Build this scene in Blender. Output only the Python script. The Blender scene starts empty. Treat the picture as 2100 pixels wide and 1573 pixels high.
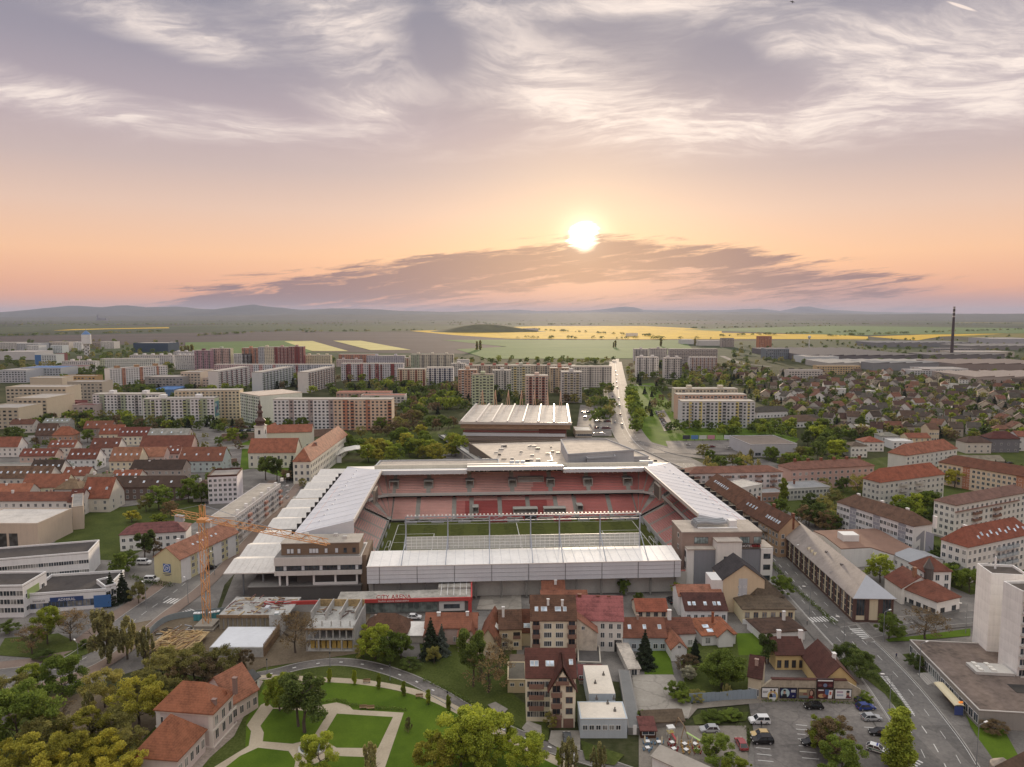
import bpy,bmesh,math,random
from math import radians,sin,cos,pi
from mathutils import Vector,Matrix
random.seed(7)
scene=bpy.context.scene
COL=scene.collection

# ---------------------------------------------------------------- camera
FPX,CAMH,HORIZ=1457.0,93.0,646.0          # focal length in photo pixels, height, horizon row
PITCH=math.atan((786.5 - HORIZ)/FPX)
PS,PC=sin(PITCH),cos(PITCH)
cam_data=bpy.data.cameras.new('camera')
cam_data.sensor_width=36.0
cam_data.lens=FPX/2100*36.0
cam_data.clip_start=1.0
cam_data.clip_end=120000.0
cam=bpy.data.objects.new('camera',cam_data)
COL.objects.link(cam)
cam.location=(0,0,CAMH)
cam.rotation_euler=(radians(90) - PITCH,0,0)
scene.camera=cam

def W(u,v,z=0.0):
    """point at height z seen at photo pixel (u, v)"""
    x=(u - 1050)/FPX; y=(v - 786.5)/FPX
    dx,dy,dz=x,PC - y*PS,-(PS+y*PC)
    t=(z - CAMH)/dz
    return Vector((dx*t,dy*t,z))

def ANG(u,v):
    """azimuth, elevation (radians) of a photo pixel"""
    x=(u - 1050)/FPX; y=(v - 786.5)/FPX
    dx,dy,dz=x,PC - y*PS,-(PS+y*PC)
    return math.atan2(dx,dy),math.atan2(dz,math.hypot(dx,dy))

def lin(c):
    c=c/255.0
    return c/12.92 if c <= 0.04045 else ((c+0.055)/1.055) ** 2.4
def rgb(r,g,b):
    return (lin(r),lin(g),lin(b),1.0)

# ---------------------------------------------------------------- node helper
class NT:
    def __init__(s,tree):
        s.t=tree
    def n(s,typ,**kw):
        nd=s.t.nodes.new(typ)
        for k,v in kw.items():
            setattr(nd,k,v)
        return nd
    def inp(s,sock,val):
        if isinstance(val,bpy.types.NodeSocket):
            s.t.links.new(val,sock)
        elif val is not None:
            sock.default_value=val
    def m(s,op,a,b=None,c=None,clamp=False):
        nd=s.n('ShaderNodeMath',operation=op,use_clamp=clamp)
        for i,v in enumerate((a,b,c)):
            s.inp(nd.inputs[i],v)
        return nd.outputs[0]
    def smooth(s,x,a,b,lo=0.0,hi=1.0):
        nd=s.n('ShaderNodeMapRange',interpolation_type='SMOOTHSTEP')
        for i,v in enumerate((x,a,b,lo,hi)):
            s.inp(nd.inputs[i],v)
        return nd.outputs[0]
    def mix(s,f,a,b,bt='MIX'):
        nd=s.n('ShaderNodeMix',data_type='RGBA',blend_type=bt)
        s.inp(nd.inputs[0],f); s.inp(nd.inputs[6],a); s.inp(nd.inputs[7],b)
        return nd.outputs[2]
    def ramp(s,f,stops,interp='LINEAR'):
        nd=s.n('ShaderNodeValToRGB'); r=nd.color_ramp; r.interpolation=interp
        while len(r.elements) > 1:
            r.elements.remove(r.elements[-1])
        r.elements[0].position,r.elements[0].color=stops[0]
        for p,c in stops[1:]:
            e=r.elements.new(p); e.color=c
        s.inp(nd.inputs[0],f)
        return nd.outputs[0]
    def comb(s,x,y,z=0.0):
        nd=s.n('ShaderNodeCombineXYZ')
        for i,v in enumerate((x,y,z)):
            s.inp(nd.inputs[i],v)
        return nd.outputs[0]
    def sep(s,v):
        nd=s.n('ShaderNodeSeparateXYZ'); s.inp(nd.inputs[0],v)
        return nd.outputs
    def noise(s,vec,scale=1.0,detail=3.0,rough=0.5,dist=0.0,out=0):
        nd=s.n('ShaderNodeTexNoise'); s.inp(nd.inputs['Vector'],vec)
        nd.inputs['Scale'].default_value=scale; nd.inputs['Detail'].default_value=detail
        nd.inputs['Roughness'].default_value=rough; nd.inputs['Distortion'].default_value=dist
        return nd.outputs[out]
    def vscale(s,v,sc):
        nd=s.n('ShaderNodeVectorMath',operation='MULTIPLY')
        s.inp(nd.inputs[0],v); s.inp(nd.inputs[1],sc)
        return nd.outputs[0]
    def vadd(s,a,b):
        nd=s.n('ShaderNodeVectorMath',operation='ADD')
        s.inp(nd.inputs[0],a); s.inp(nd.inputs[1],b)
        return nd.outputs[0]

# ---------------------------------------------------------------- sky
SUN_AZ,SUN_EL=ANG(1198,487)
world=bpy.data.worlds.new('World')
scene.world=world
world.use_nodes=True
wt=world.node_tree
wt.nodes.clear()
k=NT(wt)
tc=k.n('ShaderNodeTexCoord').outputs['Generated']
X,Y,Z=k.sep(tc)
az=k.m('ARCTAN2',X,Y)
hor=k.m('SQRT',k.m('ADD',k.m('MULTIPLY',X,X),k.m('MULTIPLY',Y,Y)))
el=k.m('ARCTAN2',Z,hor)
eld=k.m('MULTIPLY',el,180/pi)
azd=k.m('MULTIPLY',az,180/pi)
base=k.ramp(k.m('DIVIDE',eld,30.0,clamp=True),[
    (0.0,rgb(212,150,132)),(0.05,rgb(230,160,126)),(0.15,rgb(240,187,147)),(0.26,rgb(219,185,166)),
    (0.36,rgb(192,171,167)),(0.46,rgb(174,158,164)),(0.60,rgb(147,140,152)),(0.76,rgb(130,129,144)),(1.0,rgb(136,135,150))])
# glow round the sun
sv=(sin(SUN_AZ)*cos(SUN_EL),cos(SUN_AZ)*cos(SUN_EL),sin(SUN_EL))
dt=k.n('ShaderNodeVectorMath',operation='DOT_PRODUCT'); k.inp(dt.inputs[0],tc); dt.inputs[1].default_value=sv
sdist=k.m('MULTIPLY',k.m('ARCCOSINE',k.m('MINIMUM',dt.outputs['Value'],0.999999)),180/pi)
glow=k.m('POWER',2.718,k.m('MULTIPLY',sdist,-1/4.5))
base=k.mix(k.m('MULTIPLY',glow,0.36),base,(1.0,0.78,0.48,1),'MIX')
# high cirrus: noise on a flat layer overhead, curled by two levels of warping
den=k.m('ADD',Z,0.10)
px=k.m('DIVIDE',X,den); py=k.m('DIVIDE',Y,den)
pl=k.comb(px,py,0.0)
w1=k.vscale(k.vadd(k.noise(pl,0.8,2.0,0.5,0.0,1),(-0.5,-0.5,-0.5)),(0.9,0.9,0.0))
p1=k.vadd(pl,w1)
w2=k.vscale(k.vadd(k.noise(p1,3.2,3.0,0.6,0.0,1),(-0.5,-0.5,-0.5)),(0.42,0.42,0.0))
p2=k.vadd(p1,w2)
f1=k.noise(k.vscale(p2,(0.9,1.4,1.0)),2.2,9.0,0.60,0.0)
rot=k.n('ShaderNodeMapping'); k.inp(rot.inputs[0],k.vadd(p1,k.vscale(w2,(0.35,0.35,0.0)))); rot.inputs['Rotation'].default_value=(0,0,0.5); rot.inputs['Scale'].default_value=(1.2,3.2,1)
f2=k.noise(rot.outputs[0],3.4,8.0,0.66,0.0)
big=k.noise(k.vadd(pl,(3.1,7.7,0.0)),0.75,3.0,0.55,0.6)
aed=k.comb(azd,eld,0.0)
def blob(u,v,ru,rv,rot=0.0):
    a0,e0=ANG(u,v)
    mp=k.n('ShaderNodeMapping',vector_type='TEXTURE'); k.inp(mp.inputs[0],aed)
    mp.inputs['Location'].default_value=(a0*180/pi,e0*180/pi,0)
    mp.inputs['Rotation'].default_value=(0,0,radians(rot))
    mp.inputs['Scale'].default_value=(ru/16.,rv/16.,1)
    g=k.n('ShaderNodeTexGradient',gradient_type='QUADRATIC_SPHERE'); k.inp(g.inputs[0],mp.outputs[0])
    return g.outputs[1]
cov=None
for (u,v,ru,rv,rot,amp) in [(180,215,330,45,-4,.34),(520,255,220,40,-4,.3),(760,205,130,75,-8,.42),(330,50,260,60,-12,.40),
                                 (700,45,130,70,8,.40),(1180,190,300,95,-22,.42),(1430,270,230,60,-8,.34),(1780,90,420,70,-12,.42),
                                 (1780,225,170,65,5,.42),(1250,15,330,28,0,.34),(2050,230,130,70,0,.3),
                                 (1500,110,110,45,-20,-.34),(230,130,280,40,-8,-.34),(880,70,60,70,0,-.3),(930,110,60,60,0,-.2)]:
    cov=k.m('MULTIPLY_ADD',blob(u,v,ru,rv,rot),amp*1.15,0.0 if cov is None else cov)
cov=k.m('ADD',cov,k.smooth(eld,21.0,45.0,0.0,0.34))
msk=k.smooth(k.m('ADD',k.m('ADD',k.m('MULTIPLY',big,0.5),k.m('MULTIPLY',f1,0.35)),cov),0.34,0.80)
tex=k.smooth(k.m('ADD',k.m('MULTIPLY',f1,0.5),k.m('MULTIPLY',f2,0.5)),0.40,0.63)
cir=k.m('MULTIPLY',k.m('MULTIPLY',msk,k.m('ADD',0.22,k.m('MULTIPLY',tex,0.78))),k.smooth(eld,10.6,13.8))
base=k.mix(cir,base,rgb(243,227,217))
# a contrail
ca,ce=ANG(1972,13)
mp=k.n('ShaderNodeMapping',vector_type='TEXTURE'); k.inp(mp.inputs[0],aed)
mp.inputs['Location'].default_value=(ca*180/pi,ce*180/pi,0); mp.inputs['Rotation'].default_value=(0,0,radians(-27)); mp.inputs['Scale'].default_value=(1.15,.11,1)
g=k.n('ShaderNodeTexGradient',gradient_type='SPHERICAL'); k.inp(g.inputs[0],mp.outputs[0])
base=k.mix(k.smooth(g.outputs[1],0.0,0.5),base,rgb(236,218,208))
# sky above the view brightened as added fill light for walls and ground
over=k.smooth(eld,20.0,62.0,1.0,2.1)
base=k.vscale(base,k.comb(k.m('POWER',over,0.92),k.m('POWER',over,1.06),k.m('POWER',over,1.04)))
# low dark cloud bank across the sun's foot, in streaks
a1,e1=ANG(280,606); a2,e2=ANG(1120,499)
slope=(e2 - e1)/(a2 - a1)
top=k.m('MULTIPLY',k.m('ADD',e1,k.m('MULTIPLY',k.m('SUBTRACT',az,a1),slope)),180/pi)
top=k.m('MINIMUM',top,k.smooth(azd,9.0,38.0,5.75,2.0))
st=k.comb(k.m('MULTIPLY',azd,0.10),k.m('MULTIPLY',k.m('SUBTRACT',eld,k.m('MULTIPLY',azd,0.10)),0.95),3.3)
stw=k.vadd(st,k.vscale(k.vadd(k.noise(st,1.6,3.0,0.6,0.0,1),(-0.5,-0.5,-0.5)),(0.5,0.7,0.0)))
sn=k.noise(stw,1.6,9.0,0.66,0.2)
depth=k.m('SUBTRACT',top,eld)
body=k.m('MULTIPLY',k.smooth(depth,-1.1,0.7),k.smooth(depth,4.2,1.5,0.30,1.0))
body=k.m('MULTIPLY',body,k.m('MULTIPLY',k.smooth(azd,-31.0,-19.0),k.smooth(azd,40.0,10.0)))
bank=k.smooth(k.m('ADD',k.m('MULTIPLY',sn,2.2),k.m('MULTIPLY',body,0.60)),1.26,1.62)
bank=k.m('MULTIPLY',bank,k.smooth(body,0.02,0.3))
mauve=k.m('MULTIPLY',k.m('MULTIPLY',k.smooth(k.m('ADD',depth,k.m('MULTIPLY',sn,1.6)),0.6,2.6),k.smooth(azd,-20.0,0.0)),k.smooth(eld,0.0,1.0,0.4,1.0))
base=k.mix(k.m('MULTIPLY',mauve,0.72),base,rgb(170,134,140))
base=k.mix(k.m('MULTIPLY',bank,0.95),base,rgb(112,88,104))
# the sun itself, part veiled by the bank
disc=k.smooth(k.m('ADD',sdist,k.m('MULTIPLY',k.m('SUBTRACT',sn,0.5),1.6)),1.45,0.45)
halo=k.m('POWER',2.718,k.m('MULTIPLY',k.m('MULTIPLY',sdist,sdist),-1/2.6))
sunv=k.m('ADD',k.m('MULTIPLY',disc,9.0),k.m('MULTIPLY',halo,0.6))
sunc=k.mix(1.0,(1.0,0.86,0.62,1),k.comb(sunv,sunv,sunv),'MULTIPLY')
sunc=k.mix(k.m('MULTIPLY',bank,0.75),sunc,(0,0,0,1))
base=k.mix(1.0,base,sunc,'ADD')
sky=k.n('ShaderNodeTexSky',sky_type='NISHITA',sun_disc=False,sun_elevation=SUN_EL,sun_rotation=SUN_AZ,air_density=1.0,dust_density=2.0,ozone_density=1.0)
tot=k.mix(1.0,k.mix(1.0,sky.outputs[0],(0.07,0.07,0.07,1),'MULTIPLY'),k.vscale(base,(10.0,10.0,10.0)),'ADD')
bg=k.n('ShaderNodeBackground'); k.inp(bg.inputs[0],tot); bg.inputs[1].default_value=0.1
out=k.n('ShaderNodeOutputWorld'); k.inp(out.inputs[0],bg.outputs[0])
world.cycles.sampling_method='MANUAL'; world.cycles.sample_map_resolution=512

# ---------------------------------------------------------------- sun lamp
sl=bpy.data.lights.new('sun','SUN')
sl.energy=4.0; sl.angle=radians(4); sl.color=(1.0,0.80,0.58)
sun=bpy.data.objects.new('sun',sl); COL.objects.link(sun)
sun.location=(60,600,200)
sun.rotation_euler=Vector(sv).to_track_quat('Z','Y').to_euler()

vs=scene.view_settings
scene.display_settings.display_device='sRGB'
vs.view_transform='Standard'; vs.look='None'; vs.gamma=1.0; vs.exposure=0.16; vs.use_curve_mapping=False
cy=scene.cycles
cy.use_denoising=True
cy.max_bounces=5; cy.diffuse_bounces=3; cy.glossy_bounces=3; cy.transmission_bounces=4; cy.transparent_max_bounces=8
cy.volume_bounces=0
cy.sample_clamp_indirect=6.0
# ---------------------------------------------------------------- materials
MATS={}
def ds(c,f=0.26):
    """dull a colour towards its own grey"""
    g=0.3*c[0]+0.59*c[1]+0.11*c[2]
    return (c[0]+(g - c[0])*f,c[1]+(g - c[1])*f,c[2]+(g - c[2])*f,1.0)
def _new(name):
    m=bpy.data.materials.new(name); m.use_nodes=True
    t=m.node_tree; b=t.nodes['Principled BSDF']
    return m,NT(t),b
def mat(name,c,rough=0.85,var=0.16,scale=0.35,metal=0.0,spec=0.3,streak=0.0,rows=0.0,bump=0.0,sc2=3.0):
    """mottled surface: two noises, optional rain streaks down walls, optional tile rows by height"""
    if name in MATS:
        return MATS[name]
    c=ds(c)
    if rows == 0.36: c=(c[0]*.66,c[1]*.62,c[2]*.50,1)
    m,k,b=_new(name)
    co=k.n('ShaderNodeTexCoord').outputs['Object']
    geo=k.n('ShaderNodeNewGeometry').outputs['Position']
    n1=k.noise(geo,scale,4.0,0.6)
    n2=k.noise(geo,sc2,3.0,0.6)
    f=k.m('ADD',k.m('MULTIPLY',n1,0.6),k.m('MULTIPLY',n2,0.4))
    if streak:
        s=k.noise(k.vscale(geo,(1.6,1.6,0.09)),1.0,4.0,0.6)
        f=k.m('ADD',k.m('MULTIPLY',f,1 - streak),k.m('MULTIPLY',s,streak))
    if rows:
        z=k.sep(geo)[2]
        w=k.m('FRACT',k.m('MULTIPLY',z,1/rows))
        f=k.m('ADD',f,k.m('MULTIPLY',k.m('SUBTRACT',w,0.5),0.10))
    oi=k.n('ShaderNodeObjectInfo').outputs['Random']
    f=k.m('ADD',f,k.m('MULTIPLY',k.m('SUBTRACT',oi,0.5),0.10))
    lo=tuple(x*(1 - 2.2*var) for x in c[:3])+(1,); hi=tuple(min(1,x*(1+1.6*var)) for x in c[:3])+(1,)
    col=k.ramp(f,[(0.25,lo),(0.5,c),(0.75,hi)])
    k.inp(b.inputs['Base Color'],col)
    b.inputs['Roughness'].default_value=rough; b.inputs['Metallic'].default_value=metal
    b.inputs['Specular IOR Level'].default_value=spec
    if bump:
        bp=k.n('ShaderNodeBump'); bp.inputs['Strength'].default_value=bump; k.inp(bp.inputs['Height'],f)
        k.inp(b.inputs['Normal'],bp.outputs[0])
    MATS[name]=m
    return m
def wallm(r,g,b):
    return mat('plaster_%d_%d_%d' % (r,g,b),rgb(r,g,b),0.9,0.07,0.25,streak=0.45,spec=0.2)
def roofm(r,g,b,rows=0.36):
    return mat('tiles_%d_%d_%d' % (r,g,b),rgb(r,g,b),0.8,0.32,0.42,rows=rows,spec=0.3,sc2=2.2)
def flatm(r,g,b,var=0.16):
    return mat('flat_%d_%d_%d' % (r,g,b),rgb(r,g,b),0.9,var,0.22,spec=0.25,sc2=1.3)
def metalm(r,g,b,rough=0.5):
    return mat('metal_%d_%d_%d' % (r,g,b),rgb(r,g,b),rough,0.06,0.3,spec=0.4,streak=0.3)
def paint(r,g,b,rough=0.4):
    return mat('paint_%d_%d_%d' % (r,g,b),rgb(r,g,b),rough,0.03,0.5,spec=0.5)
def glass(name='window_glass',c=(0.035,0.042,0.05,1),rough=0.12):
    if name in MATS: return MATS[name]
    m,k,b=_new(name)
    oi=k.n('ShaderNodeObjectInfo').outputs['Random']
    n=k.noise(k.n('ShaderNodeNewGeometry').outputs['Position'],0.55,1.0)
    col=k.mix(k.smooth(n,0.35,0.7),c,(c[0]*2.4,c[1]*2.4,c[2]*2.4,1))
    k.inp(b.inputs['Base Color'],col)
    b.inputs['Roughness'].default_value=rough; b.inputs['Specular IOR Level'].default_value=0.5
    MATS[name]=m
    return m
def leafm(name,c,trans=0.35,var=0.35):
    if name in MATS: return MATS[name]
    m,k,b=_new(name)
    geo=k.n('ShaderNodeNewGeometry')
    oi=k.n('ShaderNodeObjectInfo').outputs['Random']
    n=k.noise(geo.outputs['Position'],0.55,3.0,0.6)
    n2=k.noise(geo.outputs['Position'],4.5,1.0,0.5)
    f=k.m('ADD',k.m('ADD',k.m('MULTIPLY',n,0.6),k.m('MULTIPLY',n2,0.4)),k.m('MULTIPLY',k.m('SUBTRACT',oi,0.5),0.28))
    lo=tuple(x*(1 - 1.6*var) for x in c[:3])+(1,); hi=(min(1,c[0]*(1+2.0*var)),min(1,c[1]*(1+1.6*var)),c[2]*(1+0.8*var),1)
    col=k.ramp(f,[(0.25,lo),(0.5,c),(0.75,hi)])
    k.inp(b.inputs['Base Color'],col); b.inputs['Roughness'].default_value=0.75; b.inputs['Specular IOR Level'].default_value=0.15
    tr=k.n('ShaderNodeBsdfTranslucent'); k.inp(tr.inputs[0],col)
    mx=k.n('ShaderNodeMixShader'); mx.inputs[0].default_value=trans
    k.inp(mx.inputs[1],b.outputs[0]); k.inp(mx.inputs[2],tr.outputs[0])
    k.inp(m.node_tree.nodes['Material Output'].inputs[0],mx.outputs[0])
    MATS[name]=m
    return m
def groundm(name,stops,scale=0.05,detail=6.0,rough=0.95,stretch=None,sc2=1.5,amp2=0.35,spec=0.15):
    """ground cover: colour ramp over layered noise"""
    if name in MATS: return MATS[name]
    m,k,b=_new(name)
    geo=k.n('ShaderNodeNewGeometry').outputs['Position']
    v=k.vscale(geo,stretch) if stretch else geo
    f=k.m('ADD',k.m('MULTIPLY',k.noise(v,scale,detail,0.6),1 - amp2),k.m('MULTIPLY',k.noise(v,sc2,3.0,0.6),amp2))
    col=k.ramp(f,stops)
    k.inp(b.inputs['Base Color'],col); b.inputs['Roughness'].default_value=rough; b.inputs['Specular IOR Level'].default_value=spec
    MATS[name]=m
    return m

# ---------------------------------------------------------------- mesh building
class MB:
    def __init__(s):
        s.v=[]; s.f=[]; s.m=[]
    def face(s,pts,m=0):
        i=len(s.v); s.v += [tuple(p) for p in pts]; s.f.append(tuple(range(i,i+len(pts)))); s.m.append(m)
    def box(s,x0,x1,y0,y1,z0,z1,m=0,mtop=None,skip=''):
        i=len(s.v)
        s.v += [(x0,y0,z0),(x1,y0,z0),(x1,y1,z0),(x0,y1,z0),(x0,y0,z1),(x1,y0,z1),(x1,y1,z1),(x0,y1,z1)]
        fs=[((0,3,2,1),m,'d'),((4,5,6,7),m if mtop is None else mtop,'u'),((0,1,5,4),m,'f'),((1,2,6,5),m,'r'),((2,3,7,6),m,'b'),((3,0,4,7),m,'l')]
        for q,mm,t in fs:
            if t in skip: continue
            s.f.append(tuple(i+a for a in q)); s.m.append(mm)
    def obox(s,c,ax,ay,az,m=0):
        """box with centre c and half-vectors ax, ay, az"""
        c,ax,ay,az=Vector(c),Vector(ax),Vector(ay),Vector(az)
        i=len(s.v)
        for sz in (-1,1):
            for sx,sy in ((-1,-1),(1,-1),(1,1),(-1,1)):
                s.v.append(tuple(c+ax*sx+ay*sy+az*sz))
        for q in ((0,3,2,1),(4,5,6,7),(0,1,5,4),(1,2,6,5),(2,3,7,6),(3,0,4,7)):
            s.f.append(tuple(i+a for a in q)); s.m.append(m)
    def beam(s,p0,p1,w,m=0,h=None):
        p0,p1=Vector(p0),Vector(p1); d=p1 - p0
        if d.length < 1e-6: return
        u=d.normalized(); up=Vector((0,0,1)) if abs(u.z) < 0.95 else Vector((0,1,0))
        a=u.cross(up).normalized(); b=a.cross(u)
        s.obox((p0+p1)/2,a*(w/2),b*((h or w)/2),d/2,m)
    def prism(s,poly,z0,z1,m=0,mtop=None,cap=True):
        n=len(poly); i=len(s.v)
        s.v += [(p[0],p[1],z0) for p in poly]+[(p[0],p[1],z1) for p in poly]
        for a in range(n):
            b=(a+1) % n
            s.f.append((i+a,i+b,i+n+b,i+n+a)); s.m.append(m)
        if cap:
            s.f.append(tuple(range(i+n,i+2*n))); s.m.append(m if mtop is None else mtop)
            s.f.append(tuple(range(i+n - 1,i - 1,-1))); s.m.append(m)
    def extrude(s,prof,p0,p1,m=0):
        """cross-section prof [(offset_vector)] swept from p0 to p1"""
        n=len(prof); i=len(s.v); p0,p1=Vector(p0),Vector(p1)
        s.v += [tuple(p0+Vector(q)) for q in prof]+[tuple(p1+Vector(q)) for q in prof]
        for a in range(n):
            b=(a+1) % n
            s.f.append((i+a,i+b,i+n+b,i+n+a)); s.m.append(m)
        s.f.append(tuple(range(i+n,i+2*n))); s.m.append(m)
        s.f.append(tuple(range(i+n - 1,i - 1,-1))); s.m.append(m)
    def tube(s,p0,p1,r0,r1=None,n=8,m=0,cap=True):
        r1=r0 if r1 is None else r1
        p0,p1=Vector(p0),Vector(p1); u=(p1 - p0).normalized()
        up=Vector((0,0,1)) if abs(u.z) < 0.95 else Vector((1,0,0))
        a=u.cross(up).normalized(); b=u.cross(a); i=len(s.v)
        for p,r in ((p0,r0),(p1,r1)):
            for q in range(n):
                t=2*pi*q/n; s.v.append(tuple(p+(a*cos(t)+b*sin(t))*r))
        for q in range(n):
            w=(q+1) % n
            s.f.append((i+q,i+n+q,i+n+w,i+w)); s.m.append(m)
        if cap:
            s.f.append(tuple(i+n+q for q in range(n - 1,-1,-1))); s.m.append(m)
            s.f.append(tuple(i+q for q in range(n))); s.m.append(m)
    def lathe(s,prof,c=(0,0,0),n=12,m=0):
        i=len(s.v)
        for r,z in prof:
            for q in range(n):
                t=2*pi*q/n; s.v.append((c[0]+r*cos(t),c[1]+r*sin(t),c[2]+z))
        for a in range(len(prof) - 1):
            for q in range(n):
                w=(q+1) % n
                s.f.append((i+a*n+q,i+a*n+w,i+a*n+n+w,i+a*n+n+q)); s.m.append(m)
    def mesh(s,name,mats):
        me=bpy.data.meshes.new(name)
        me.from_pydata(s.v,[],s.f)
        for x in (mats if isinstance(mats,(list,tuple)) else [mats]):
            me.materials.append(x)
        if any(s.m):
            me.polygons.foreach_set('material_index',s.m)
        return me
    def build(s,name,mats,parent=None,**kw):
        return link(name,s.mesh(name,mats),parent,**kw)
def link(name,me,parent=None,loc=None,rz=None,label=None,cat=None,group=None,kind=None):
    o=bpy.data.objects.new(name,me); COL.objects.link(o)
    if parent is not None: o.parent=parent
    if loc is not None: o.location=loc
    if rz is not None: o.rotation_euler=(0,0,rz)
    if label: o['label']=label
    if cat: o['category']=cat
    if group: o['group']=group
    if kind: o['kind']=kind
    return o
def thing(name,label,cat,loc=(0,0,0),rz=0.0,group=None):
    return link(name,None,None,loc,rz,label,cat,group)
def copy_tree(o,parent=None):
    c=o.copy(); COL.objects.link(c)
    if parent is not None:
        c.parent=parent
        for key in ('category','group'):
            if key in c: del c[key]
    for ch in o.children:
        copy_tree(ch,c)
    return c
ORD=['leftmost','second from the left','third from the left','fourth from the left','fifth from the left','sixth from the left','seventh from the left','eighth from the left','ninth from the left','tenth from the left','eleventh from the left','twelfth from the left']
_ten=['','','twenty','thirty','forty','fifty','sixty','seventy','eighty','ninety']
_one=['','first','second','third','fourth','fifth','sixth','seventh','eighth','ninth','tenth','eleventh','twelfth','thirteenth','fourteenth','fifteenth','sixteenth','seventeenth','eighteenth','nineteenth']
def ordl(i):
    if i == 0: return 'leftmost'
    i += 1
    if i < 20: w=_one[i]
    elif i % 10 == 0: w=_ten[i // 10][:-1]+'ieth'
    else: w=_ten[i // 10]+'-'+_one[i % 10]
    return w+' from the left'

def spline(pts,sub=6):
    """Catmull-Rom through points"""
    pts=[Vector(p) for p in pts]
    P=[2*pts[0] - pts[1]]+pts+[2*pts[-1] - pts[-2]]
    out=[]
    for i in range(1,len(P) - 2):
        for j in range(sub):
            t=j/sub
            out.append(0.5*((2*P[i])+(P[i+1] - P[i - 1])*t+(2*P[i - 1] - 5*P[i]+4*P[i+1] - P[i+2])*t*t+(3*P[i] - P[i - 1] - 3*P[i+1]+P[i+2])*t ** 3))
    out.append(pts[-1])
    return out
def offs(line,d):
    r=[]
    for i,p in enumerate(line):
        a=line[max(0,i - 1)]; b=line[min(len(line) - 1,i+1)]
        t=(b - a); n=Vector((-t.y,t.x,0)).normalized()
        r.append(p+n*d)
    return r
def ribbon(mb,line,d0,d1,z,m=0,z1=None):
    a,b=offs(line,d0),offs(line,d1)
    for i in range(len(line) - 1):
        mb.face([(a[i].x,a[i].y,z),(a[i+1].x,a[i+1].y,z),(b[i+1].x,b[i+1].y,z),(b[i].x,b[i].y,z)][::(-1 if d1 > d0 else 1)],m)
def pxline(px,z=0.0,sub=6):
    return spline([W(u,v,z) for u,v in px],sub)

# ---------------------------------------------------------------- windows
WIN={}
def winmesh(w,h,fr,pane,bars=1):
    key=(round(w,2),round(h,2),fr.name,pane.name,bars)
    if key in WIN: return WIN[key]
    mb=MB(); t=0.09; d=0.07
    mb.box(-w/2,w/2,-0.02,0.0,0,h,1,skip='bdulr')
    mb.box(-w/2 - t,w/2+t,-d,0,-t,0,0,skip='b'); mb.box(-w/2 - t,w/2+t,-d,0,h,h+t,0,skip='b')
    mb.box(-w/2 - t,-w/2,-d,0,0,h,0,skip='bud'); mb.box(w/2,w/2+t,-d,0,0,h,0,skip='bud')
    for i in range(bars):
        x=-w/2+w*(i+1)/(bars+1)
        mb.box(x - 0.04,x+0.04,-0.05,-0.02,0,h,0,skip='bud')
    WIN[key]=mb.mesh('window',[fr,pane])
    return WIN[key]
def winquad(mb,face,L,D,c,z,w,h,mp=0,mf=1,fr=0.1):
    """joined window: dark pane proud of the wall with a light sill"""
    def P(a,z,o):
        return {'f': (a,-o,z),'b': (a,D+o,z),'l': (-o,a,z),'r': (L+o,a,z)}[face]
    sg=-1 if face in 'bl' else 1
    q=[P(c - w/2,z,0.03),P(c+w/2,z,0.03),P(c+w/2,z+h,0.03),P(c - w/2,z+h,0.03)]
    mb.face(q[::sg],mp)
    if mf is not None:
        lo=z - 0.12
        a,b=P(c - w/2 - .1,lo,0.14),P(c+w/2+.1,z,0.0)
        mb.box(min(a[0],b[0]),max(a[0],b[0]),min(a[1],b[1]),max(a[1],b[1]),lo,z,mf)

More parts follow.
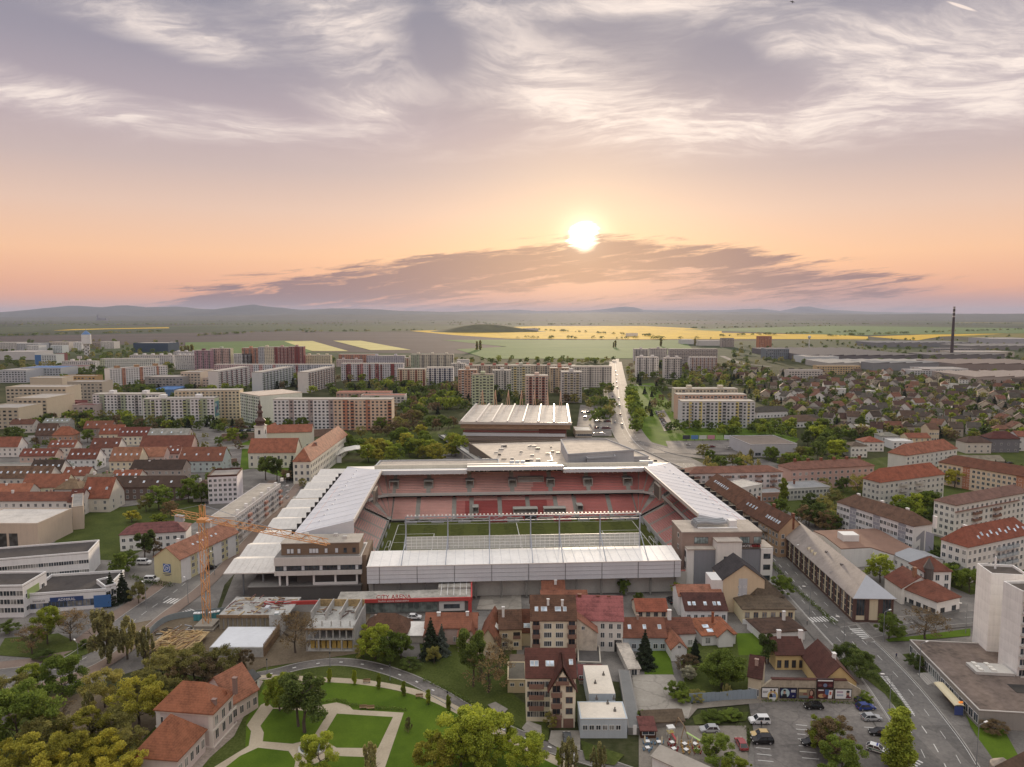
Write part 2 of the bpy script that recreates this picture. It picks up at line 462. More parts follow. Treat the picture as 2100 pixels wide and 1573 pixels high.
FOOT=[]
def blocked(p,mg=1.0):
    for (a,d,n,L,D) in FOOT:
        q=p - a; x=q.x*d.x+q.y*d.y; y=q.x*n.x+q.y*n.y
        if -mg < x < L+mg and -mg < y < D+mg: return True
    return False
def foot(a,b,D):
    a=Vector((a[0],a[1],0)); d=Vector((b[0],b[1],0)) - a; L=d.length; d /= L
    FOOT.append((a,d,Vector((-d.y,d.x,0)),L,D))
WHITE=lambda: paint(225,224,220,0.5)
def bld(name,label,cat,A,B,D,h,roof='flat',rh=3.0,wall=None,rm=None,wins=None,far=False,z0=0.9,group=None,
        ov=0.4,chim=(),sky=(),par=0.5,fr=None,loc0=0.0,trim=None,plinth=None,extra=None,rand=None,mtop=None,bars=1):
    """house: front base line A->B (left to right seen from the camera), depth D away from it"""
    A=Vector((A[0],A[1],0)); B=Vector((B[0],B[1],0)); d=B - A; L=d.length; rz=math.atan2(d.y,d.x)
    r=thing(name,label,cat,(A.x,A.y,loc0),rz,group); foot(A,B,D)
    wall=wall or wallm(205,198,185); rm=rm or roofm(150,85,65); fr=fr or WHITE()
    g,g2=glass(),glass('window_curtain',(0.16,0.16,0.155,1),0.2)
    mb=MB()
    if roof == 'gx':      # ridge along the front
        mb.extrude([(0,0,0),(0,D,0),(0,D,h),(0,D/2,h+rh),(0,0,h)][::-1],(0,0,0),(L,0,0))
    elif roof == 'gy':
        mb.extrude([(0,0,0),(L,0,0),(L,0,h),(L/2,0,h+rh),(0,0,h)],(0,0,0),(0,D,0))
    elif roof == 'mono':
        mb.extrude([(0,0,0),(0,D,0),(0,D,h+rh),(0,0,h)][::-1],(0,0,0),(L,0,0))
    else:
        mb.box(0,L,0,D,0,h)
    w_=mb.build('wall',wall,r)
    t=0.22; mb=MB(); s=2*rh/(D if roof == 'gx' else L)
    if roof == 'gx':
        e=ov*s
        mb.extrude([(0,-ov,h - e+.02),(0,D/2,h+rh+.02),(0,D+ov,h - e+.02),(0,D+ov,h - e+t),(0,D/2,h+rh+t),(0,-ov,h - e+t)],(-ov*.7,0,0),(L+ov*.7,0,0))
    elif roof == 'gy':
        e=ov*s
        mb.extrude([(-ov,0,h - e+.02),(-ov,0,h - e+t),(L/2,0,h+rh+t),(L+ov,0,h - e+t),(L+ov,0,h - e+.02),(L/2,0,h+rh+.02)],(0,-ov*.7,0),(0,D+ov*.7,0))
    elif roof == 'mono':
        e=ov*rh/D
        mb.extrude([(0,-ov,h - e+.02),(0,D+ov,h+rh+e+.02),(0,D+ov,h+rh+e+t),(0,-ov,h - e+t)],(-ov*.7,0,0),(L+ov*.7,0,0))
    elif roof in ('hip','hipy','pyr','halfr','halfl'):
        x0,x1,y0,y1=-ov,L+ov,-ov,D+ov
        if roof == 'hip': i=min((y1 - y0)/2*.95,(x1 - x0)/2); ra,rb=(x0+i,D/2),(x1 - i,D/2)
        elif roof == 'halfr': i=(y1 - y0)/2*.95; ra,rb=(x0,D/2),(x1 - i,D/2)
        elif roof == 'halfl': i=(y1 - y0)/2*.95; ra,rb=(x0+i,D/2),(x1,D/2)
        elif roof == 'hipy': i=min((x1 - x0)/2*.95,(y1 - y0)/2); ra,rb=(L/2,y0+i),(L/2,y1 - i)
        else: ra=rb=(L/2,D/2)
        zb=h+.02; zt=h+t
        c=[(x0,y0),(x1,y0),(x1,y1),(x0,y1)]
        V=[(a,b,zb) for a,b in c]+[(a,b,zt) for a,b in c]+[(ra[0],ra[1],h+rh),(rb[0],rb[1],h+rh)]
        if roof == 'hipy': F=[(4,5,8),(5,6,9,8),(6,7,9),(7,4,8,9)]
        else: F=[(4,5,9,8),(5,6,9),(6,7,8,9),(7,4,8)]
        F += [(0,3,2,1),(0,1,5,4),(1,2,6,5),(2,3,7,6),(3,0,4,7)]
        mb.v=V; mb.f=F; mb.m=[0]*len(F)
        if mtop: mb.m[1]=1
    else:
        mb.box(-.03,L+.03,-.03,D+.03,h+.004,h+.12,0)
        if par:
            q=.28
            for (a,b,c2,d2) in ((-.06,L+.06,-.06,q),(-.06,L+.06,D - q,D+.06),(-.06,q,q,D - q),(L - q,L+.06,q,D - q)):
                mb.box(a,b,c2,d2,h+.125,h+par,1)
    rf=mb.build('roof',[rm,mtop or trim or wall],r)
    if plinth:
        mb=MB(); mb.box(-.06,L+.06,-.06,D+.06,0,plinth[0]); mb.build('plinth',plinth[1],r)
    # windows: face -> (columns, rows, width, height[, skip])
    if wins:
        jm=MB(); rnd=random.Random(hash(label) % 1000 if False else len(label)*31+int(L*10))
        for face,sp in wins.items():
            face=face[0]
            n,rows,ww,hh=sp[:4]; op=sp[4] if len(sp) > 4 else {}
            a0,a1=op.get('span',(0.0,1.0)); zb=op.get('z0',z0); zt=op.get('z1',h)
            span=(L if face in 'fb' else D); lo,hi=a0*span,a1*span
            for j in range(rows):
                fh=(zt - zb)/rows if not op.get('fh') else op['fh']
                for i in range(n):
                    if (i,j) in op.get('skip',()) or i in op.get('skipc',()): continue
                    c=lo+(hi - lo)*(i+.5)/n; z=zb+j*fh
                    dk=rnd.random()
                    if far or op.get('join'):
                        winquad(jm,face,L,D,c,z,ww,hh,0 if dk < .8 else 2,1 if not far else None)
                    else:
                        me=winmesh(ww,hh,op.get('fr',fr),g if dk < .75 else g2,op.get('bars',bars))
                        lc={'f': (c,0,z),'b': (c,D,z),'l': (0,c,z),'r': (L,c,z)}[face]
                        link('window',me,r,lc,{'f': 0,'r': pi/2,'l': -pi/2,'b': pi}[face])
        if jm.f: jm.build('window_rows',[g,fr,g2],r,kind='stuff')
    # chimneys: (x, y, height over roof base h)
    for c in chim:
        x,y,ht=c[:3]; sz=c[3] if len(c) > 3 else .5
        mb=MB(); mb.box(x - sz,x+sz,y - sz*.7,y+sz*.7,h+.3,h+ht); mb.box(x - sz - .1,x+sz+.1,y - sz*.7 - .1,y+sz*.7+.1,h+ht,h+ht+.15)
        mb.build('chimney',c[4] if len(c) > 4 else wallm(170,140,125),rf)
    # roof windows: (x or y along the ridge, fraction up the slope, side)
    if sky:
        gl=glass('skylight_glass',(0.30,0.36,0.42,1),0.1)
        for sx in sky:
            a,fq=sx[:2]; sd=sx[2] if len(sx) > 2 else 'f'; wq,hq=(sx[3],sx[4]) if len(sx) > 4 else (.8,1.2)
            if roof in ('gx','hip','halfr','halfl'): run,sgn,ax=D/2,(1 if sd == 'f' else -1),0
            else: run,sgn,ax=L/2,(1 if sd == 'l' else -1),1
            u=Vector((0,sgn*run,rh)) if ax == 0 else Vector((sgn*run,0,rh))
            st=Vector((a,0 if sgn > 0 else D,h)) if ax == 0 else Vector((0 if sgn > 0 else L,a,h))
            al=Vector((1,0,0)) if ax == 0 else Vector((0,1,0)); un=u.normalized()
            nn=al.cross(un) if al.cross(un).z > 0 else -al.cross(un)
            c=st+u*fq+nn*(t+.02)
            mb=MB(); mb.obox(c,al*(wq/2+.08),un*(hq/2+.08),nn*.06,0); mb.obox(c+nn*.05,al*(wq/2),un*(hq/2),nn*.03,1)
            mb.build('skylight',[fr,gl],rf)
    return r
# ---------------------------------------------------------------- ground, fields, hills
def ground_mat():
    m,k,b=_new('ground_cover')
    geo=k.n('ShaderNodeNewGeometry').outputs['Position']
    x,y,z=k.sep(geo)
    # town: grass and trodden soil
    f=k.m('ADD',k.m('MULTIPLY',k.noise(geo,0.03,5.0,0.6),0.6),k.m('MULTIPLY',k.noise(geo,0.7,4.0,0.65),0.4))
    town=k.ramp(f,[(0.30,rgb(46,48,34)),(0.47,rgb(62,66,42)),(0.60,rgb(80,80,58)),(0.75,rgb(104,98,82))])
    # country: patchwork of fields
    vo=k.n('ShaderNodeTexVoronoi',voronoi_dimensions='2D',distance='CHEBYCHEV'); k.inp(vo.inputs['Vector'],k.vscale(geo,(0.0011,0.00065,0)))
    vo.inputs['Scale'].default_value=1.0; vo.inputs['Randomness'].default_value=0.8
    rc=k.sep(vo.outputs['Color'])[0]
    fld=k.ramp(rc,[(0.0,rgb(50,64,46)),(0.28,rgb(66,78,52)),(0.45,rgb(60,54,54)),(0.62,rgb(72,80,56)),(0.78,rgb(50,58,46)),(0.9,rgb(66,60,58)),(0.97,rgb(128,118,56))],'CONSTANT')
    fn=k.noise(k.vscale(geo,(0.004,0.02,0)),1.0,5.0,0.7)
    fld=k.mix(k.smooth(fn,0.56,0.66),fld,rgb(50,58,40))
    fld=k.mix(0.35,fld,k.ramp(k.noise(geo,0.02,4.0,0.7),[(0.3,rgb(55,55,45)),(0.7,rgb(100,105,75))]))
    col=k.mix(k.smooth(y,1450.0,1700.0),town,fld)
    k.inp(b.inputs['Base Color'],col); b.inputs['Roughness'].default_value=1.0; b.inputs['Specular IOR Level'].default_value=0.05
    return m
mb=MB()
mb.face([(-60000,-300,0),(60000,-300,0),(60000,62000,0),(-60000,62000,0)])
mb.build('ground',ground_mat(),kind='structure')

def rape(): return groundm('rapeseed',[(0.3,rgb(150,124,20)),(0.5,rgb(194,158,14)),(0.7,rgb(206,172,30))],0.01,stretch=(1,.3,1),sc2=0.05)
def soil(): return groundm('ploughed_soil',[(0.3,rgb(54,48,50)),(0.5,rgb(68,60,60)),(0.7,rgb(82,72,70))],0.006,stretch=(.3,1,1),sc2=0.05)
def wheat(): return groundm('young_wheat',[(0.3,rgb(62,88,42)),(0.5,rgb(76,102,48)),(0.7,rgb(92,112,58))],0.006,stretch=(.5,1,1),sc2=0.04)
def tanf(): return groundm('stubble',[(0.3,rgb(166,156,96)),(0.5,rgb(186,176,116)),(0.7,rgb(198,188,130))],0.01,sc2=0.06)
FIELDS=[
    ('soil',[(-200,694),(300,684),(620,679),(900,683),(1050,697),(1000,726),(650,722),(300,706),(-200,712)]),
    ('rape',[(107,678),(150,675),(345,671),(348,673),(220,675),(135,677.5)]),
    ('rape2',[(840,678.5),(1000,675),(1060,670),(1110,668.5),(1320,668.5),(1400,672),(1480,678),(1480,695),(1300,696),(1040,694.5),(930,687)]),
    ('rape3',[(1400,681),(1560,684),(1700,686),(1780,690),(1780,696),(1540,695),(1400,696)]),
    ('rape4',[(1550,675.2),(1620,674.8),(1720,680),(1700,683),(1600,680.5)]),
    ('rape5',[(1780,690),(1900,686),(2065,684),(2000,687.5),(1930,690),(1880,698),(1830,694.5)]),
    ('wheat',[(905,697),(1040,696.5),(1300,697.5),(1400,697),(1420,715),(1330,735),(1000,736),(935,716),(1040,711)]),
    ('wheat2',[(380,702),(560,699),(600,698),(640,722),(560,728),(380,728)]),
    ('tan',[(583,700),(640,699),(715,720),(640,720)]),
    ('tan2',[(683,698.5),(740,698.5),(843,717.5),(760,718)]),
    ('wheat3',[(1400,676),(1700,668),(2300,676),(2300,682),(2000,684),(1750,688)]),
]
FM={'soil': soil,'rape': rape,'wheat': wheat,'tan': tanf}
for i,(n,px) in enumerate(FIELDS):
    mb=MB(); mb.face([tuple(W(u,v,0.25+0.06*i)) for u,v in px][::-1])
    mb.build('field',FM[n.rstrip('0123456789')](),kind='structure')

# distant hills, nearest range first
def hills(prof,Y,deep,name,c):
    mb=MB(); pts=[]
    for u in range(-700,2900,20):
        v=None
        for (u0,v0),(u1,v1) in zip(prof,prof[1:]):
            if u0 <= u <= u1:
                t=(u - u0)/(u1 - u0); t=t*t*(3 - 2*t); v=v0+(v1 - v0)*t
        v += random.Random(u*7+int(Y)).uniform(-.45,.45)
        a,e=ANG(u,v); pts.append((Y*math.tan(a),max(2.0,CAMH+Y/cos(a)*math.tan(e))))
    for i in range(len(pts) - 1):
        (xa,ha),(xb,hb)=pts[i],pts[i+1]
        mb.face([(xa,Y - deep,-5),(xb,Y - deep,-5),(xb,Y,hb),(xa,Y,ha)])
        mb.face([(xa,Y,ha),(xb,Y,hb),(xb,Y+deep,-5),(xa,Y+deep,-5)])
    o=mb.build(name,groundm('wooded_hill',[(0.3,rgb(48,54,46)),(0.5,rgb(62,66,54)),(0.7,rgb(80,80,62))],0.0012,sc2=0.006),kind='structure')
    return o
hills([(-800,648),(-200,645),(0,641),(60,637),(150,627),(210,630),(250,626),(310,630),(360,629),(430,634),(520,625),(560,630),(620,635),(690,632),(760,634),(840,638),(950,640),(1100,642),(1250,640),(1400,641),(1500,640),(1700,642),(1800,644),(2100,644),(2400,642),(3000,645)],24000,5000,'hills',None)
hills([(-800,648),(800,644),(1000,637),(1060,635),(1100,638),(1200,637),(1290,629),(1330,636),(1480,636),(1560,633),(1600,637),(1650,628),(1710,636),(1800,640),(2100,645),(3000,646)],40000,6000,'hills',None)
hills([(-800,650),(0,650),(300,648),(700,645),(900,645),(1400,644),(1500,645),(1700,645),(2000,643.5),(2200,643),(3000,648)],15500,3500,'hills',None)
# the grassy mound beside the rapeseed field
mb=MB(); c0=W(990,680); rx,ry,hh=340,260,42
n=28
def mp(j,i):
    r=j/9; t=2*pi*i/n; w=1+.12*sin(3*t+1)
    return (c0.x+rx*w*r*cos(t),c0.y+ry*w*r*sin(t),max(-1,hh*(cos(pi*min(1,r))*.5+.5) ** .85) - .5*r)
for j in range(9):
    for i in range(n):
        mb.face([mp(j,i),mp(j+1,i),mp(j+1,i+1),mp(j,i+1)])
mb.build('hill',groundm('mound_grass',[(0.3,rgb(72,72,52)),(0.6,rgb(100,98,70))],0.02),kind='structure')

# ---------------------------------------------------------------- paved areas and lawns near the camera
asph=groundm('asphalt',[(0.34,rgb(86,83,82)),(0.5,rgb(106,103,100)),(0.66,rgb(126,122,117))],0.06,rough=0.7,sc2=1.1,spec=0.3)
asph2=groundm('worn_asphalt',[(0.34,rgb(90,86,84)),(0.5,rgb(116,111,107)),(0.66,rgb(138,132,126))],0.08,rough=0.8,sc2=1.3,spec=0.25)
pave=groundm('paving',[(0.34,rgb(96,93,90)),(0.5,rgb(118,114,110)),(0.66,rgb(140,135,130))],0.09,rough=0.85,sc2=2.2)
brickp=groundm('red_paving',[(0.28,rgb(112,98,90)),(0.5,rgb(130,114,104)),(0.72,rgb(144,128,118))],0.09,rough=0.85,sc2=2.2)
sandm=groundm('sand_path',[(0.28,rgb(158,146,126)),(0.5,rgb(180,167,146)),(0.72,rgb(196,184,162))],0.12,sc2=2.5)
lawn=groundm('mown_lawn',[(0.25,rgb(54,74,18)),(0.38,rgb(70,92,24)),(0.6,rgb(90,112,32)),(0.8,rgb(116,126,52))],0.09,sc2=3.5)
rough_g=groundm('rough_grass',[(0.25,rgb(46,54,24)),(0.45,rgb(66,76,32)),(0.62,rgb(86,94,46)),(0.8,rgb(108,106,70))],0.10,sc2=1.8,amp2=0.5)
bare=groundm('bare_soil',[(0.25,rgb(84,74,60)),(0.5,rgb(112,100,84)),(0.75,rgb(136,124,106))],0.12,sc2=1.8,amp2=0.5)
gravel=groundm('gravel',[(0.25,rgb(104,98,90)),(0.5,rgb(132,125,116)),(0.75,rgb(156,148,138))],0.1,sc2=2.4)
roofpark=groundm('concrete_yard',[(0.25,rgb(128,122,114)),(0.5,rgb(152,146,137)),(0.75,rgb(170,164,154))],0.1,sc2=1.4)
def patched(m,d=0.55):
    k=NT(m.node_tree); b=m.node_tree.nodes['Principled BSDF']; src=b.inputs['Base Color'].links[0].from_socket; geo=k.n('ShaderNodeNewGeometry').outputs['Position']
    vo=k.n('ShaderNodeTexVoronoi',feature='DISTANCE_TO_EDGE'); k.inp(vo.inputs['Vector'],k.vadd(geo,k.vscale(k.noise(geo,.5,3.0,.6,0,1),(2.5,2.5,0)))); vo.inputs['Scale'].default_value=.11
    pc=k.n('ShaderNodeTexVoronoi',distance='CHEBYCHEV'); k.inp(pc.inputs['Vector'],geo); pc.inputs['Scale'].default_value=.07
    tone=k.smooth(k.sep(pc.outputs['Color'])[0],0.0,1.0,0.84,1.12)
    col=k.mix(1.0,src,k.comb(tone,tone,tone),'MULTIPLY'); col=k.mix(k.smooth(vo.outputs['Distance'],.022,.006,0,d),col,rgb(58,56,55))
    k.inp(b.inputs['Base Color'],col)
patched(asph,.2); patched(asph2,.3); patched(roofpark,.22); patched(pave,.15)
ZC=[0.02]
def area(name,px,m,z=None):
    if z is None:
        ZC[0] += 0.004; z=ZC[0]
    else:
        ZC.append(1); z += 0.0007*len(ZC)+0.0003
    pts=[W(u,v,0) for u,v in px]
    a=sum(p.x*q.y - q.x*p.y for p,q in zip(pts,pts[1:]+pts[:1]))
    if a < 0: pts.reverse()
    mb=MB(); mb.face([(p.x,p.y,z) for p in pts])
    return mb.build(name,m,kind='structure')
LINE=paint(205,203,198,0.7)
def road(name,px,w,m=None,kerb=True,dash=None,edge=False,z=None,pavew=0.0,pm=None):
    if z is None:
        ZC[0] += 0.004; z=ZC[0]
    ln=pxline(px,0)
    mb=MB(); ribbon(mb,ln,-w/2,w/2,z)
    o=mb.build(name,m or asph,kind='structure')
    if pavew:
        for s in (-1,1):
            mb=MB(); a,b=s*(w/2+.25),s*(w/2+.25+pavew)
            ribbon(mb,ln,a,b,z+.1); mb.build('pavement',pm or pave,kind='structure')
    if kerb:
        mb=MB()
        for s in (-1,1):
            a,b=offs(ln,s*w/2),offs(ln,s*(w/2+.25))
            for i in range(len(ln) - 1):
                p,q,r_,t=a[i],a[i+1],b[i+1],b[i]
                for zz in ([(p,0),(q,0),(q,z+.12),(p,z+.12)],[(p,z+.12),(q,z+.12),(r_,z+.12),(t,z+.12)],[(t,0),(r_,0),(r_,z+.12),(t,z+.12)]):
                    mb.face([(g.x,g.y,hh) for g,hh in zz])
        mb.build('kerb',mat('kerb_stone',rgb(158,153,146),.85),o)
    if dash:
        mb=MB(); acc=0
        for off,dl,gap,lw in dash:
            c=offs(ln,off); acc=0
            for i in range(len(c) - 1):
                seg=c[i+1] - c[i]; L=seg.length; tdir=seg.normalized(); nrm=Vector((-tdir.y,tdir.x,0)); s0=0
                while s0 < L:
                    ph=acc % (dl+gap)
                    if ph < dl:
                        st=min(dl - ph,L - s0); p=c[i]+tdir*s0; q=c[i]+tdir*(s0+st)
                        mb.face([tuple(p - nrm*lw/2+Vector((0,0,z+.006))),tuple(q - nrm*lw/2+Vector((0,0,z+.006))),tuple(q+nrm*lw/2+Vector((0,0,z+.006))),tuple(p+nrm*lw/2+Vector((0,0,z+.006)))])
                    else:
                        st=min(dl+gap - ph,L - s0)
                    st=max(st,.05); s0 += st; acc += st
        mb.build('lane_marking',LINE,o)
    return o
def zebra(p0,p1,length,n,z=0.14,parent=None):
    """crossing bars laid from p0 to p1 (pixels), each bar `length` long at right angles"""
    a,b=W(*p0),W(*p1); d=(b - a)/(2*n - 1); nn=Vector((-d.y,d.x,0)).normalized()*length/2
    mb=MB()
    for i in range(n):
        s=a+d*(2*i); e=s+d
        mb.face([(q.x,q.y,z) for q in (s - nn,e - nn,e+nn,s+nn)])
    return mb.build('crossing_marking',LINE,kind='structure')

# town blocks: paved ground under the old town and round the stadium
area('paved_ground',[(-40,1290),(-40,900),(420,870),(660,960),(640,1000),(460,1200),(420,1330),(200,1400),(-40,1420)],pave)
area('grass_bank',[(95,1130),(170,1050),(270,1028),(360,1022),(420,1015),(420,1060),(330,1110),(250,1150),(110,1145)],rough_g)
area('paved_ground',[(420,1330),(480,1180),(600,1010),(690,960),(800,900),(960,890),(1340,900),(1460,960),(1640,1180),(1760,1330),(1560,1420),(1280,1400),(760,1340)],pave)
area('paved_ground',[(1560,1430),(1640,1190),(1450,960),(1560,940),(2300,1180),(2300,1700),(1500,1700)],pave)
area('grass_ground',[(1530,1010),(1640,960),(2100,900),(2400,1000),(2400,1150),(1990,1220),(1780,1130),(1640,1060)],rough_g)
area('grass_ground',[(620,1000),(700,900),(880,850),(960,880),(900,940),(720,960)],rough_g)
area('grass_ground',[(430,935),(520,900),(640,905),(660,960),(600,985),(520,960),(440,975)],lawn)
area('grass_ground',[(1300,880),(1400,870),(1560,880),(1640,900),(1600,935),(1420,930),(1330,905)],lawn)
area('grass_ground',[(1286,790),(1340,785),(1400,860),(1370,895),(1305,880)],lawn)
# park in the foreground
area('park_grass',[(-60,1440),(200,1440),(330,1380),(520,1330),(600,1300),(760,1320),(860,1360),(960,1330),(1060,1430),(1120,1480),(1120,1640),(-60,1640)],rough_g)
area('park_lawn',[(545,1400),(580,1396),(650,1398),(750,1404),(850,1426),(945,1456),(1040,1500),(1150,1560),(1180,1640),(500,1640),(505,1480)],lawn)
road('asphalt_path',[(500,1392),(560,1381),(620,1366),(690,1358),(760,1366),(840,1392),(910,1428),(980,1470),(1060,1508),(1150,1540),(1240,1568),(1330,1600)],3.6,asph2,kerb=True,dash=[(0,.9,5.2,.45)])
road('sand_path',[(508,1392),(560,1389),(640,1393),(740,1399),(830,1414),(900,1438),(970,1474),(1050,1518),(1130,1556),(1200,1590)],2.4,sandm,kerb=False)
area('sand_garden_path',[(548,1440),(560,1452),(640,1450),(660,1446),(690,1441),(715,1447),(724,1456),(828,1462),(790,1573),(780,1640),(400,1640),(440,1573),(510,1530),(515,1500),(506,1488),(535,1446)],sandm)
for px in ([(560,1454),(674,1461),(640,1516),(600,1526),(539,1521),(541,1503),(534,1489)],
           [(691,1464),(806,1471),(775,1535),(690,1534),(660,1515)],
           [(529,1534),(592,1541),(606,1562),(590,1640),(440,1640),(464,1573),(492,1551)],
           [(687,1551),(772,1554),(750,1640),(600,1640),(630,1573)],
           [(548,1432),(640,1440),(655,1442),(690,1436),(722,1445),(728,1452),(835,1457),(840,1450),(700,1425),(560,1415)]):
    area('lawn_bed',px,lawn)
# terrace beside the villa
area('paved_terrace',[(520,1385),(540,1398),(500,1470),(480,1510),(430,1555),(360,1640),(330,1600),(470,1500),(515,1420)],groundm('terrace_slabs',[(0.3,rgb(120,108,100)),(0.5,rgb(154,142,132)),(0.7,rgb(178,166,154))],0.4,sc2=2.0,amp2=.5))
# left street
area('left_square',[(-60,1330),(60,1330),(230,1270),(250,1300),(150,1400),(-60,1430)],pave)
road('street',[(-60,1400),(60,1385),(150,1362),(215,1322),(290,1262),(372,1203),(450,1130),(520,1060),(562,1018),(590,985)],11.0,asph,dash=[(0,3,3,.15)],pavew=4.5,pm=brickp)
road('street',[(40,1385),(30,1440),(-60,1500)],9.0,asph)
road('street',[(590,1002),(640,985),(700,962)],9.0,asph2)
road('street',[(545,1010),(490,1000),(440,1012),(340,1024),(240,1036),(150,1046),(60,1052),(-60,1060)],7.0,asph2,pavew=2.0)
road('street',[(470,1000),(478,960),(484,920)],8.0,asph2,kerb=False)
zebra((342,1232),(386,1236),4.0,7); zebra((372,1262),(398,1252),4.0,6); zebra((556,1022),(582,1024),4.0,6); zebra((600,1022),(620,1016),4.0,5)
# right main road
road('main_road',[(1990,1680),(1925,1545),(1880,1475),(1828,1405),(1775,1345),(1728,1297),(1680,1247),(1632,1196),(1590,1150),(1550,1105),(1500,1050),(1440,990),(1400,950)],13.0,asph,dash=[(0,3,4,.2),(-3.3,3,6,.12),(3.3,3,6,.12),(-6.2,400,.1,.12),(6.2,400,.1,.12)],pavew=3.5)
road('street',[(1745,1300),(1800,1290),(1880,1276),(2000,1266),(2200,1262)],8.0,asph,dash=[(0,3,4,.15)],pavew=2.0)
zebra((1661,1272),(1713,1269),3.5,9); zebra((1753,1290),(1790,1318),3.5,8); zebra((1852,1572),(1876,1556),3.5,5)
mb=MB()                       # chequered strip down the middle of the road
ln=pxline([(1812,1388),(1840,1425),(1868,1466)],0)
for s in (-.55,.55):
    c=offs(ln,s)
    for i in range(0,len(c) - 1):
        for q in range(2):
            p=c[i].lerp(c[i+1],q*.5); e=c[i].lerp(c[i+1],q*.5+.25); n_=(e - p).normalized(); n_=Vector((-n_.y,n_.x,0))*.4
            mb.face([(g.x,g.y,.16) for g in (p - n_,e - n_,e+n_,p+n_)])
mb.build('lane_marking',LINE,kind='structure')
# planted island and verges along the main road
area('traffic_island',[(1745,1322),(1755,1326),(1808,1376),(1802,1382),(1780,1365),(1750,1335)],rough_g,0.2)
area('grass_verge',[(1760,1330),(1790,1370),(1850,1440),(1870,1470),(1855,1478),(1815,1425),(1765,1385),(1750,1350)],rough_g,0.21)
area('grass_verge',[(1790,1555),(1840,1490),(1815,1470),(1800,1470),(1825,1500)],rough_g,0.21)
area('grass_verge',[(1965,1430),(1990,1490),(2040,1573),(2100,1573),(2060,1500),(2000,1420)],lawn,0.21)
area('grass_verge',[(1838,1345),(1870,1340),(1905,1386),(1880,1384)],rough_g,0.21)
area('grass_verge',[(1800,1312),(1880,1305),(1990,1290),(1990,1305),(1880,1315),(1805,1318)],lawn,0.21)
# car park at the lower right
area('car_park',[(1533,1430),(1600,1440),(1745,1432),(1770,1450),(1800,1500),(1850,1640),(1530,1640),(1548,1573),(1545,1500)],asph2,0.22)
mb=MB()
for (p,q) in [((1632,1488),(1655,1490)),((1632,1497),(1656,1499)),((1635,1507),(1658,1509)),((1636,1517),(1655,1518)),((1638,1531),(1670,1534)),((1640,1543),(1674,1546)),((1645,1556),(1680,1559)),((1762,1464),(1782,1466)),((1768,1478),(1790,1480)),((1772,1493),(1796,1495)),((1550,1535),(1580,1538)),((1552,1548),(1582,1551)),((1554,1561),(1586,1564))]:
    a,b=W(*p),W(*q); n_=Vector((0,.1,0))
    mb.face([(g.x,g.y,.235) for g in (a - n_,b - n_,b+n_,a+n_)])
mb.build('bay_marking',LINE,kind='structure')
area('gravel_lane',[(1410,1478),(1430,1455),(1540,1445),(1640,1436),(1760,1426),(1752,1420),(1600,1428),(1480,1438),(1420,1445)],gravel,0.225)
area('concrete_yard',[(1296,1385),(1380,1385),(1400,1420),(1425,1455),(1410,1475),(1310,1478),(1300,1430)],roofpark,0.22)
area('cafe_yard',[(1310,1490),(1530,1490),(1535,1573),(1530,1640),(1310,1640)],gravel,0.218)
area('grass_verge',[(1420,1472),(1440,1462),(1535,1462),(1530,1480),(1425,1488)],rough_g,0.23)
area('garden',[(1318,1330),(1370,1330),(1382,1385),(1322,1385)],lawn,0.22)
area('garden',[(1390,1330),(1530,1300),(1545,1420),(1410,1435)],rough_g,0.22)
area('garden',[(1510,1300),(1570,1300),(1580,1345),(1515,1345)],lawn,0.224)
area('garden',[(860,1320),(1060,1320),(1060,1420),(960,1430),(870,1390)],rough_g,0.03)
area('driveway',[(1000,1447),(1016,1441),(1042,1456),(1026,1472)],roofpark,0.24)
area('driveway',[(1070,1495),(1082,1480),(1110,1490),(1112,1520),(1085,1510)],roofpark,0.24)
area('driveway',[(1125,1525),(1130,1500),(1190,1500),(1190,1540),(1160,1545)],roofpark,0.24)
area('grass_verge',[(1026,1470),(1045,1458),(1080,1482),(1070,1497)],rough_g,0.235)
area('grass_verge',[(1106,1508),(1112,1490),(1126,1496),(1124,1522),(1110,1518)],rough_g,0.235)
area('grass_verge',[(1190,1520),(1280,1550),(1260,1572),(1200,1560)],rough_g,0.235)
# left square planting beds and paths
area('planting_bed',[(10,1310),(120,1300),(180,1330),(60,1350),(-10,1345)],rough_g,0.20)
area('planting_bed',[(130,1345),(185,1318),(195,1335),(150,1355)],rough_g,0.2)
area('playground',[(120,1440),(180,1415),(300,1440),(330,1480),(290,1520),(120,1500)],bare,0.165)
area('building_site',[(270,1280),(430,1250),(760,1260),(740,1340),(540,1370),(470,1400),(300,1370)],bare,0.165)
# avenue beyond the stadium
road('avenue',[(1262,742),(1264,765),(1268,800),(1272,840),(1282,875),(1300,905),(1330,930)],24.0,groundm('avenue_asphalt',[(0.28,rgb(120,112,106)),(0.5,rgb(138,130,122)),(0.72,rgb(152,144,136))],0.06,rough=0.8,sc2=1.1,spec=0.2),dash=[(-4,3,6,.2),(4,3,6,.2),(0,400,.1,.3)])
road('street',[(1300,905),(1350,918),(1420,935),(1560,950)],9.0,asph2)
area('car_park',[(1190,830),(1250,835),(1255,895),(1180,895)],asph2,0.2)
area('car_park',[(1365,905),(1560,902),(1560,935),(1375,930)],asph2,0.2)
area('car_park',[(1345,845),(1362,840),(1385,880),(1362,885)],asph2,0.2)
road('path',[(1240,785),(1245,830),(1250,870)],5,sandm,kerb=False)
road('street',[(1262,742),(1264,725),(1266,716)],14.0,asph2,kerb=False)
road('street',[(1180,792),(1300,790),(1420,800)],8.0,asph2,kerb=False)
road('street',[(-60,845),(100,838),(200,832),(230,826)],8.0,asph2,kerb=False)
road('street',[(1480,730),(1520,745),(1580,752)],12,asph2,kerb=False)
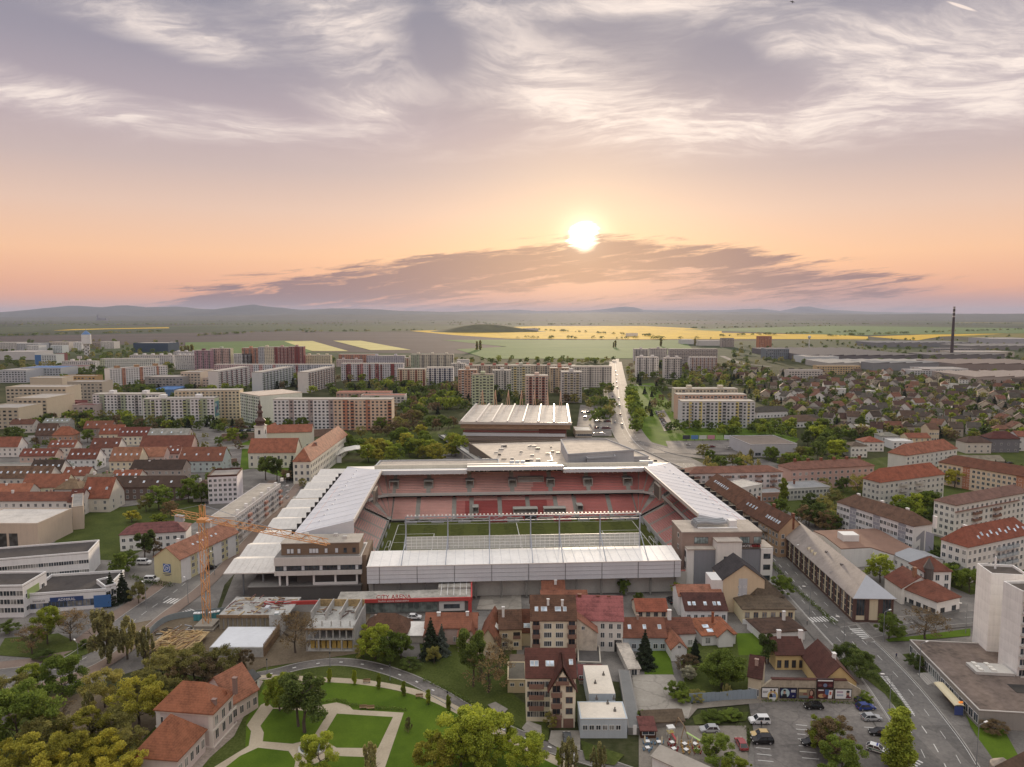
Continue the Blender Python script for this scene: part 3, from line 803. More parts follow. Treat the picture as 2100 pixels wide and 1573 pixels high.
# ---------------------------------------------------------------- stadium
SA=radians(3.4); SCX,SCY=4.0,277.2
stad=thing('stadium','football stadium with red seats and pale metal roofs round a green pitch','stadium',(SCX,SCY,0.25),SA)
def SW(x,y,z=0.0):
    """stadium-local to world"""
    return Vector((SCX+x*cos(SA) - y*sin(SA),SCY+x*sin(SA)+y*cos(SA),z))
m_pitch=None
def pitch_mat():
    m,k,b=_new('striped_turf')
    co=k.n('ShaderNodeTexCoord').outputs['Object']
    x,y,z=k.sep(co)
    st=k.m('GREATER_THAN',k.m('FRACT',k.m('DIVIDE',k.m('ADD',x,52.5),11.67)),0.5)
    a=k.mix(st,rgb(64,70,32),rgb(76,82,38))
    n=k.noise(co,0.5,5.0,0.65)
    col=k.mix(k.smooth(n,0.3,0.75),a,rgb(86,90,46))
    k.inp(b.inputs['Base Color'],col); b.inputs['Roughness'].default_value=0.95; b.inputs['Specular IOR Level'].default_value=0.1
    return m
mb=MB(); mb.face([(-58,-38,0.02),(58,-38,0.02),(58,38,0.02),(-58,38,0.02)])
pitch=mb.build('pitch',pitch_mat(),stad)
mb=MB(); w=.14
def ln_(x0,x1,y0,y1): mb.box(x0,x1,y0,y1,.026,.03)
for y in (-34,34): ln_(-52.5,52.5,y - w,y+w)
for x in (-52.5,0,52.5): ln_(x - w,x+w,-33.8,33.8)
for s in (-1,1):
    for dx,dy in ((16.5,20.15),(5.5,9.16)):
        x1=s*(52.5 - dx); ln_(x1 - w,x1+w,-dy,dy)
        for yy in (-dy,dy): ln_(min(x1,s*52.3),max(x1,s*52.3),yy - w,yy+w)
for i in range(40):
    a,b=2*pi*i/40,2*pi*(i+1)/40
    mb.face([(r_*cos(t),r_*sin(t),.03) for r_,t in ((9.0,a),(9.28,a),(9.28,b),(9.0,b))])
mb.build('pitch_line',LINE,pitch)

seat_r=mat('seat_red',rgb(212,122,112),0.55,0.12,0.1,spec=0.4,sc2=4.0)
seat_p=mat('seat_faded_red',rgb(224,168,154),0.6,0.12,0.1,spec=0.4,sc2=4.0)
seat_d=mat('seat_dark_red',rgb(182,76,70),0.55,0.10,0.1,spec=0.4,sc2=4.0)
conc=mat('stand_concrete',rgb(184,180,170),0.9,0.10,0.3,sc2=2.0)
stair_m=mat('stair_concrete',rgb(168,166,156),0.9,0.08,0.3,sc2=2.0)
roof_g=mat('roof_sheet',rgb(204,208,216),0.35,0.09,0.12,spec=0.5,sc2=0.8)
roof_w=mat('roof_sheet_white',rgb(238,235,230),0.42,0.09,0.12,spec=0.45,sc2=0.8)
clad=mat('grey_cladding',rgb(206,211,218),0.5,0.05,0.15,spec=0.4,streak=0.25,rows=0.9)
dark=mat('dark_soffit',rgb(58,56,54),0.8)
steel=mat('galvanised_steel',rgb(150,158,172),0.45,0.06,0.4,spec=0.5)

def tiers(p0,p1,inw,z0,run,rise,rows,mats_for,stairs,parent,name='stand',portals=(),seat_from=0):
    """raked stand: front edge p0->p1 (local), rows going back along -inw"""
    p0,p1,inw=Vector(p0),Vector(p1),Vector(inw)
    d=p1 - p0; L=d.length; u=d/L; bk=-inw
    st=MB(); 
    prof=[]
    for i in range(rows):
        prof += [bk*(run*i)+Vector((0,0,z0+rise*i)),bk*(run*i)+Vector((0,0,z0+rise*(i+1)))]
    prof += [bk*(run*rows)+Vector((0,0,z0+rise*rows)),bk*(run*rows)+Vector((0,0,0.0)),Vector((0,0,0.0))]
    n=len(prof)
    for a in range(n - 1):
        q=[p0+prof[a],p1+prof[a],p1+prof[a+1],p0+prof[a+1]]
        st.face([tuple(x) for x in q][::-1])
    st.face([tuple(p0+q) for q in prof]); st.face([tuple(p1+q) for q in prof][::-1])
    so=st.build('terrace',conc,parent)
    groups={}
    for i in range(rows):
        cuts=sorted([(s0 - 1.0,s0+1.0) for s0 in stairs]+[(c0,c1) for c0,c1,r0,r1 in portals if r0 <= i < r1])
        x=0.35; segs=[]
        for c0,c1 in cuts:
            if c0 > x: segs.append((x,c0))
            x=max(x,c1)
        if x < L - .35: segs.append((x,L - .35))
        for s0,s1 in segs:
            k0=s0
            while k0 < s1 - .3:                   # break into blocks so that colour bands can change
                k1=min(s1,k0+4.0)
                m=mats_for((k0+k1)/2,i)
                if m is not None:
                    c=p0+u*((k0+k1)/2)+bk*(run*(i+.62))+Vector((0,0,z0+rise*(i+1)+.2))
                    g=groups.setdefault(m.name,(MB(),m))[0]
                    g.obox(c,u*((k1 - k0)/2 - .002),bk*.21,Vector((0,0,.05)))
                    g.obox(c+bk*.23+Vector((0,0,.22)),u*((k1 - k0)/2 - .002),bk*.04,Vector((0,0,.24)))
                k0=k1
    for key,(g,m) in groups.items():
        g.build('seat_rows',m,so,kind='stuff')
    sm=MB()
    for s0 in stairs:
        for i in range(rows*2):
            c=p0+u*s0+bk*(run*(i/2+.25))+Vector((0,0,z0+rise*(i/2+.5)+rise*.5))
            sm.obox(c - Vector((0,0,rise*.45)),u*.95,bk*(run*.25),Vector((0,0,rise*.5+.05)))
    if sm.f: sm.build('stairway',stair_m,so,kind='stuff')
    for c0,c1,r0,r1 in portals:
        pm=MB()
        a=p0+u*c0+bk*(run*r0); b=p0+u*c1+bk*(run*r0)
        zb,zt=z0+rise*r0+.1,z0+rise*r1+.7; mid=(a+b)/2; dep=run*(r1 - r0)
        for e in (a,b):
            pm.obox(e+bk*dep/2+Vector((0,0,(zb+zt)/2)),u*.14,bk*dep/2,Vector((0,0,(zt - zb)/2)),0)
        pm.obox(mid+bk*dep/2+Vector((0,0,zt+.1)),u*((c1 - c0)/2+.15),bk*dep/2,Vector((0,0,.12)),0)
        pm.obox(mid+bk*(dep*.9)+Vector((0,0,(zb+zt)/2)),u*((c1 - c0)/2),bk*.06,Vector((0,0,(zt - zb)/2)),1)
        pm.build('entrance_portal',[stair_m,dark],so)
    return so

# far stand: lower tier
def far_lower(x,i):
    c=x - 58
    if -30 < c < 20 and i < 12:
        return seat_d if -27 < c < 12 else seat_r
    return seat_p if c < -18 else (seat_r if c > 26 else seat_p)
far=MB()
lower=tiers((-56,37.5,0),(56,37.5,0),(0,-1,0),0.9,0.85,0.44,15,far_lower,(11.5,28,36,75,100,84,62,49),stad,portals=((55,66,2,7),(69,79,2,7),(36.5,39,3,9),(84.5,87,3,9)))
# hospitality boxes recess between the tiers
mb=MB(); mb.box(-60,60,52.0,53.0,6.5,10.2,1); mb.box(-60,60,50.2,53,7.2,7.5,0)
for i in range(34):
    x=-42+i*2.45
    mb.box(x - .9,x+.9,51.85,52.0,7.7,9.8,2)
mb.build('hospitality_boxes',[conc,dark,glass()],stad)
mb=MB()
for i in range(13):
    x=-40+i*6.2
    for r_ in range(2):
        mb.box(x,x+5.2,50.0+r_*.8,50.4+r_*.8,7.6+r_*.3,7.9+r_*.3)
mb.build('seat_rows',seat_d,stad,kind='stuff')
# far stand: upper tier
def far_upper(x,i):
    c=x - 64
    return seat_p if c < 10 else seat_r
upper=tiers((-64,47.5,0),(64,47.5,0),(0,-1,0),9.9,0.85,0.56,13,far_upper,(8,24,43,63,81,99,118),stad,
              portals=((6,10,3,9),(22,26,3,9),(41.5,45,3,9),(61.5,65,3,9),(79.5,83,3,9),(97,101,3,9),(116,120,3,9),(66,78,6,10)))
mb=MB(); mb.box(-64,64,46.9,47.45,9.6,10.9); mb.build('balcony_front',metalm(196,194,188),stad)
# wall and press boxes under the far roof
mb=MB(); mb.box(-66,66,59.2,60,14,21.5,0)
for (a,b) in ((-20,-13),(-12,-1),(0,8),(9,19),(20,26)):
    mb.box(a,b,58.95,59.15,17.6,20.0,1)
    for q in range(int((b - a)/1.6)+1):
        mb.box(a+q*1.6 - .05,a+q*1.6+.05,58.85,58.95,17.6,20.0,2)
mb.build('press_box',[wallm(202,196,176),glass('press_glass',(.06,.06,.05,1)),metalm(90,88,84)],stad)
# corner seating
for s in (-1,1):
    mb=MB(); sm=MB(); ss=MB()
    for tier,(z0,run,rise,rows,r0) in enumerate(((0.9,0.85,0.44,15,0.0),(9.9,0.85,0.56,13,10.0))):
        for i in range(rows):
            ra,rb=r0+run*i,r0+run*(i+1); za=z0+rise*(i+1)
            for j in range(7):
                t0,t1=pi/2*j/7,pi/2*(j+1)/7
                cx,cy=56.2,37.5
                P=lambda r_,t,z: (s*(cx+r_*sin(t)),cy+r_*cos(t),z)
                mb.face([P(ra,t0,za),P(rb,t0,za),P(rb,t1,za),P(ra,t1,za)][::s]); mb.face([P(ra,t0,za - rise),P(ra,t0,za),P(ra,t1,za),P(ra,t1,za - rise)][::s])
                if j in (1,2,4,5,6,0) and ra > 1.5:
                    q0,q1=ra+run*.45,ra+run*.85
                    tt0,tt1=t0+(.02 if j not in (3,) else 0),t1 - .02
                    sm.face([P(q0,tt0,za+.25),P(q1,tt0,za+.25),P(q1,tt1,za+.25),P(q0,tt1,za+.25)][::s])
                    sm.face([P(q1,tt0,za+.25),P(q1,tt0,za+.7),P(q1,tt1,za+.7),P(q1,tt1,za+.25)][::-s])
                    sm.face([P(q0,tt0,za+.1),P(q0,tt0,za+.3),P(q0,tt1,za+.3),P(q0,tt1,za+.1)][::s])
        ro=r0+run*rows
        for j in range(7):
            t0,t1=pi/2*j/7,pi/2*(j+1)/7
            if tier == 1:
                for zz0,zz1,r_ in ((9.5,10.6,r0 - .4),):
                    ss.face([P(r_,t0,zz0),P(r_,t0,zz1),P(r_,t1,zz1),P(r_,t1,zz0)][::s])
    co_=mb.build('corner_terrace',conc,stad,kind='stuff'); sm.build('seat_rows',seat_p if s < 0 else seat_r,co_,kind='stuff'); ss.build('balcony_front',metalm(196,194,188),co_)
# end stands
for s in (-1,1):
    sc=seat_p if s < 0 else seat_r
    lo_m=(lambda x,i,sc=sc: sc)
    a,b=(s*57.5,37.0,0),(s*57.5,-36.0,0)
    tiers(a,b,(-s,0,0),0.9,0.85,0.44,15,lo_m,(1.2,14,27,40,53,66),stad)
    tiers((s*67.5,36,0),(s*67.5,-32,0),(-s,0,0),9.9,0.85,0.56,13,lo_m,(1.2,14,27,40,53,66),stad)
    mb=MB(); x0=s*66.9; mb.box(min(x0,x0+s*.5),max(x0,x0+s*.5),-32,37,9.6,10.9); mb.build('balcony_front',metalm(196,194,188),stad)
    mb=MB(); x0=s*78.6; mb.box(min(x0,x0+s*.6),max(x0,x0+s*.6),-31.5,76,0,17.2); mb.build('outer_wall',mat('outer_wall_grey',rgb(120,118,114),.85),stad)
# near stand (low, hidden behind its roof): terrace and seats facing the pitch
tiers((52,-37.2,0),(-54,-37.2,0),(0,1,0),0.9,0.8,0.42,14,lambda x,i: seat_r,(20,42,64,86),stad)

# roofs: wedges that rise towards the pitch
def wedge(name,outer,inner,zo,zi,zb,mtop,parent,mface=clad):
    """outer/inner: pairs of (x,y); top slopes from zo to zi, flat soffit at zb"""
    mb=MB()
    (a,b),(d,c)=outer,inner       # a-b outer edge, d-c inner edge (a next to d)
    A,B,C_,D_=(a[0],a[1],zo),(b[0],b[1],zo),(c[0],c[1],zi),(d[0],d[1],zi)
    Ab,Bb,Cb,Db=[(p[0],p[1],q) for p,q in ((a,zb),(b,zb),(c,zb),(d,zb))]
    mb.face([A,B,C_,D_],0); mb.face([Ab,Db,Cb,Bb],2)
    for p,q,qb,pb in ((A,B,Bb,Ab),(B,C_,Cb,Bb),(C_,D_,Db,Cb),(D_,A,Ab,Db)):
        mb.face([p,pb,qb,q],1)
    return mb.build(name,[mtop,mface,dark],parent)
zo,zi,zb=17.0,21.5,16.6
def side_roof(s):
    o0,o1=(s*82,-32.5),(s*82,77.5); i0,i1=(s*61.2,-31.5),(s*61.2,49)
    r_=MB()
    # main sloping slab, mitred at the far corner; closed triangular near end, open inner fascia
    top=[(o0[0],o0[1],zo),(o1[0],o1[1],zo),(i1[0],i1[1],zi),(i0[0],i0[1],zi)]
    r_.face(top if s > 0 else top[::-1],0)
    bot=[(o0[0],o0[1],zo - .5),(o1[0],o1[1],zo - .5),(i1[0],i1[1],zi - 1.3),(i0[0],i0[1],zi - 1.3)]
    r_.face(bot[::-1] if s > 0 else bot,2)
    r_.face([top[2],top[3],bot[3],bot[2]],3); r_.face([top[0],top[1],bot[1],bot[0]],1)
    r_.face([top[0],top[3],(i0[0],i0[1],zb - 1.0),(o0[0],o0[1],zb)],1)
    r_.face([(o0[0],o0[1]+.4,zo - .5),(i0[0],i0[1]+.4,zi - 1.3),(i0[0],i0[1]+.4,zb - 1.0),(o0[0],o0[1]+.4,zb)][::-1],1)
    r_.face([(i0[0],i0[1],zb - 1.0),(i0[0],i0[1],zi - 1.3),(i0[0],i0[1]+.4,zi - 1.3),(i0[0],i0[1]+.4,zb - 1.0)],1)
    ro=r_.build('stand_roof',[roof_g,clad,dark,metalm(206,198,186)],stad)
    # roof vents in a row and seams
    vm=MB()
    for i in range(12):
        y=-22+i*7.6
        x=s*(75 - (i % 2)*.3); z=zo+(82 - abs(x))/20.8*(zi - zo)
        vm.box(x - .35,x+.35,y - .35,y+.35,z,z+.45)
    vm.build('roof_vents',paint(235,235,235),ro,kind='stuff')
    for i in range(11):
        y=-30+i*7.4; jm=MB(); jm.beam((s*81.8,y,zo+.1),(s*61.4,min(y,48),zi+.1),.12,h=.06); jm.build('roof_joint',metalm(184,189,198),ro)
    gm=MB(); gm.beam((s*61.3,-31,zi+.12),(s*61.3,48.5,zi+.12),.5,h=.25); gm.build('roof_gutter',metalm(214,208,198),ro)
    # scoreboard hung under the roof edge
    x=s*60.4; sb=MB()
    sb.box(min(x,x+s*.8),max(x,x+s*.8),18,27,13.5,19.5,0); sb.box(x - s*.06 - .03,x - s*.06+.03,18.4,26.6,13.9,19.1,1)
    for y in (19.5,25.5): sb.box(x+s*.2 - .1,x+s*.2+.1,y - .1,y+.1,19.5,20.4,0)
    sb.build('scoreboard',[metalm(176,164,148),mat('scoreboard_face',rgb(98,92,84),.5)],stad)
    # roof trusses under the edge
    tm=MB()
    for i in range(9):
        y=-26+i*9.0
        tm.beam((s*78.8,y,12),(s*78.8,y,16.8),.5); tm.beam((s*78.8,y,15.0),(s*63,y,19.6),.35)
    tm.build('roof_trusses',steel,ro,kind='stuff')
side_roof(-1); side_roof(1)
# far roof in three lengths, the middle one raised
def far_roof(x0,x1,xo0,xo1,dz,dy):
    r_=MB(); zf=zi - .4+dz; zk=zo+.3+dz*.5; yf=49+dy; yk=77.3+dy*.3
    T=[(x0,yf,zf),(x1,yf,zf),(xo1,yk,zk),(xo0,yk,zk)]
    fas=1.9
    r_.face(T,0)
    r_.face([(x0,yf,zf - fas),(x1,yf,zf - fas),(x1,yf,zf),(x0,yf,zf)],1)
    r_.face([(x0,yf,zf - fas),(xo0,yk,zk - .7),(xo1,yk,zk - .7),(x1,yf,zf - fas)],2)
    r_.face([(xo0,yk,zk - .7),(xo0,yk,zk),(xo1,yk,zk),(xo1,yk,zk - .7)],1)
    r_.face([(x0,yf,zf - fas),(x0,yf,zf),(xo0,yk,zk),(xo0,yk,zk - .7)],1); r_.face([(x1,yf,zf),(x1,yf,zf - fas),(xo1,yk,zk - .7),(xo1,yk,zk)],1)
    ro=r_.build('stand_roof',[roof_w,clad,dark],stad)
    lm=MB()
    n=int((x1 - x0)/2.2)
    for i in range(n):
        if i % 7 in (5,6): continue
        x=x0+(i+.5)*(x1 - x0)/n
        lm.box(x - .25,x+.25,yf+.6,yf+.9,zf - fas - .45,zf - fas - .1)
    lm.build('roof_floodlights',paint(228,226,220),ro,kind='stuff')
far_roof(-61.2,-22,-82,-22,0,0); far_roof(-22,23,-22,23,1.9,-2.2); far_roof(23,61.2,23,82,0,0)
# near roof: flat, with the grey box wall to the street
mb=MB()
mb.face([(-54,-51.6,11.9),(49,-51.6,11.9),(49.6,-38,12.5),(-54.4,-38,12.5)],0)
mb.face([(-54,-51.6,6.2),(49,-51.6,6.2),(49,-51.6,11.9),(-54,-51.6,11.9)],1)
mb.face([(49,-51.6,6.2),(49.6,-38,6.2),(49.6,-38,12.5),(49,-51.6,11.9)],1)
mb.face([(-54.4,-38,6.2),(-54,-51.6,6.2),(-54,-51.6,11.9),(-54.4,-38,12.5)],1)
mb.face([(-54.4,-38,11.7),(49.6,-38,11.7),(49.6,-38,12.5),(-54.4,-38,12.5)][::-1],1)
mb.face([(-54.4,-38,11.7),(-54,-51,11.2),(49,-51,11.2),(49.6,-38,11.7)],2)
mb.face([(-54,-51.6,6.2),(-54,-49,6.2),(49,-49,6.2),(49,-51.6,6.2)],2)
nr=mb.build('stand_roof',[roof_w,clad,dark],stad)
mb=MB(); mb.box(-54.2,49.2,-51.75,-51.62,11.75,12.0); mb.build('roof_edge',paint(232,228,220),nr)
mb=MB()
for i in range(9):
    x=-50+i*12.1
    mb.box(x - .08,x+.08,-51.72,-51.6,6.2,11.75)
mb.build('wall_joints',metalm(110,112,116),nr,kind='stuff')
for i in range(34):
    x=-53+i*3.05; mb=MB(); mb.beam((x,-51.4,11.95),(x*1.005,-38.2,12.54),.08,h=.05); mb.build('roof_joint',metalm(204,206,210),nr)
for z in (7.6,9.0,10.4):
    mb=MB(); mb.box(-53.9,48.9,-51.66,-51.61,z,z+.07); mb.build('wall_seam',metalm(140,144,150),nr)
mb=MB()
for i in range(13):
    x=-52+i*8.3
    mb.box(x - .3,x+.3,-50.5,-49.9,0,6.3)
mb.box(-54,49,-47.2,-46.8,0,6.2)
mb.build('undercroft',mat('undercroft_concrete',rgb(132,130,124),.9),stad)
# masts, floodlight truss and the clear wind screen over the near stand
MX=[-42.6,-28.3,-14.0,0.2,10.2,24.4,38.4]
for x in MX:
    mb=MB(); mb.beam((x,-37.6,12.3),(x,-37.6,24),.42); mb.beam((x,-37.6,18),(x - .4,-51.4,12.0),.26); mb.build('mast',steel,stad)
mb=MB()
mb.beam((MX[0],-37.4,24),(MX[-1],-37.4,24),.3); mb.beam((MX[0],-37.4,22.3),(MX[-1],-37.4,22.3),.26)
n=44
for i in range(n):
    x=MX[0]+(MX[-1] - MX[0])*i/n; dx=(MX[-1] - MX[0])/n
    if i % 2 == 0: mb.beam((x,-37.4,22.3),(x+dx*2,-37.4,24),.14)
for x0,x1 in zip(MX,MX[1:]):
    mb.beam((x0,-37.2,24),(x0+2.5,-35.2,22.6),.12); mb.beam((x0+5,-37.2,24),(x0+7.5,-35.2,22.6),.12)
mb.build('floodlight_truss',steel,stad)
mb=MB()
for i in range(62):
    x=MX[0]+(MX[-1] - MX[0])*(i+.5)/62
    mb.box(x - .25,x+.25,-37.5,-37.1,24.2,24.65); mb.box(x - .04,x+.04,-37.35,-37.25,24.0,24.2)
mb.build('floodlights',paint(236,234,228),stad,kind='stuff')
def clear_mat():
    m,k,b=_new('clear_sheet')
    b.inputs['Base Color'].default_value=rgb(205,208,205); b.inputs['Roughness'].default_value=.25
    tr=k.n('ShaderNodeBsdfTransparent'); mx=k.n('ShaderNodeMixShader'); mx.inputs[0].default_value=.50
    k.inp(mx.inputs[1],tr.outputs[0]); k.inp(mx.inputs[2],b.outputs[0]); k.inp(m.node_tree.nodes['Material Output'].inputs[0],mx.outputs[0])
    return m
clearm=clear_mat()
for x0,x1 in zip(MX,MX[1:]):
    n=max(5,round((x1 - x0)/1.75)); so=None
    for i in range(n):
        mb=MB(); a=x0+(x1 - x0)*i/n; b=x0+(x1 - x0)*(i+1)/n
        mb.box(a+.06,b - .06,-37.75,-37.71,12.8,17.0); mb.build('screen_pane',clearm,stad)
    mb=MB()
    for i in range(n+1):
        x=x0+(x1 - x0)*i/n; mb.box(x - .06,x+.06,-37.8,-37.66,12.7,17.1)
    for z in (12.75,13.8,14.9,16.0,17.05): mb.box(x0,x1,-37.82,-37.64,z - .05,z+.05)
    mb.build('screen_frame',paint(214,216,218),stad)
# bench shelters, perimeter hoardings, goals, red players' tunnel
mb=MB(); mb.box(3.2,10.2,37.0,37.4,0,3.0,0); mb.box(4.0,9.4,36.9,37.02,0,2.6,1); mb.build('players_tunnel',[paint(170,40,36),dark],stad)
for x in (-12,17):
    mb=MB(); prof=[(0,0,0),(0,1.6,0),(0,1.6,2.0),(0,.5,2.3),(0,0,1.2)]
    mb.extrude(prof[::-1],(x,35.0,0),(x+8,35.0,0)); mb.build('bench_shelter',paint(150,52,48),stad)
for i,x in enumerate((-50,-38,-26,-4,28,36,44,50)):
    mb=MB(); mb.box(x,x+5.5,35.6,35.8,0,1.0); mb.build('hoarding',metalm(178,180,182) if i != 5 else paint(168,48,44),stad)
for s in (-1,1):
    for y in (30,18,5,-8,-20):
        mb=MB(); mb.box(s*56 - .1,s*56+.1,y - 2.6,y+2.6,0,1.1); mb.build('hoarding',metalm(172,174,176),stad)
    mb=MB(); mb.box(s*57.0 - .08,s*57.0+.08,-36,37,0,1.5); mb.build('front_wall',metalm(180,180,176),stad)
    gx=s*52.5; g=MB(); q=.1
    for y in (-3.66,3.66):
        g.beam((gx,y,0),(gx,y,2.44),.16); g.beam((gx,y,2.44),(gx+s*1.2,y,2.44),.1); g.beam((gx+s*1.2,y,2.44),(gx+s*2.2,y,0),.1)
    g.beam((gx,-3.66,2.44),(gx,3.66,2.44),.16); g.beam((gx+s*2.2,-3.66,.08),(gx+s*2.2,3.66,.08),.1)
    go=thing('goal','white football goal at the %s end of the stadium pitch' % ('left' if s < 0 else 'right'),'goal',SW(0,0,.27),SA,'goals on the pitch')
    g.build('goal_frame',paint(235,235,235),go)
    nm=MB()
    for i in range(10):
        y=-3.5+i*.78
        nm.beam((gx+s*1.2,y,2.4),(gx+s*2.2,y,.1),.03)
    for i in range(5): nm.beam((gx+s*(1.2+i*.25),-3.66,2.4 - i*.58),(gx+s*(1.2+i*.25),3.66,2.4 - i*.58),.03)
    nm.build('net',paint(220,220,220),go,kind='stuff')
# ---------------------------------------------------------------- pixel helpers for buildings
def hgt(P,v):
    """height over world point P that shows at photo row v"""
    y=(v - 786.5)/FPX
    return CAMH+P.y*(PS+y*PC)/(y*PS - PC)
def bp(name,label,cat,A,B,ve=None,D=10.0,roof='flat',vr=None,rh=None,**kw):
    """A, B: base pixels (u,v) or eave pixels (u,v,h); ve: eave row at A; D: depth or eave pixel of a rear corner; vr: ridge row"""
    if len(A) == 3:
        h=A[2]
    else:
        h=hgt(W(*A),ve)
    a,b=W(*A),W(*B)
    a.z=b.z=0
    d=(b - a).normalized(); n=Vector((-d.y,d.x,0))
    if not isinstance(D,(int,float)):
        D=abs((W(D[0],D[1],h) - a).dot(n))
    if vr is not None:
        rp=(a+b)/2+(n*D/2 if roof not in ('gy','hipy') else n*0.0)
        rh=hgt(rp,vr) - h
        if roof in ('gx','hip','halfr','halfl','pyr'): rh=max(1.2,min(rh,D*.75))
        else: rh=max(1.0,min(rh,(b - a).length*.9))
    return bld(name,label,cat,a,b,D,h,roof,rh or 3.0,**kw)
def text(s,size,m,parent,loc,rot,depth=0.03,name='lettering',align='CENTER',sx=1.0):
    cu=bpy.data.curves.new('t','FONT'); cu.body=s; cu.size=size; cu.extrude=depth; cu.align_x=align; cu.resolution_u=2
    o=bpy.data.objects.new('t',cu); COL.objects.link(o)
    me=bpy.data.meshes.new_from_object(o.evaluated_get(bpy.context.evaluated_depsgraph_get()))
    bpy.data.objects.remove(o); me.materials.clear(); me.materials.append(m)
    q=link(name,me,parent,loc); q.rotation_euler=rot; q.scale=(sx,1,1)
    return q
def part_box(parent,name,m,*b):
    mb=MB(); mb.box(*b); return mb.build(name,m,parent)
def balcony(parent,x0,x1,z,m,dep=1.2,hgt_=1.0,y=0.0):
    mb=MB(); mb.box(x0,x1,y - dep,y,z - .12,z+.02); mb.box(x0,x1,y - dep,y - dep+.08,z+.02,z+hgt_)
    mb.box(x0,x0+.06,y - dep+.08,y,z+.02,z+hgt_); mb.box(x1 - .06,x1,y - dep+.08,y,z+.02,z+hgt_)
    mb.build('balcony',m,parent)
cream=wallm(238,226,194); whitew=wallm(226,224,220); pinkw=wallm(206,178,166); bluew=wallm(184,196,204)
r_red=roofm(158,92,70); r_maroon=roofm(112,62,58); r_orange=roofm(186,104,66); r_brown=roofm(122,84,68); r_old=roofm(112,96,84); r_dark=roofm(82,68,64)
brownw=wallm(142,104,86)

# ---- beige apartment house with a pointed front gable, nearest the park
b=bp('apartment_house','cream apartment house with maroon tile roof and tall pointed front gable','house',(1079,1480),(1180,1480),1388,10.5,'gx',1330,wall=cream,rm=r_maroon,
       wins={'f': (4,4,1.5,1.3,{'span': (0.03,.5),'skipc': ()})},z0=1.2,sky=[(1.4,.45),(2.4,.45),(5.0,.45),(6.0,.45),(10.4,.5)],fr=paint(226,220,205))
for z in (3.4,6.0,8.6): balcony(b,.6,4.0,z,brownw)
wg=MB(); L1,hh_,ap=5.6,8.9,15.2
x0=5.35
wg.extrude([(x0,0,0),(x0+L1,0,0),(x0+L1,0,hh_),(x0+L1/2,0,13.2),(x0,0,hh_)],(0,-2.4,0),(0,0,0)); wg.build('gable_wing',cream,b)
rg=MB(); e=.45; cx=x0+L1/2
for s in (-1,1):
    a0=Vector((cx+s*(L1/2+e),-2.9,hh_ - .5)); a1=Vector((cx,-2.9,14.6)); b0=Vector((cx+s*(L1/2+e),1.5,hh_ - .5)); b1=Vector((cx,4.2,14.6)); up=Vector((s*.14,0,.16))
    q=[a0,a1,b1,b0]
    rg.face([tuple(p) for p in q][::-s]); rg.face([tuple(p+up) for p in q][::s])
    rg.face([tuple(a0),tuple(a0+up),tuple(a1+up),tuple(a1)]); rg.face([tuple(a0),tuple(b0),tuple(b0+up),tuple(a0+up)])
rg.build('gable_roof',r_maroon,b)
for z in (3.3,5.9,8.5):
    link('window',winmesh(1.4,1.3,brownw,glass(),1),b,(x0+4.3,-2.4,z)); balcony(b,x0+.2,x0+2.6,z - .7,brownw,1.1,1.0,-2.4)
    link('window',winmesh(1.6,1.4,brownw,glass(),1),b,(x0+1.4,-2.4,z))
balcony(b,x0+1.2,x0+4.2,10.6,brownw,.9,.8,-2.4); link('window',winmesh(1.8,1.0,brownw,glass(),1),b,(x0+2.8,-2.4,10.9))
part_box(b,'garage_door',brownw,x0+.3,x0+2.6,-2.5,-2.41,0,2.2); part_box(b,'garage_door',brownw,x0+3.0,x0+5.3,-2.5,-2.41,0,2.2)
# ---- cream block behind it
b=bp('apartment_house','cream four storey apartment house with brown tile roof behind the pointed gable house','house',(1089,1353),(1181,1353),1271,11.0,'gx',1221,wall=cream,rm=r_brown,
       wins={'f': (2,4,1.9,1.35,{'span': (.24,.76),'bars': 3})},z0=1.4,sky=[(1.5,.42),(3.2,.42),(3.9,.42),(7,.42),(7.7,.42),(9.2,.42)],chim=[(4.7,3.2,4.4,.3,whitew),(8.6,3.0,4.2,.3,whitew)])
for z in (1.2,3.9,6.6,9.2):
    balcony(b,.3,2.4,z,brownw); balcony(b,9.8,12.2,z,brownw)
    link('window',winmesh(1.6,1.5,brownw,glass(),1),b,(1.35,0,z+.4)); link('window',winmesh(1.6,1.5,brownw,glass(),1),b,(11.0,0,z+.4))
# ---- white three storey house with red sheet roof and a peeling gable wall
b=bp('house','white three storey house with pinkish red roof and peeling side gable','house',(1181,1334),(1277,1337),1269,9.5,'gx',1222,wall=wallm(220,215,205),rm=roofm(158,82,80,.9),
       wins={'f': (3,3,1.0,1.4,{'span': (.48,1.0)})},z0=1.4,chim=[(1.0,4.5,5.2,.5,r_red),(6.2,4.7,4.8,.4,r_red),(9.2,4.7,4.8,.4,r_red)])
part_box(b,'gateway',dark,10.6,12.6,-.06,-.02,0,3.4)
mb=MB(); mb.extrude([(0,-4.2,0),(5.6,-4.2,0),(5.6,-4.2,7.2),(0,-4.2,11.2)],(0,0,0),(0,4.15,0)); mb.build('lean_to',mat('peeling_plaster',rgb(196,184,164),.9,.30,.5,streak=.3,sc2=1.4),b)
mb=MB(); mb.face([(-.2,-4.5,11.5),(5.9,-4.5,7.2),(5.9,.2,7.2),(-.2,.2,11.5)]); mb.face([(-.2,-4.5,11.35),(-.2,.2,11.35),(5.9,.2,7.05),(5.9,-4.5,7.05)]); mb.build('lean_to_roof',roofm(172,108,92),b)
link('window',winmesh(.8,.9,WHITE(),glass(),1),b,(1.8,-4.2,8.0))
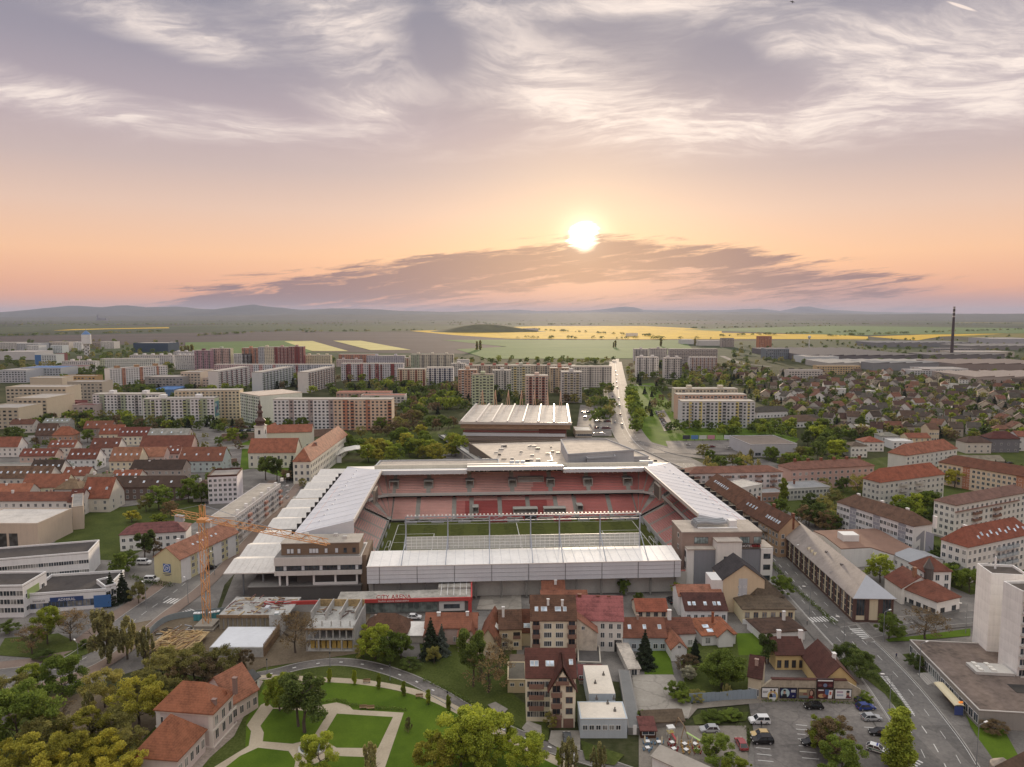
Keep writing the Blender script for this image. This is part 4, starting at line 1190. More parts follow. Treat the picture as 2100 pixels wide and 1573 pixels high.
bp('annex','low annex with flat dark grey felt roof below the peeling gable','annex',(1185,1375),(1232,1377),1360,9.5,'flat',wall=wallm(190,182,165),rm=flatm(92,88,86),wins={'f': (2,1,1,1)})
bp('pavilion','small open pavilion with dark red sheet roof between flat roofed sheds','pavilion',(1188,1403),(1236,1404),1393,5.0,'mono',rh=1.0,wall=wallm(170,150,130),rm=roofm(112,56,54,.8),wins={'f': (6,1,1.0,1.3)})
# ---- pale blue workshop with white sheet roof
b=bp('workshop','pale blue single storey workshop with bleached sheet roof and square windows','building',(1190,1514),(1286,1514),1475,(1218,1440),'flat',wall=bluew,rm=flatm(226,214,194,.10),par=.15,
       wins={'f': (6,1,.95,1.0,{'span': (.03,.88)})},z0=2.0)
part_box(b,'door',WHITE(),11.6,12.4,-.08,-.02,.9,3.1)
mb=MB(); mb.box(3.0,9.2,10.4,24.0,0,4.55,0,1); mb.build('rear_wing',[bluew,flatm(226,214,194,.10)],b)
for i,(x,y) in enumerate(((4.5,8),(6.8,6),(8.0,3),(5,15),(7.5,19),(8.5,8))):
    mb=MB(); mb.box(x - .3,x+.3,y - .25,y+.25,4.5,4.9); mb.tube((x,y,4.9),(x,y,5.5),.15); mb.build('roof_vent',metalm(110,106,100),b)
bp('shed','long grey flat roofed shed alongside the pale blue workshop','shed',(1288,1507),(1315,1508),1493,26.0,'flat',wall=wallm(140,136,130),rm=flatm(126,126,124,.08),par=.1)
# ---- pink and ochre houses left of the cream blocks
b=bp('house','long low house with orange tile roof and pink plaster wings behind the spruces','house',(872,1322),(978,1322),1287,8.0,'gx',1257,wall=pinkw,rm=r_red,wins={'f': (3,1,1.0,1.4,{'span': (.5,1)})},chim=[(3.6,3.2,3.0,.5,whitew),(11.8,3.2,3.2,.4,whitew)])
for x0,L1 in ((.2,5.0),(9.6,4.6)):
    mb=MB(); mb.extrude([(x0,0,0),(x0+L1,0,0),(x0+L1,0,4.4),(x0+L1*(.2 if x0 < 1 else .8),0,6.2),(x0,0,4.4)],(0,-4.5,0),(0,0,0)); mb.build('front_wing',pinkw,b)
    mb=MB(); px_=x0+L1*(.2 if x0 < 1 else .8)
    for xa,za,xb,zb_ in ((x0 - .3,4.3,px_,6.3),(px_,6.3,x0+L1+.3,4.3)):
        q=[(xa,-4.9,za),(xb,-4.9,zb_),(xb,3.5,zb_),(xa,3.5,za)]
        mb.face(q[::-1]); mb.face([(p[0],p[1],p[2]+.2) for p in q]); mb.face([q[0],q[1],(q[1][0],q[1][1],q[1][2]+.2),(q[0][0],q[0][1],q[0][2]+.2)])
    mb.build('wing_roof',r_red,b); link('window',winmesh(.9,1.4,WHITE(),glass(),1),b,(x0+L1*.5,-4.5,1.4))
b=bp('house','ochre two storey house with brown orange tile roof and recessed balcony','house',(1024,1334),(1070,1333),1290,11.0,'gx',1251,wall=wallm(214,192,146),rm=r_brown,wins={'f': (2,2,1.3,1.1,{'skip': ((1,1),)})},z0=1.2,chim=[(1.2,3.4,4.8,.35,whitew)])
part_box(b,'loggia',dark,3.9,5.8,-.05,-.01,3.4,5.2); part_box(b,'balcony',brownw,3.8,5.9,-.12,-.06,3.2,4.2)
b=bp('house','narrow wing with broad orange tile roof and white solar panel','house',(980,1350),(1022,1352),1322,15.0,'gy',1290,wall=wallm(206,188,150),rm=r_red,wins={'f': (1,1,1.3,1.2)})
mb=MB(); mb.obox((4.6,7.0,6.0),(.8,0,-.75),(0,1.3,0),(.05,0,.06)); mb.build('solar_panel',paint(238,238,236),b)
bp('house','low brown tiled link house with two blue roof windows beside the ochre house','house',(1070,1325),(1091,1325),1295,9.0,'gx',1250,wall=wallm(214,196,150),rm=roofm(128,74,56),sky=[(1.0,.25),(1.9,.25)])
bp('house','orange tiled gable house tucked under the grey stadium wall','house',(1112,1236),(1158,1236),1213,9.0,'gx',1184,wall=whitew,rm=r_red,chim=[(4.4,2.2,2.9,.4,whitew)])
bp('house','long orange tiled roof behind the brown roofed cream block','house',(1110,1262),(1204,1262),1226,6.0,'gx',1213,wall=cream,rm=r_red)
bp('house','brown tiled cottage with hipped roof beside the building site','house',(744,1318),(834,1320),1297,8.0,'hip',1257,wall=wallm(190,176,150),rm=r_brown,wins={'f': (4,1,1,1.2)},chim=[(3,4,3.4,.35),(7,4,3.4,.35)])
bp('shed','small shed with bleached white sheet roof beside the brown cottage','shed',(836,1318),(868,1318),1303,5.5,'mono',rh=1.2,wall=wallm(180,174,160),rm=flatm(226,222,214,.12))
bp('garage','row of flat felt roofed garages with ochre walls behind the gable house','garage',(1041,1421),(1079,1421),1395,9.0,'flat',wall=wallm(206,186,140),rm=flatm(104,98,84),wins={'f': (2,1,.9,.7)},z0=1.8,par=.2)
bp('garage','small brown roofed lean-to behind the ochre garages','garage',(1047,1378),(1079,1378),1366,4.0,'mono',rh=.8,wall=wallm(196,176,136),rm=flatm(108,92,76))
# ---- houses between stadium and car park
b=bp('house','white townhouse with dark maroon roof and five roof windows','house',(1405,1279),(1491,1279),1251,11.0,'gx',1216,wall=whitew,rm=roofm(106,62,62),wins={'f': (6,1,1.0,1.6)},z0=1.2,sky=[(1.6,.35),(3.0,.35),(6.4,.35),(9.2,.35),(10.6,.35)])
bp('house','white house with salmon tile roof behind the maroon roofed townhouse','house',(1391,1262),(1480,1262),1222,8.0,'gx',1199,wall=whitew,rm=roofm(186,118,98))
bp('house','small beige house with bright red tile roof and four arched windows','house',(1305,1267),(1369,1267),1253,8.0,'gx',1228,wall=wallm(220,200,172),rm=roofm(172,86,62),wins={'f': (4,1,1.1,1.5)},z0=.5,fr=wallm(150,120,100))
bp('house','low pale blue row house with brown red tiled roof and three roof windows','house',(1278,1336),(1366,1336),1306,9.5,'gx',1267,wall=bluew,rm=roofm(142,84,68),wins={'f': (6,1,1.1,1.3)},sky=[(2,.5),(6.2,.5),(10.4,.5)],chim=[(4.6,4.2,4.4,.3)])
bp('house','white house with brown red roof beside the row house','house',(1366,1330),(1425,1328),1300,9.5,'gx',1267,wall=whitew,rm=roofm(140,80,66),wins={'f': (3,1,1.2,1.4)},chim=[(2,4.2,5,.5,whitew)])
bp('house','white gabled cottage wing with salmon tile roof and tiny attic window','house',(1377,1356),(1408,1355),1331,13.0,'gy',1317,wall=whitew,rm=roofm(182,110,84),wins={'f': (1,1,.7,.7,{'z0': 3.6})})
b=bp('house','new house with bright orange tiled roof and white roof windows','house',(1440,1326),(1508,1322),1304,11.0,'hip',1274,wall=whitew,rm=r_orange,wins={'f': (3,1,1.3,1.6)},sky=[(1.8,.62),(2.6,.62),(2.4,.3),(3.2,.3)],chim=[(5,5,4.4,.3,r_orange)])
mb=MB(); mb.extrude([(4.2,0,0),(8.4,0,0),(8.4,0,3.6),(6.3,0,5.4),(4.2,0,3.6)],(0,-1.5,0),(0,3,0)); mb.build('front_gable',whitew,b)
mb=MB()
for s in (-1,1):
    q=[(6.3,-2.0,5.7),(6.3+s*2.7,-2.0,3.4),(6.3+s*2.7,3.4,3.4),(6.3,3.4,5.7)]; mb.face(q[::s]); mb.face([(a,b_,c - .16) for a,b_,c in q][::-s])
mb.build('gable_roof',r_orange,b)
bp('shed','long narrow shed with rusty white sheet roof next to the row house garden','shed',(1289,1386),(1312,1385),1372,15.5,'mono',rh=.6,wall=wallm(206,200,190),rm=flatm(196,184,168,.3),wins={'f': (1,1,1.4,1.8,{'z0': .1})})
b=bp('house','old cream corner house with weathered brown hipped roof and boarded windows','house',(1523,1280),(1629,1280),1250,12.0,'hip',1222,wall=wallm(226,212,166),rm=r_old,wins={'f': (6,1,1.3,1.7,{'fr': wallm(196,160,120)})},z0=2.0)
part_box(b,'lower_wall',whitew,-.08,15.3,-.12,-.02,0,1.6)
bp('house','weathered brown roofed rear wing behind the cream corner house','house',(1545,1262),(1605,1258),1228,14.0,'hipy',1190,wall=wallm(200,190,160),rm=r_old)
b=bp('apartment_house','beige gable ended house with black roof in front of the hotel','house',(1481,1256),(1566,1256),1189,11.0,'gy',1159,wall=wallm(214,190,150),rm=roofm(56,52,54,.5),wins={'f': (2,3,.8,.5,{'span': (.33,.6)})},z0=3.0)
part_box(b,'glazed_strip',wallm(186,190,196),4.9,7.6,-.06,-.01,0,11.0); part_box(b,'stair_wall',whitew,-3.6,-.02,0,7.0,0,10.5)
part_box(b,'roof_dormer',wallm(196,198,196),5.0,7.7,.4,4.5,9.5,12.6)
# ---- courtyard house by the road with the billboard wall
mar=roofm(100,56,54); ochre=wallm(216,182,104); firew=mat('weathered_firewall',rgb(178,164,138),.95,.22,.4,streak=.35,sc2=1.6)
b=bp('house','yellow courtyard house with maroon roof and dark doors','house',(1590,1374),(1650,1374),1342,9.0,'gx',1306,wall=ochre,rm=mar,wins={'f': (4,1,.9,1.9,{'fr': wallm(90,60,40)})},z0=.7,chim=[(2.2,4.2,4.6,.5,whitew),(8.0,4.2,4.6,.5,whitew)])
bp('house','brown roofed street house behind the yellow courtyard house','house',(1562,1318),(1650,1312),1299,9.0,'hip',1272,wall=whitew,rm=roofm(104,76,68),chim=[(9,4.5,4.0,.4,whitew)])
b=bp('house','long maroon roofed house wing running along the main road','house',(1644,1341,4.0),(1686,1398,4.0),None,(1769,1415),'gx',rh=4.0,wall=ochre,rm=mar,chim=[(10,4.3,5.2,.5,whitew)])
b=bp('house','gabled outbuilding with steep maroon roof left of the billboard wall','house',(1533,1430),(1560,1436),1385,8.0,'gx',rh=3.4,wall=wallm(206,190,156),rm=mar,wins={'f': (3,1,.7,1.6)},chim=[(1.6,2.2,3.4,.4)])
p0,p1=W(1557,1437),W(1765,1441); d_=p1 - p0; Lw=d_.length; rz_=math.atan2(d_.y,d_.x); hw=hgt(p0,1393)
fwall=thing('firewall','bare weathered firewall carrying a row of billboards over the car park','wall',(p0.x,p0.y,0),rz_)
mb=MB(); mb.extrude([(0,0,0),(Lw,0,0),(Lw,0,3.2),(Lw - 3.8,0,hw),(3.0,0,hw),(0,0,3.0)],(0,.0,0),(0,.7,0)); mb.build('wall',firew,fwall)
mb=MB(); mb.box(2.8,Lw - 3.4,-.15,.9,hw+.01,hw+.16); mb.build('tile_coping',mar,fwall)
def poster(nm,x,z,w,h,label,bg,shapes,group='billboards on the firewall'):
    o=thing('billboard',label,'billboard',(p0.x+d_.normalized().x*x,p0.y+d_.normalized().y*x,z),rz_,group)
    mb=MB(); mb.box(0,w,-.25,-.06,0,h); mb.build('frame',paint(28,28,30),o)
    mb=MB(); mb.face([(.14,-.256,.14),(w - .14,-.256,.14),(w - .14,-.256,h - .14),(.14,-.256,h - .14)]); pn=mb.build('poster',bg,o)
    for i,(kind,c,pts) in enumerate(shapes):
        mb=MB(); y=-.262 - .005*i
        if kind == 'q': mb.face([(pts[0]*w,y,pts[1]*h),(pts[2]*w,y,pts[1]*h),(pts[2]*w,y,pts[3]*h),(pts[0]*w,y,pts[3]*h)])
        elif kind == 'e': mb.face([(pts[0]*w+cos(t*pi/8)*pts[2]*w,y,pts[1]*h+sin(t*pi/8)*pts[3]*h) for t in range(16)])
        else: mb.face([(px_*w,y,pz*h) for px_,pz in pts])
        mb.build('print',c,pn)
PW,PB,PR,PY,PS_,PN=paint(228,230,228),paint(26,34,92),paint(150,30,34),paint(222,192,40),paint(196,150,124),paint(34,34,42)
bw=(Lw - 2.4)/5; z_b=.9
def man(x,c,s=1.0): return [('p',c,[(x - .11*s,.06),(x+.11*s,.06),(x+.08*s,.42),(x - .08*s,.42)]),('e',PS_,(x,.6,.05*s,.19)),('p',PN,[(x - .055*s,.68),(x+.055*s,.68),(x+.04*s,.84),(x - .04*s,.84)])]
poster('a',.4,z_b,bw - .3,2.6,'white billboard showing two suited figures before a yellow arc, leftmost on the firewall',PW,[('e',PY,(.66,.2,.3,.5)),('e',PW,(.66,.1,.22,.42)),*man(.56,PN),*man(.76,paint(120,150,200)),('q',paint(120,124,130),(.08,.62,.38,.68)),('q',paint(120,124,130),(.08,.5,.33,.56))])
poster('b',.4+bw,z_b,bw - .3,2.6,'dark blue billboard showing one suited figure on a pale disc',PB,[('e',paint(168,204,208),(.32,.5,.26,.44)),*man(.28,PN,1.5),('q',PW,(.66,.74,.92,.82)),('q',PW,(.66,.6,.92,.68)),('q',PW,(.74,.2,.84,.26))])
poster('c',.4+2*bw,z_b,bw - .3,2.6,'tan billboard showing a long haired figure in red at its right side',paint(148,128,98),[('q',paint(206,190,130),(.06,.62,.5,.86)),('q',PR,(.3,.4,.54,.5)),('q',paint(120,132,134),(.06,.06,.58,.3)),('e',paint(60,34,26),(.8,.5,.15,.42)),('e',PS_,(.78,.55,.09,.24)),('p',PR,[(.62,.06),(.92,.06),(.84,.3),(.68,.3)])])
poster('d',.4+3*bw,z_b,bw - .3,2.6,'dark red billboard with food pictures and a white red tower shape',paint(92,34,36),[('q',paint(60,110,170),(.5,.4,.78,.92)),('p',PW,[(.68,.06),(.9,.06),(.96,.86),(.74,.86)]),('q',paint(214,90,50),(.76,.4,.88,.72)),('e',paint(206,160,90),(.3,.3,.2,.2)),('e',paint(170,84,50),(.46,.34,.12,.16)),('q',PW,(.1,.8,.42,.9))])
poster('e',.4+4*bw,z_b,bw - .3,2.6,'white billboard with pale red lettering and a small figure, rightmost on the firewall',PW,[('q',paint(190,160,180),(.12,.6,.48,.78)),('q',paint(170,180,200),(.12,.3,.5,.48)),('e',PS_,(.76,.55,.1,.22)),('p',paint(110,50,60),[(.64,.1),(.9,.1),(.84,.42),(.7,.42)]),('e',PN,(.77,.74,.1,.12)),('q',PR,(.86,.12,.95,.28))])
poster('f',.4+3*bw,z_b+2.75,bw - .3,2.3,'dark red billboard mounted above the row on the firewall',paint(82,22,30),[('q',PW,(.06,.74,.94,.88)),('e',paint(110,130,170),(.5,.3,.12,.2)),('e',paint(120,60,60),(.2,.3,.12,.14)),('e',paint(120,60,60),(.8,.3,.12,.14))])
# corrugated fence beside the lane
fa,fb=W(1413,1441),W(1556,1434); fd=fb - fa
fen=thing('fence','pale blue corrugated metal fence beside the gravel lane','fence',(fa.x,fa.y,0),math.atan2(fd.y,fd.x))
for i in range(16):
    mb=MB(); x=fd.length*i/16; w_=fd.length/16 - .03; z1=2.3+(.25 if i > 8 else 0)+(i % 3)*.05
    for q in range(4):
        mb.box(x+w_*q/4,x+w_*(q+.5)/4,-.05,0,0,z1); mb.box(x+w_*(q+.5)/4,x+w_*(q+1)/4,-.02,.03,0,z1)
    mb.build('sheet_panel',metalm(150,168,182,.55),fen)

# ---- stadium entrance building with the red frame
def sbox(parent,name,m,x0,x1,y0,y1,z0,z1):
    mb=MB(); mb.box(x0,x1,y0,y1,z0,z1); return mb.build(name,m,parent)
red=paint(206,40,28,.45)
ent=thing('entrance_building','low stadium entrance building with red frame and glass front','building',SW(0,0,.2),SA)
sbox(ent,'wall',wallm(132,130,124),-60,-21.2,-60.4,-55.8,0,4.6)
mb=MB(); mb.box(-62,-20.6,-61.0,-54.4,4.62,4.9); mb.box(-31,-20.6,-54.38,-47.5,5.3,5.6); mb.build('roof',flatm(176,170,158,.28),ent)
sbox(ent,'red_fascia',red,-84,-20.3,-61.5,-61.02,3.9,5.0); sbox(ent,'red_column',red,-21.4,-20.28,-61.6,-60.6,0,3.88)
mb=MB(); mb.extrude([(0,-61.5,3.8),(0,-61.5,5.0),(0,-47.6,6.6),(0,-47.6,4.2)][::-1],(-20.55,0,0),(-20.1,0,0)); mb.build('red_fin',red,ent)
sbox(ent,'side_wall',wallm(168,164,158),-31,-20.7,-54.4,-47.6,0,5.28)
for i in range(14):
    x=-56+i*1.85
    link('glass_panel',winmesh(1.7,2.9,metalm(120,120,116),glass('entrance_glass',(.10,.12,.11,1)),0),ent,(x,-60.42,.4))
sbox(ent,'kiosk',wallm(206,204,198),-30.5,-22.5,-60.9,-60.45,.5,3.6); sbox(ent,'kiosk_window',glass(),-29,-24,-60.95,-60.92,1.3,2.7)
for i in range(5): sbox(ent,'roof_beam',paint(232,232,230),-30+i*2.0,-29.85+i*2.0,-61.2,-48,5.62,5.8)
tx=text('CITY ARENA',1.9,red,ent,(-44.5,-61.55,5.1),(pi/2,0,0),.08,'lettering')
text('Štadión antona malatinského',.82,paint(240,238,232),ent,(-44.5,-61.56,4.15),(pi/2,0,0),.02,'lettering')
# parking court behind the houses
area('parking_court',[(977,1252),(990,1212),(1068,1209),(1070,1252)],roofpark,0.3)
mb=MB()
for i in range(6):
    for (ua,ub) in ((983,1008),(1040,1066)):
        a,b_=W(ua+(6 - i)*.8,1250 - i*6.5),W(ub+(6 - i)*.3,1249.5 - i*6.5)
        mb.face([(q.x,q.y+o,.32) for q,o in ((a,-.12),(b_,-.12),(b_,.12),(a,.12))])
mb.build('bay_marking',LINE,kind='structure')

# ---- office block at the left stadium corner
off=thing('office_building','stepped office building with dark plinth, white middle storeys and brown top at the stadium corner','building',SW(0,0,.2),SA)
pl=mat('charcoal_cladding',rgb(94,90,86),.6,.06,.3,spec=.4,rows=.6); bro=mat('brown_cladding',rgb(128,104,80),.7,.08,.3,rows=.7); lw=wallm(206,202,196)
sbox(off,'plinth',pl,-93,-56.6,-47.5,-36,0,4.2); sbox(off,'terrace_slab',flatm(110,106,102),-93.3,-56.4,-47.8,-36,4.22,4.5)
sbox(off,'recessed_storey',pl,-78,-57.2,-44.5,-34,4.52,8.0)
for x in (-83.0,-80.6,-72,-65,-58): sbox(off,'column',paint(226,224,220),x - .3,x+.3,-47.0,-46.4,4.52,8.0)
sbox(off,'parapet',paint(216,214,210),-72,-58,-47.1,-46.9,4.52,5.4)
sbox(off,'white_storey',lw,-84.5,-56.3,-47.6,-33,8.02,9.5); sbox(off,'window_band_core',pl,-84.3,-56.5,-47.3,-33,9.52,11.3); sbox(off,'white_storey',lw,-84.5,-56.3,-47.6,-33,11.32,14.1)
sbox(off,'terrace',flatm(128,124,120),-84.2,-56.6,-47.3,-35,14.12,14.3)
for i in range(24):
    x=-84.0+i*1.16
    link('window',winmesh(.95,1.5,metalm(60,60,60),glass() if i % 5 not in (2,) else paint(206,214,222),0),off,(x+.6,-47.3,9.65))
sbox(off,'top_storey',bro,-82.5,-57.2,-45.8,-36.6,14.32,18.1); sbox(off,'roof',flatm(176,166,152),-82.7,-57.0,-46.0,-36.4,18.12,18.35)
for i,x in enumerate((-80.2,-79,-76.8,-73,-72,-71,-68,-64.6,-61.8,-58.9)):
    link('window',winmesh(.9,1.5,metalm(70,70,70),paint(214,222,230) if i < 8 else glass(),0),off,(x,-45.8,14.9))
for i,(x,y) in enumerate(((-76,-38),(-66,-39),(-62.5,-42))):
    sbox(off,'roof_unit',metalm(196,194,188),x - .7,x+.7,y - .5,y+.5,18.36,19.3)
sbox(off,'side_tower',bro,-56.9,-54.9,-46,-30,0,14.0)
# white folded canopies over the left forecourt
can_t=mat('canopy_sheet',rgb(214,208,200),.55,.08,.3,spec=.35,streak=.0,sc2=1.2); can_w=mat('canopy_sheet_white',rgb(238,230,216),.5,.05,.3,sc2=1.0)
for i in range(10):
    y0=-44+i*15.2+(3.0 if i > 2 else 0)+(3.0 if i > 5 else 0); xr=-83.2 if i < 3 else -86; xl=-102
    o=thing('canopy','white folded sheet canopy on posts, %s in the row beside the stadium' % ['nearest','second nearest','third nearest','fourth nearest','fifth nearest','sixth nearest','seventh nearest','eighth nearest','ninth nearest','farthest'][i],'canopy',SW(0,0,.2),SA,'folded canopies beside the stadium')
    if i > 6: xr=-88
    zf,zp,ze=7.9,9.4,8.4; ym,ye=y0+10.2,y0+15.0
    mb=MB()
    for q,m_ in (([(xl,y0,zf),(xr,y0,zf),(xr,ym,zp),(xl+.2,ym,zp)],0),([(xl+.2,ym,zp),(xr,ym,zp),(xr,ye,ze),(xl,ye,ze)],1)):
        mb.face(q,m_); mb.face([(a,b_,c - .3) for a,b_,c in q][::-1],m_)
    mb.face([(xl,y0,zf - .3),(xr,y0,zf - .3),(xr,y0,zf),(xl,y0,zf)],0)
    mb.face([(xl,y0,zf),(xl+.2,ym,zp),(xl+.2,ym,zp - .3),(xl,y0,zf - .3)],0); mb.face([(xl+.2,ym,zp),(xl,ye,ze),(xl,ye,ze - .3),(xl+.2,ym,zp - .3)],0)
    mb.build('roof_sheet',[can_t,can_w],o)
    mb=MB()
    for q in range(1,9):
        mb.beam((xl+q*2.1,y0+.1,zf+.05),(xl+q*2.1,ym,zp+.05),.1)
    mb.build('seams',can_t,o,kind='stuff')
    for x in (-96,-89.5):
        mb=MB(); mb.tube((x,y0+1.2,0),(x,y0+1.2,7.9),.3,n=10); mb.build('post',metalm(120,124,128),o)
# dark fins on both outer walls
for s in (-1,1):
    for i in range(13):
        y=-24+i*7.6
        sbox(stad,'outer_fin',mat('fin_charcoal',rgb(46,46,48),.6),min(s*79.3,s*86.5) if s > 0 else -84.5,max(s*79.3,s*86.5) if s > 0 else -79.3,y,y+.8,6.0,16.0)

# ---- hotel at the right stadium corner
hot=thing('hotel','hotel in brown brick with white and grey cubes at the stadium corner','hotel',W(1422,1210),math.radians(1.5))
brk=mat('brown_brick',rgb(152,128,114),.8,.12,.4,rows=.25); gry=wallm(136,140,148); hw_=wallm(222,220,214); rt=flatm(176,164,150)
px_m=1457/262.
def hb(name,m,x0,x1,y0,y1,z0,z1): return sbox(hot,name,m,x0,x1,y0,y1,z0,z1)
hb('brick_body',brk,-3.4,24.0,3.2,17,0,18.9); hb('roof',rt,-3.6,24.2,3.0,17.2,18.92,19.3)
hb('grey_cube',gry,.02,8.0,0,3.18,0,13.9); hb('white_side',hw_,-2.4,0.0,.2,6.0,2.0,14.3); hb('cube_roof',rt,-2.5,8.2,-.15,3.18,13.92,14.35)
hb('white_stair_tower',hw_,7.2,15.6,-1.6,3.18,0,17.0); hb('tower_roof',rt,7.0,15.8,-1.8,3.18,17.02,17.4)
hb('grey_wing',gry,15.62,22.6,.0,3.18,0,14.0); hb('white_corner',hw_,22.62,26.6,-.6,8.0,0,14.4); hb('wing_roof',rt,15.6,26.8,-.2,8.2,14.42,14.75)
for z in (3.4,7.2,11): 
    link('window',winmesh(2.2,1.6,metalm(50,50,52),glass(),2),hot,(24.6,-.6,z))
    link('window',winmesh(2.6,2.0,metalm(50,50,52),glass(),1),hot,(-2.4,2.9,z),-pi/2)
for x in (10.1,12.9):
    for z in (6.0,10.4): link('window',winmesh(.9,1.7,metalm(50,50,52),glass(),0),hot,(x,-1.6,z))
for x,w_ in ((3.2,4.6),(18.2,3.2),(22.6,2.4)): link('window',winmesh(w_,2.1,metalm(50,50,52),glass('hotel_glass',(.16,.2,.2,1)),4),hot,(x,3.2,15.2))
for z in (4,8,12,16): link('window',winmesh(1.6,1.4,hw_,glass(),0),hot,(-3.4,8,z),-pi/2)
hb('sign_board',paint(20,20,22),15.9,22.2,-.5,-.3,14.76,16.1)
text('HOTEL',1.2,paint(240,240,240),hot,(17.7,-.52,14.98),(pi/2,0,0),.03); text('ARENA',1.2,paint(190,30,30),hot,(20.6,-.52,14.98),(pi/2,0,0),.03)
mb=MB()
for j in range(3):
    y=8+j*2.0; pts=[Vector((3+i*1.5,y,21.0+.25*sin(i))) for i in range(8)]
    mb.tube((2.6,y,19.3),(2.6,y,20.6),.55); 
    for a,b_ in zip([Vector((2.6,y,20.6))]+pts,pts): mb.tube(a,b_,.55)
mb.build('air_ducts',metalm(150,154,158,.3),hot,kind='stuff')
hb('air_unit',paint(226,226,224),14.4,17.0,8,11,19.32,21.6); hb('air_unit_base',paint(226,226,224),3,16.8,6.4,7.4,19.32,19.6)

# ---- institution with cream walls and brown pilasters on the main road
ch=hgt(W(1751,1277),1227)
b=bp('institution','long cream building with brown pilasters and grey sheet roof along the main road','building',(1607,1097,ch),(1752,1227,ch),None,(1830,1226),'halfr',rh=5.4,wall=wallm(222,204,164),rm=mat('weathered_sheet_roof',rgb(150,138,130),.6,.2,.2,streak=.2,sc2=.9),
       wins={'f': (26,3,1.1,1.7,{'bars': 1})},z0=1.2,mtop=metalm(168,174,184),fr=wallm(100,78,66),plinth=(.9,wallm(104,76,66)),ov=.7)
Lc=(W(1752,1227,ch) - W(1607,1097,ch)).length; pil=wallm(106,76,68)
for i in range(14): part_box(b,'pilaster',pil,Lc*i/13 - .35 - (.1 if i == 13 else 0),Lc*i/13+.35,-.22,-.0,.92,ch - .02)
Dc=abs((W(1830,1226,ch) - W(1607,1097,ch)).dot(Vector((-(W(1752,1227,ch) - W(1607,1097,ch)).y,(W(1752,1227,ch) - W(1607,1097,ch)).x,0)).normalized()))
for i in range(4): part_box(b,'pilaster',pil,Lc,Lc+.22,Dc*i/3 - .6*(i > 0),Dc*i/3+.6*(i < 3),.92,ch - .02)
for i in (0,2): link('window',winmesh(Dc/3*.6,5.0,pil,glass(),2),b,(Lc,Dc*(i+.5)/3,2.4),pi/2)
for i in range(3):
    mb=MB(); x=22+i*2.8; mb.extrude([(-.9,0,0),(.9,0,0),(.9,0,1.1),(0,0,2.0),(-.9,0,1.1)],(x,1.0,ch+.5),(x,3.4,ch+.5)); mb.build('dormer',wallm(196,178,140),b)
for x in (Lc*.7,Lc*.5): part_box(b,'roof_vent',metalm(120,112,108),x - .5,x+.5,Dc*.3,Dc*.3+.8,ch+3,ch+4.2)
# ---- dormitory tower and its low flat entrance hall
conc_p=mat('panel_concrete',rgb(234,232,228),.9,.10,.25,streak=.5,sc2=1.2,rows=2.8)
def tower(A,B,vt,D,label,wn=None):
    a,b_=W(*A),W(*B); d=b_ - a; h=hgt(b_,vt)
    o=thing('tower_block',label,'tower block',(a.x,a.y,0),math.atan2(d.y,d.x)); L=d.length
    part_box(o,'wall',conc_p,0,L,0,D,0,h); 
    mb=MB(); mb.box(.3,L - .3,.3,D - .3,h+.01,h+.1)
    mb.build('roof',flatm(92,82,74,.25),o)
    mb=MB()
    for q in ((0,L,0,.28),(0,L,D - .28,D),(0,.28,.28,D - .28),(L - .28,L,.28,D - .28)): mb.box(*q,h+.005,h+.7)
    mb.build('parapet',conc_p,o)
    if wn:
        for j in range(10):
            for i in range(wn):
                z=1.4+j*2.75; y=1.6+i*3.1
                link('window',winmesh(2.3,1.5,WHITE(),glass(),2),o,(L,y,z),pi/2)
                mb=MB(); mb.box(L,L+1.0,y - 1.4,y+1.4,z - .5,z - .35); mb.box(L+.92,L+1.0,y - 1.4,y+1.4,z - .35,z+.4); mb.build('balcony',paint(196,194,188),o)
    mb=MB(); mb.tube((2,D*.4,h),(2,D*.4,h+3.4),.3,.2); mb.build('antenna',paint(232,232,232),o)
    return o
tower((1992,1338),(2021,1366),1181,9.0,'blank white concrete stair tower of the dormitory, left of the balcony block')
tower((2044,1391),(2083,1419),1218,30.0,'white concrete dormitory slab with balconies at the right edge',9)
b=bp('hall','low entrance hall with wide stained flat roof beside the white dormitory towers','building',(1866,1314,4.0),(2008,1459,4.0),None,30.0,'flat',wall=wallm(150,144,136),rm=mat('stained_roof',rgb(112,96,86),.95,.42,.13,sc2=.8),par=.35,trim=wallm(186,180,172),wins={'f': (16,1,1.7,1.9,{'bars': 1})},z0=1.0)
part_box(b,'roof_skylight',wallm(190,188,182),13,18,8,17,4.2,4.9)
mb=MB()
for x in (13.8,15.6,17.0):
    for y in (9.5,12.5): mb.box(x - .5,x+.5,y - .5,y+.5,4.9,5.3)
mb.build('skylight_domes',paint(226,224,214),b)
part_box(b,'light_well',dark,22,26,13,18,4.13,4.2)
for i in range(5): part_box(b,'entrance_step',wallm(170,164,156),11+i*.1,17 - i*.1,-3.2+i*.45,-.1,i*.15,i*.15+.15)
for i in range(5): link('door',winmesh(1.0,2.4,WHITE(),glass('entrance_glass',(.10,.12,.11,1)),0),b,(11.8+i*1.1,0,.75))
b=bp('house','modern white house with brown roof and rounded stone bay at the lower right corner','house',(2046,1573,5.0),(2130,1640,5.0),None,14.0,'gx',rh=3.0,wall=whitew,rm=roofm(96,72,60),wins={'f': (4,2,.9,1.4)})
mb=MB(); mb.lathe([(2.2,0),(2.2,4.6),(0,6.2)],(-1.0,2.0,0),12); mb.build('bay',mat('striped_stone',rgb(150,136,122),.9,.2,.4,rows=.8),b)
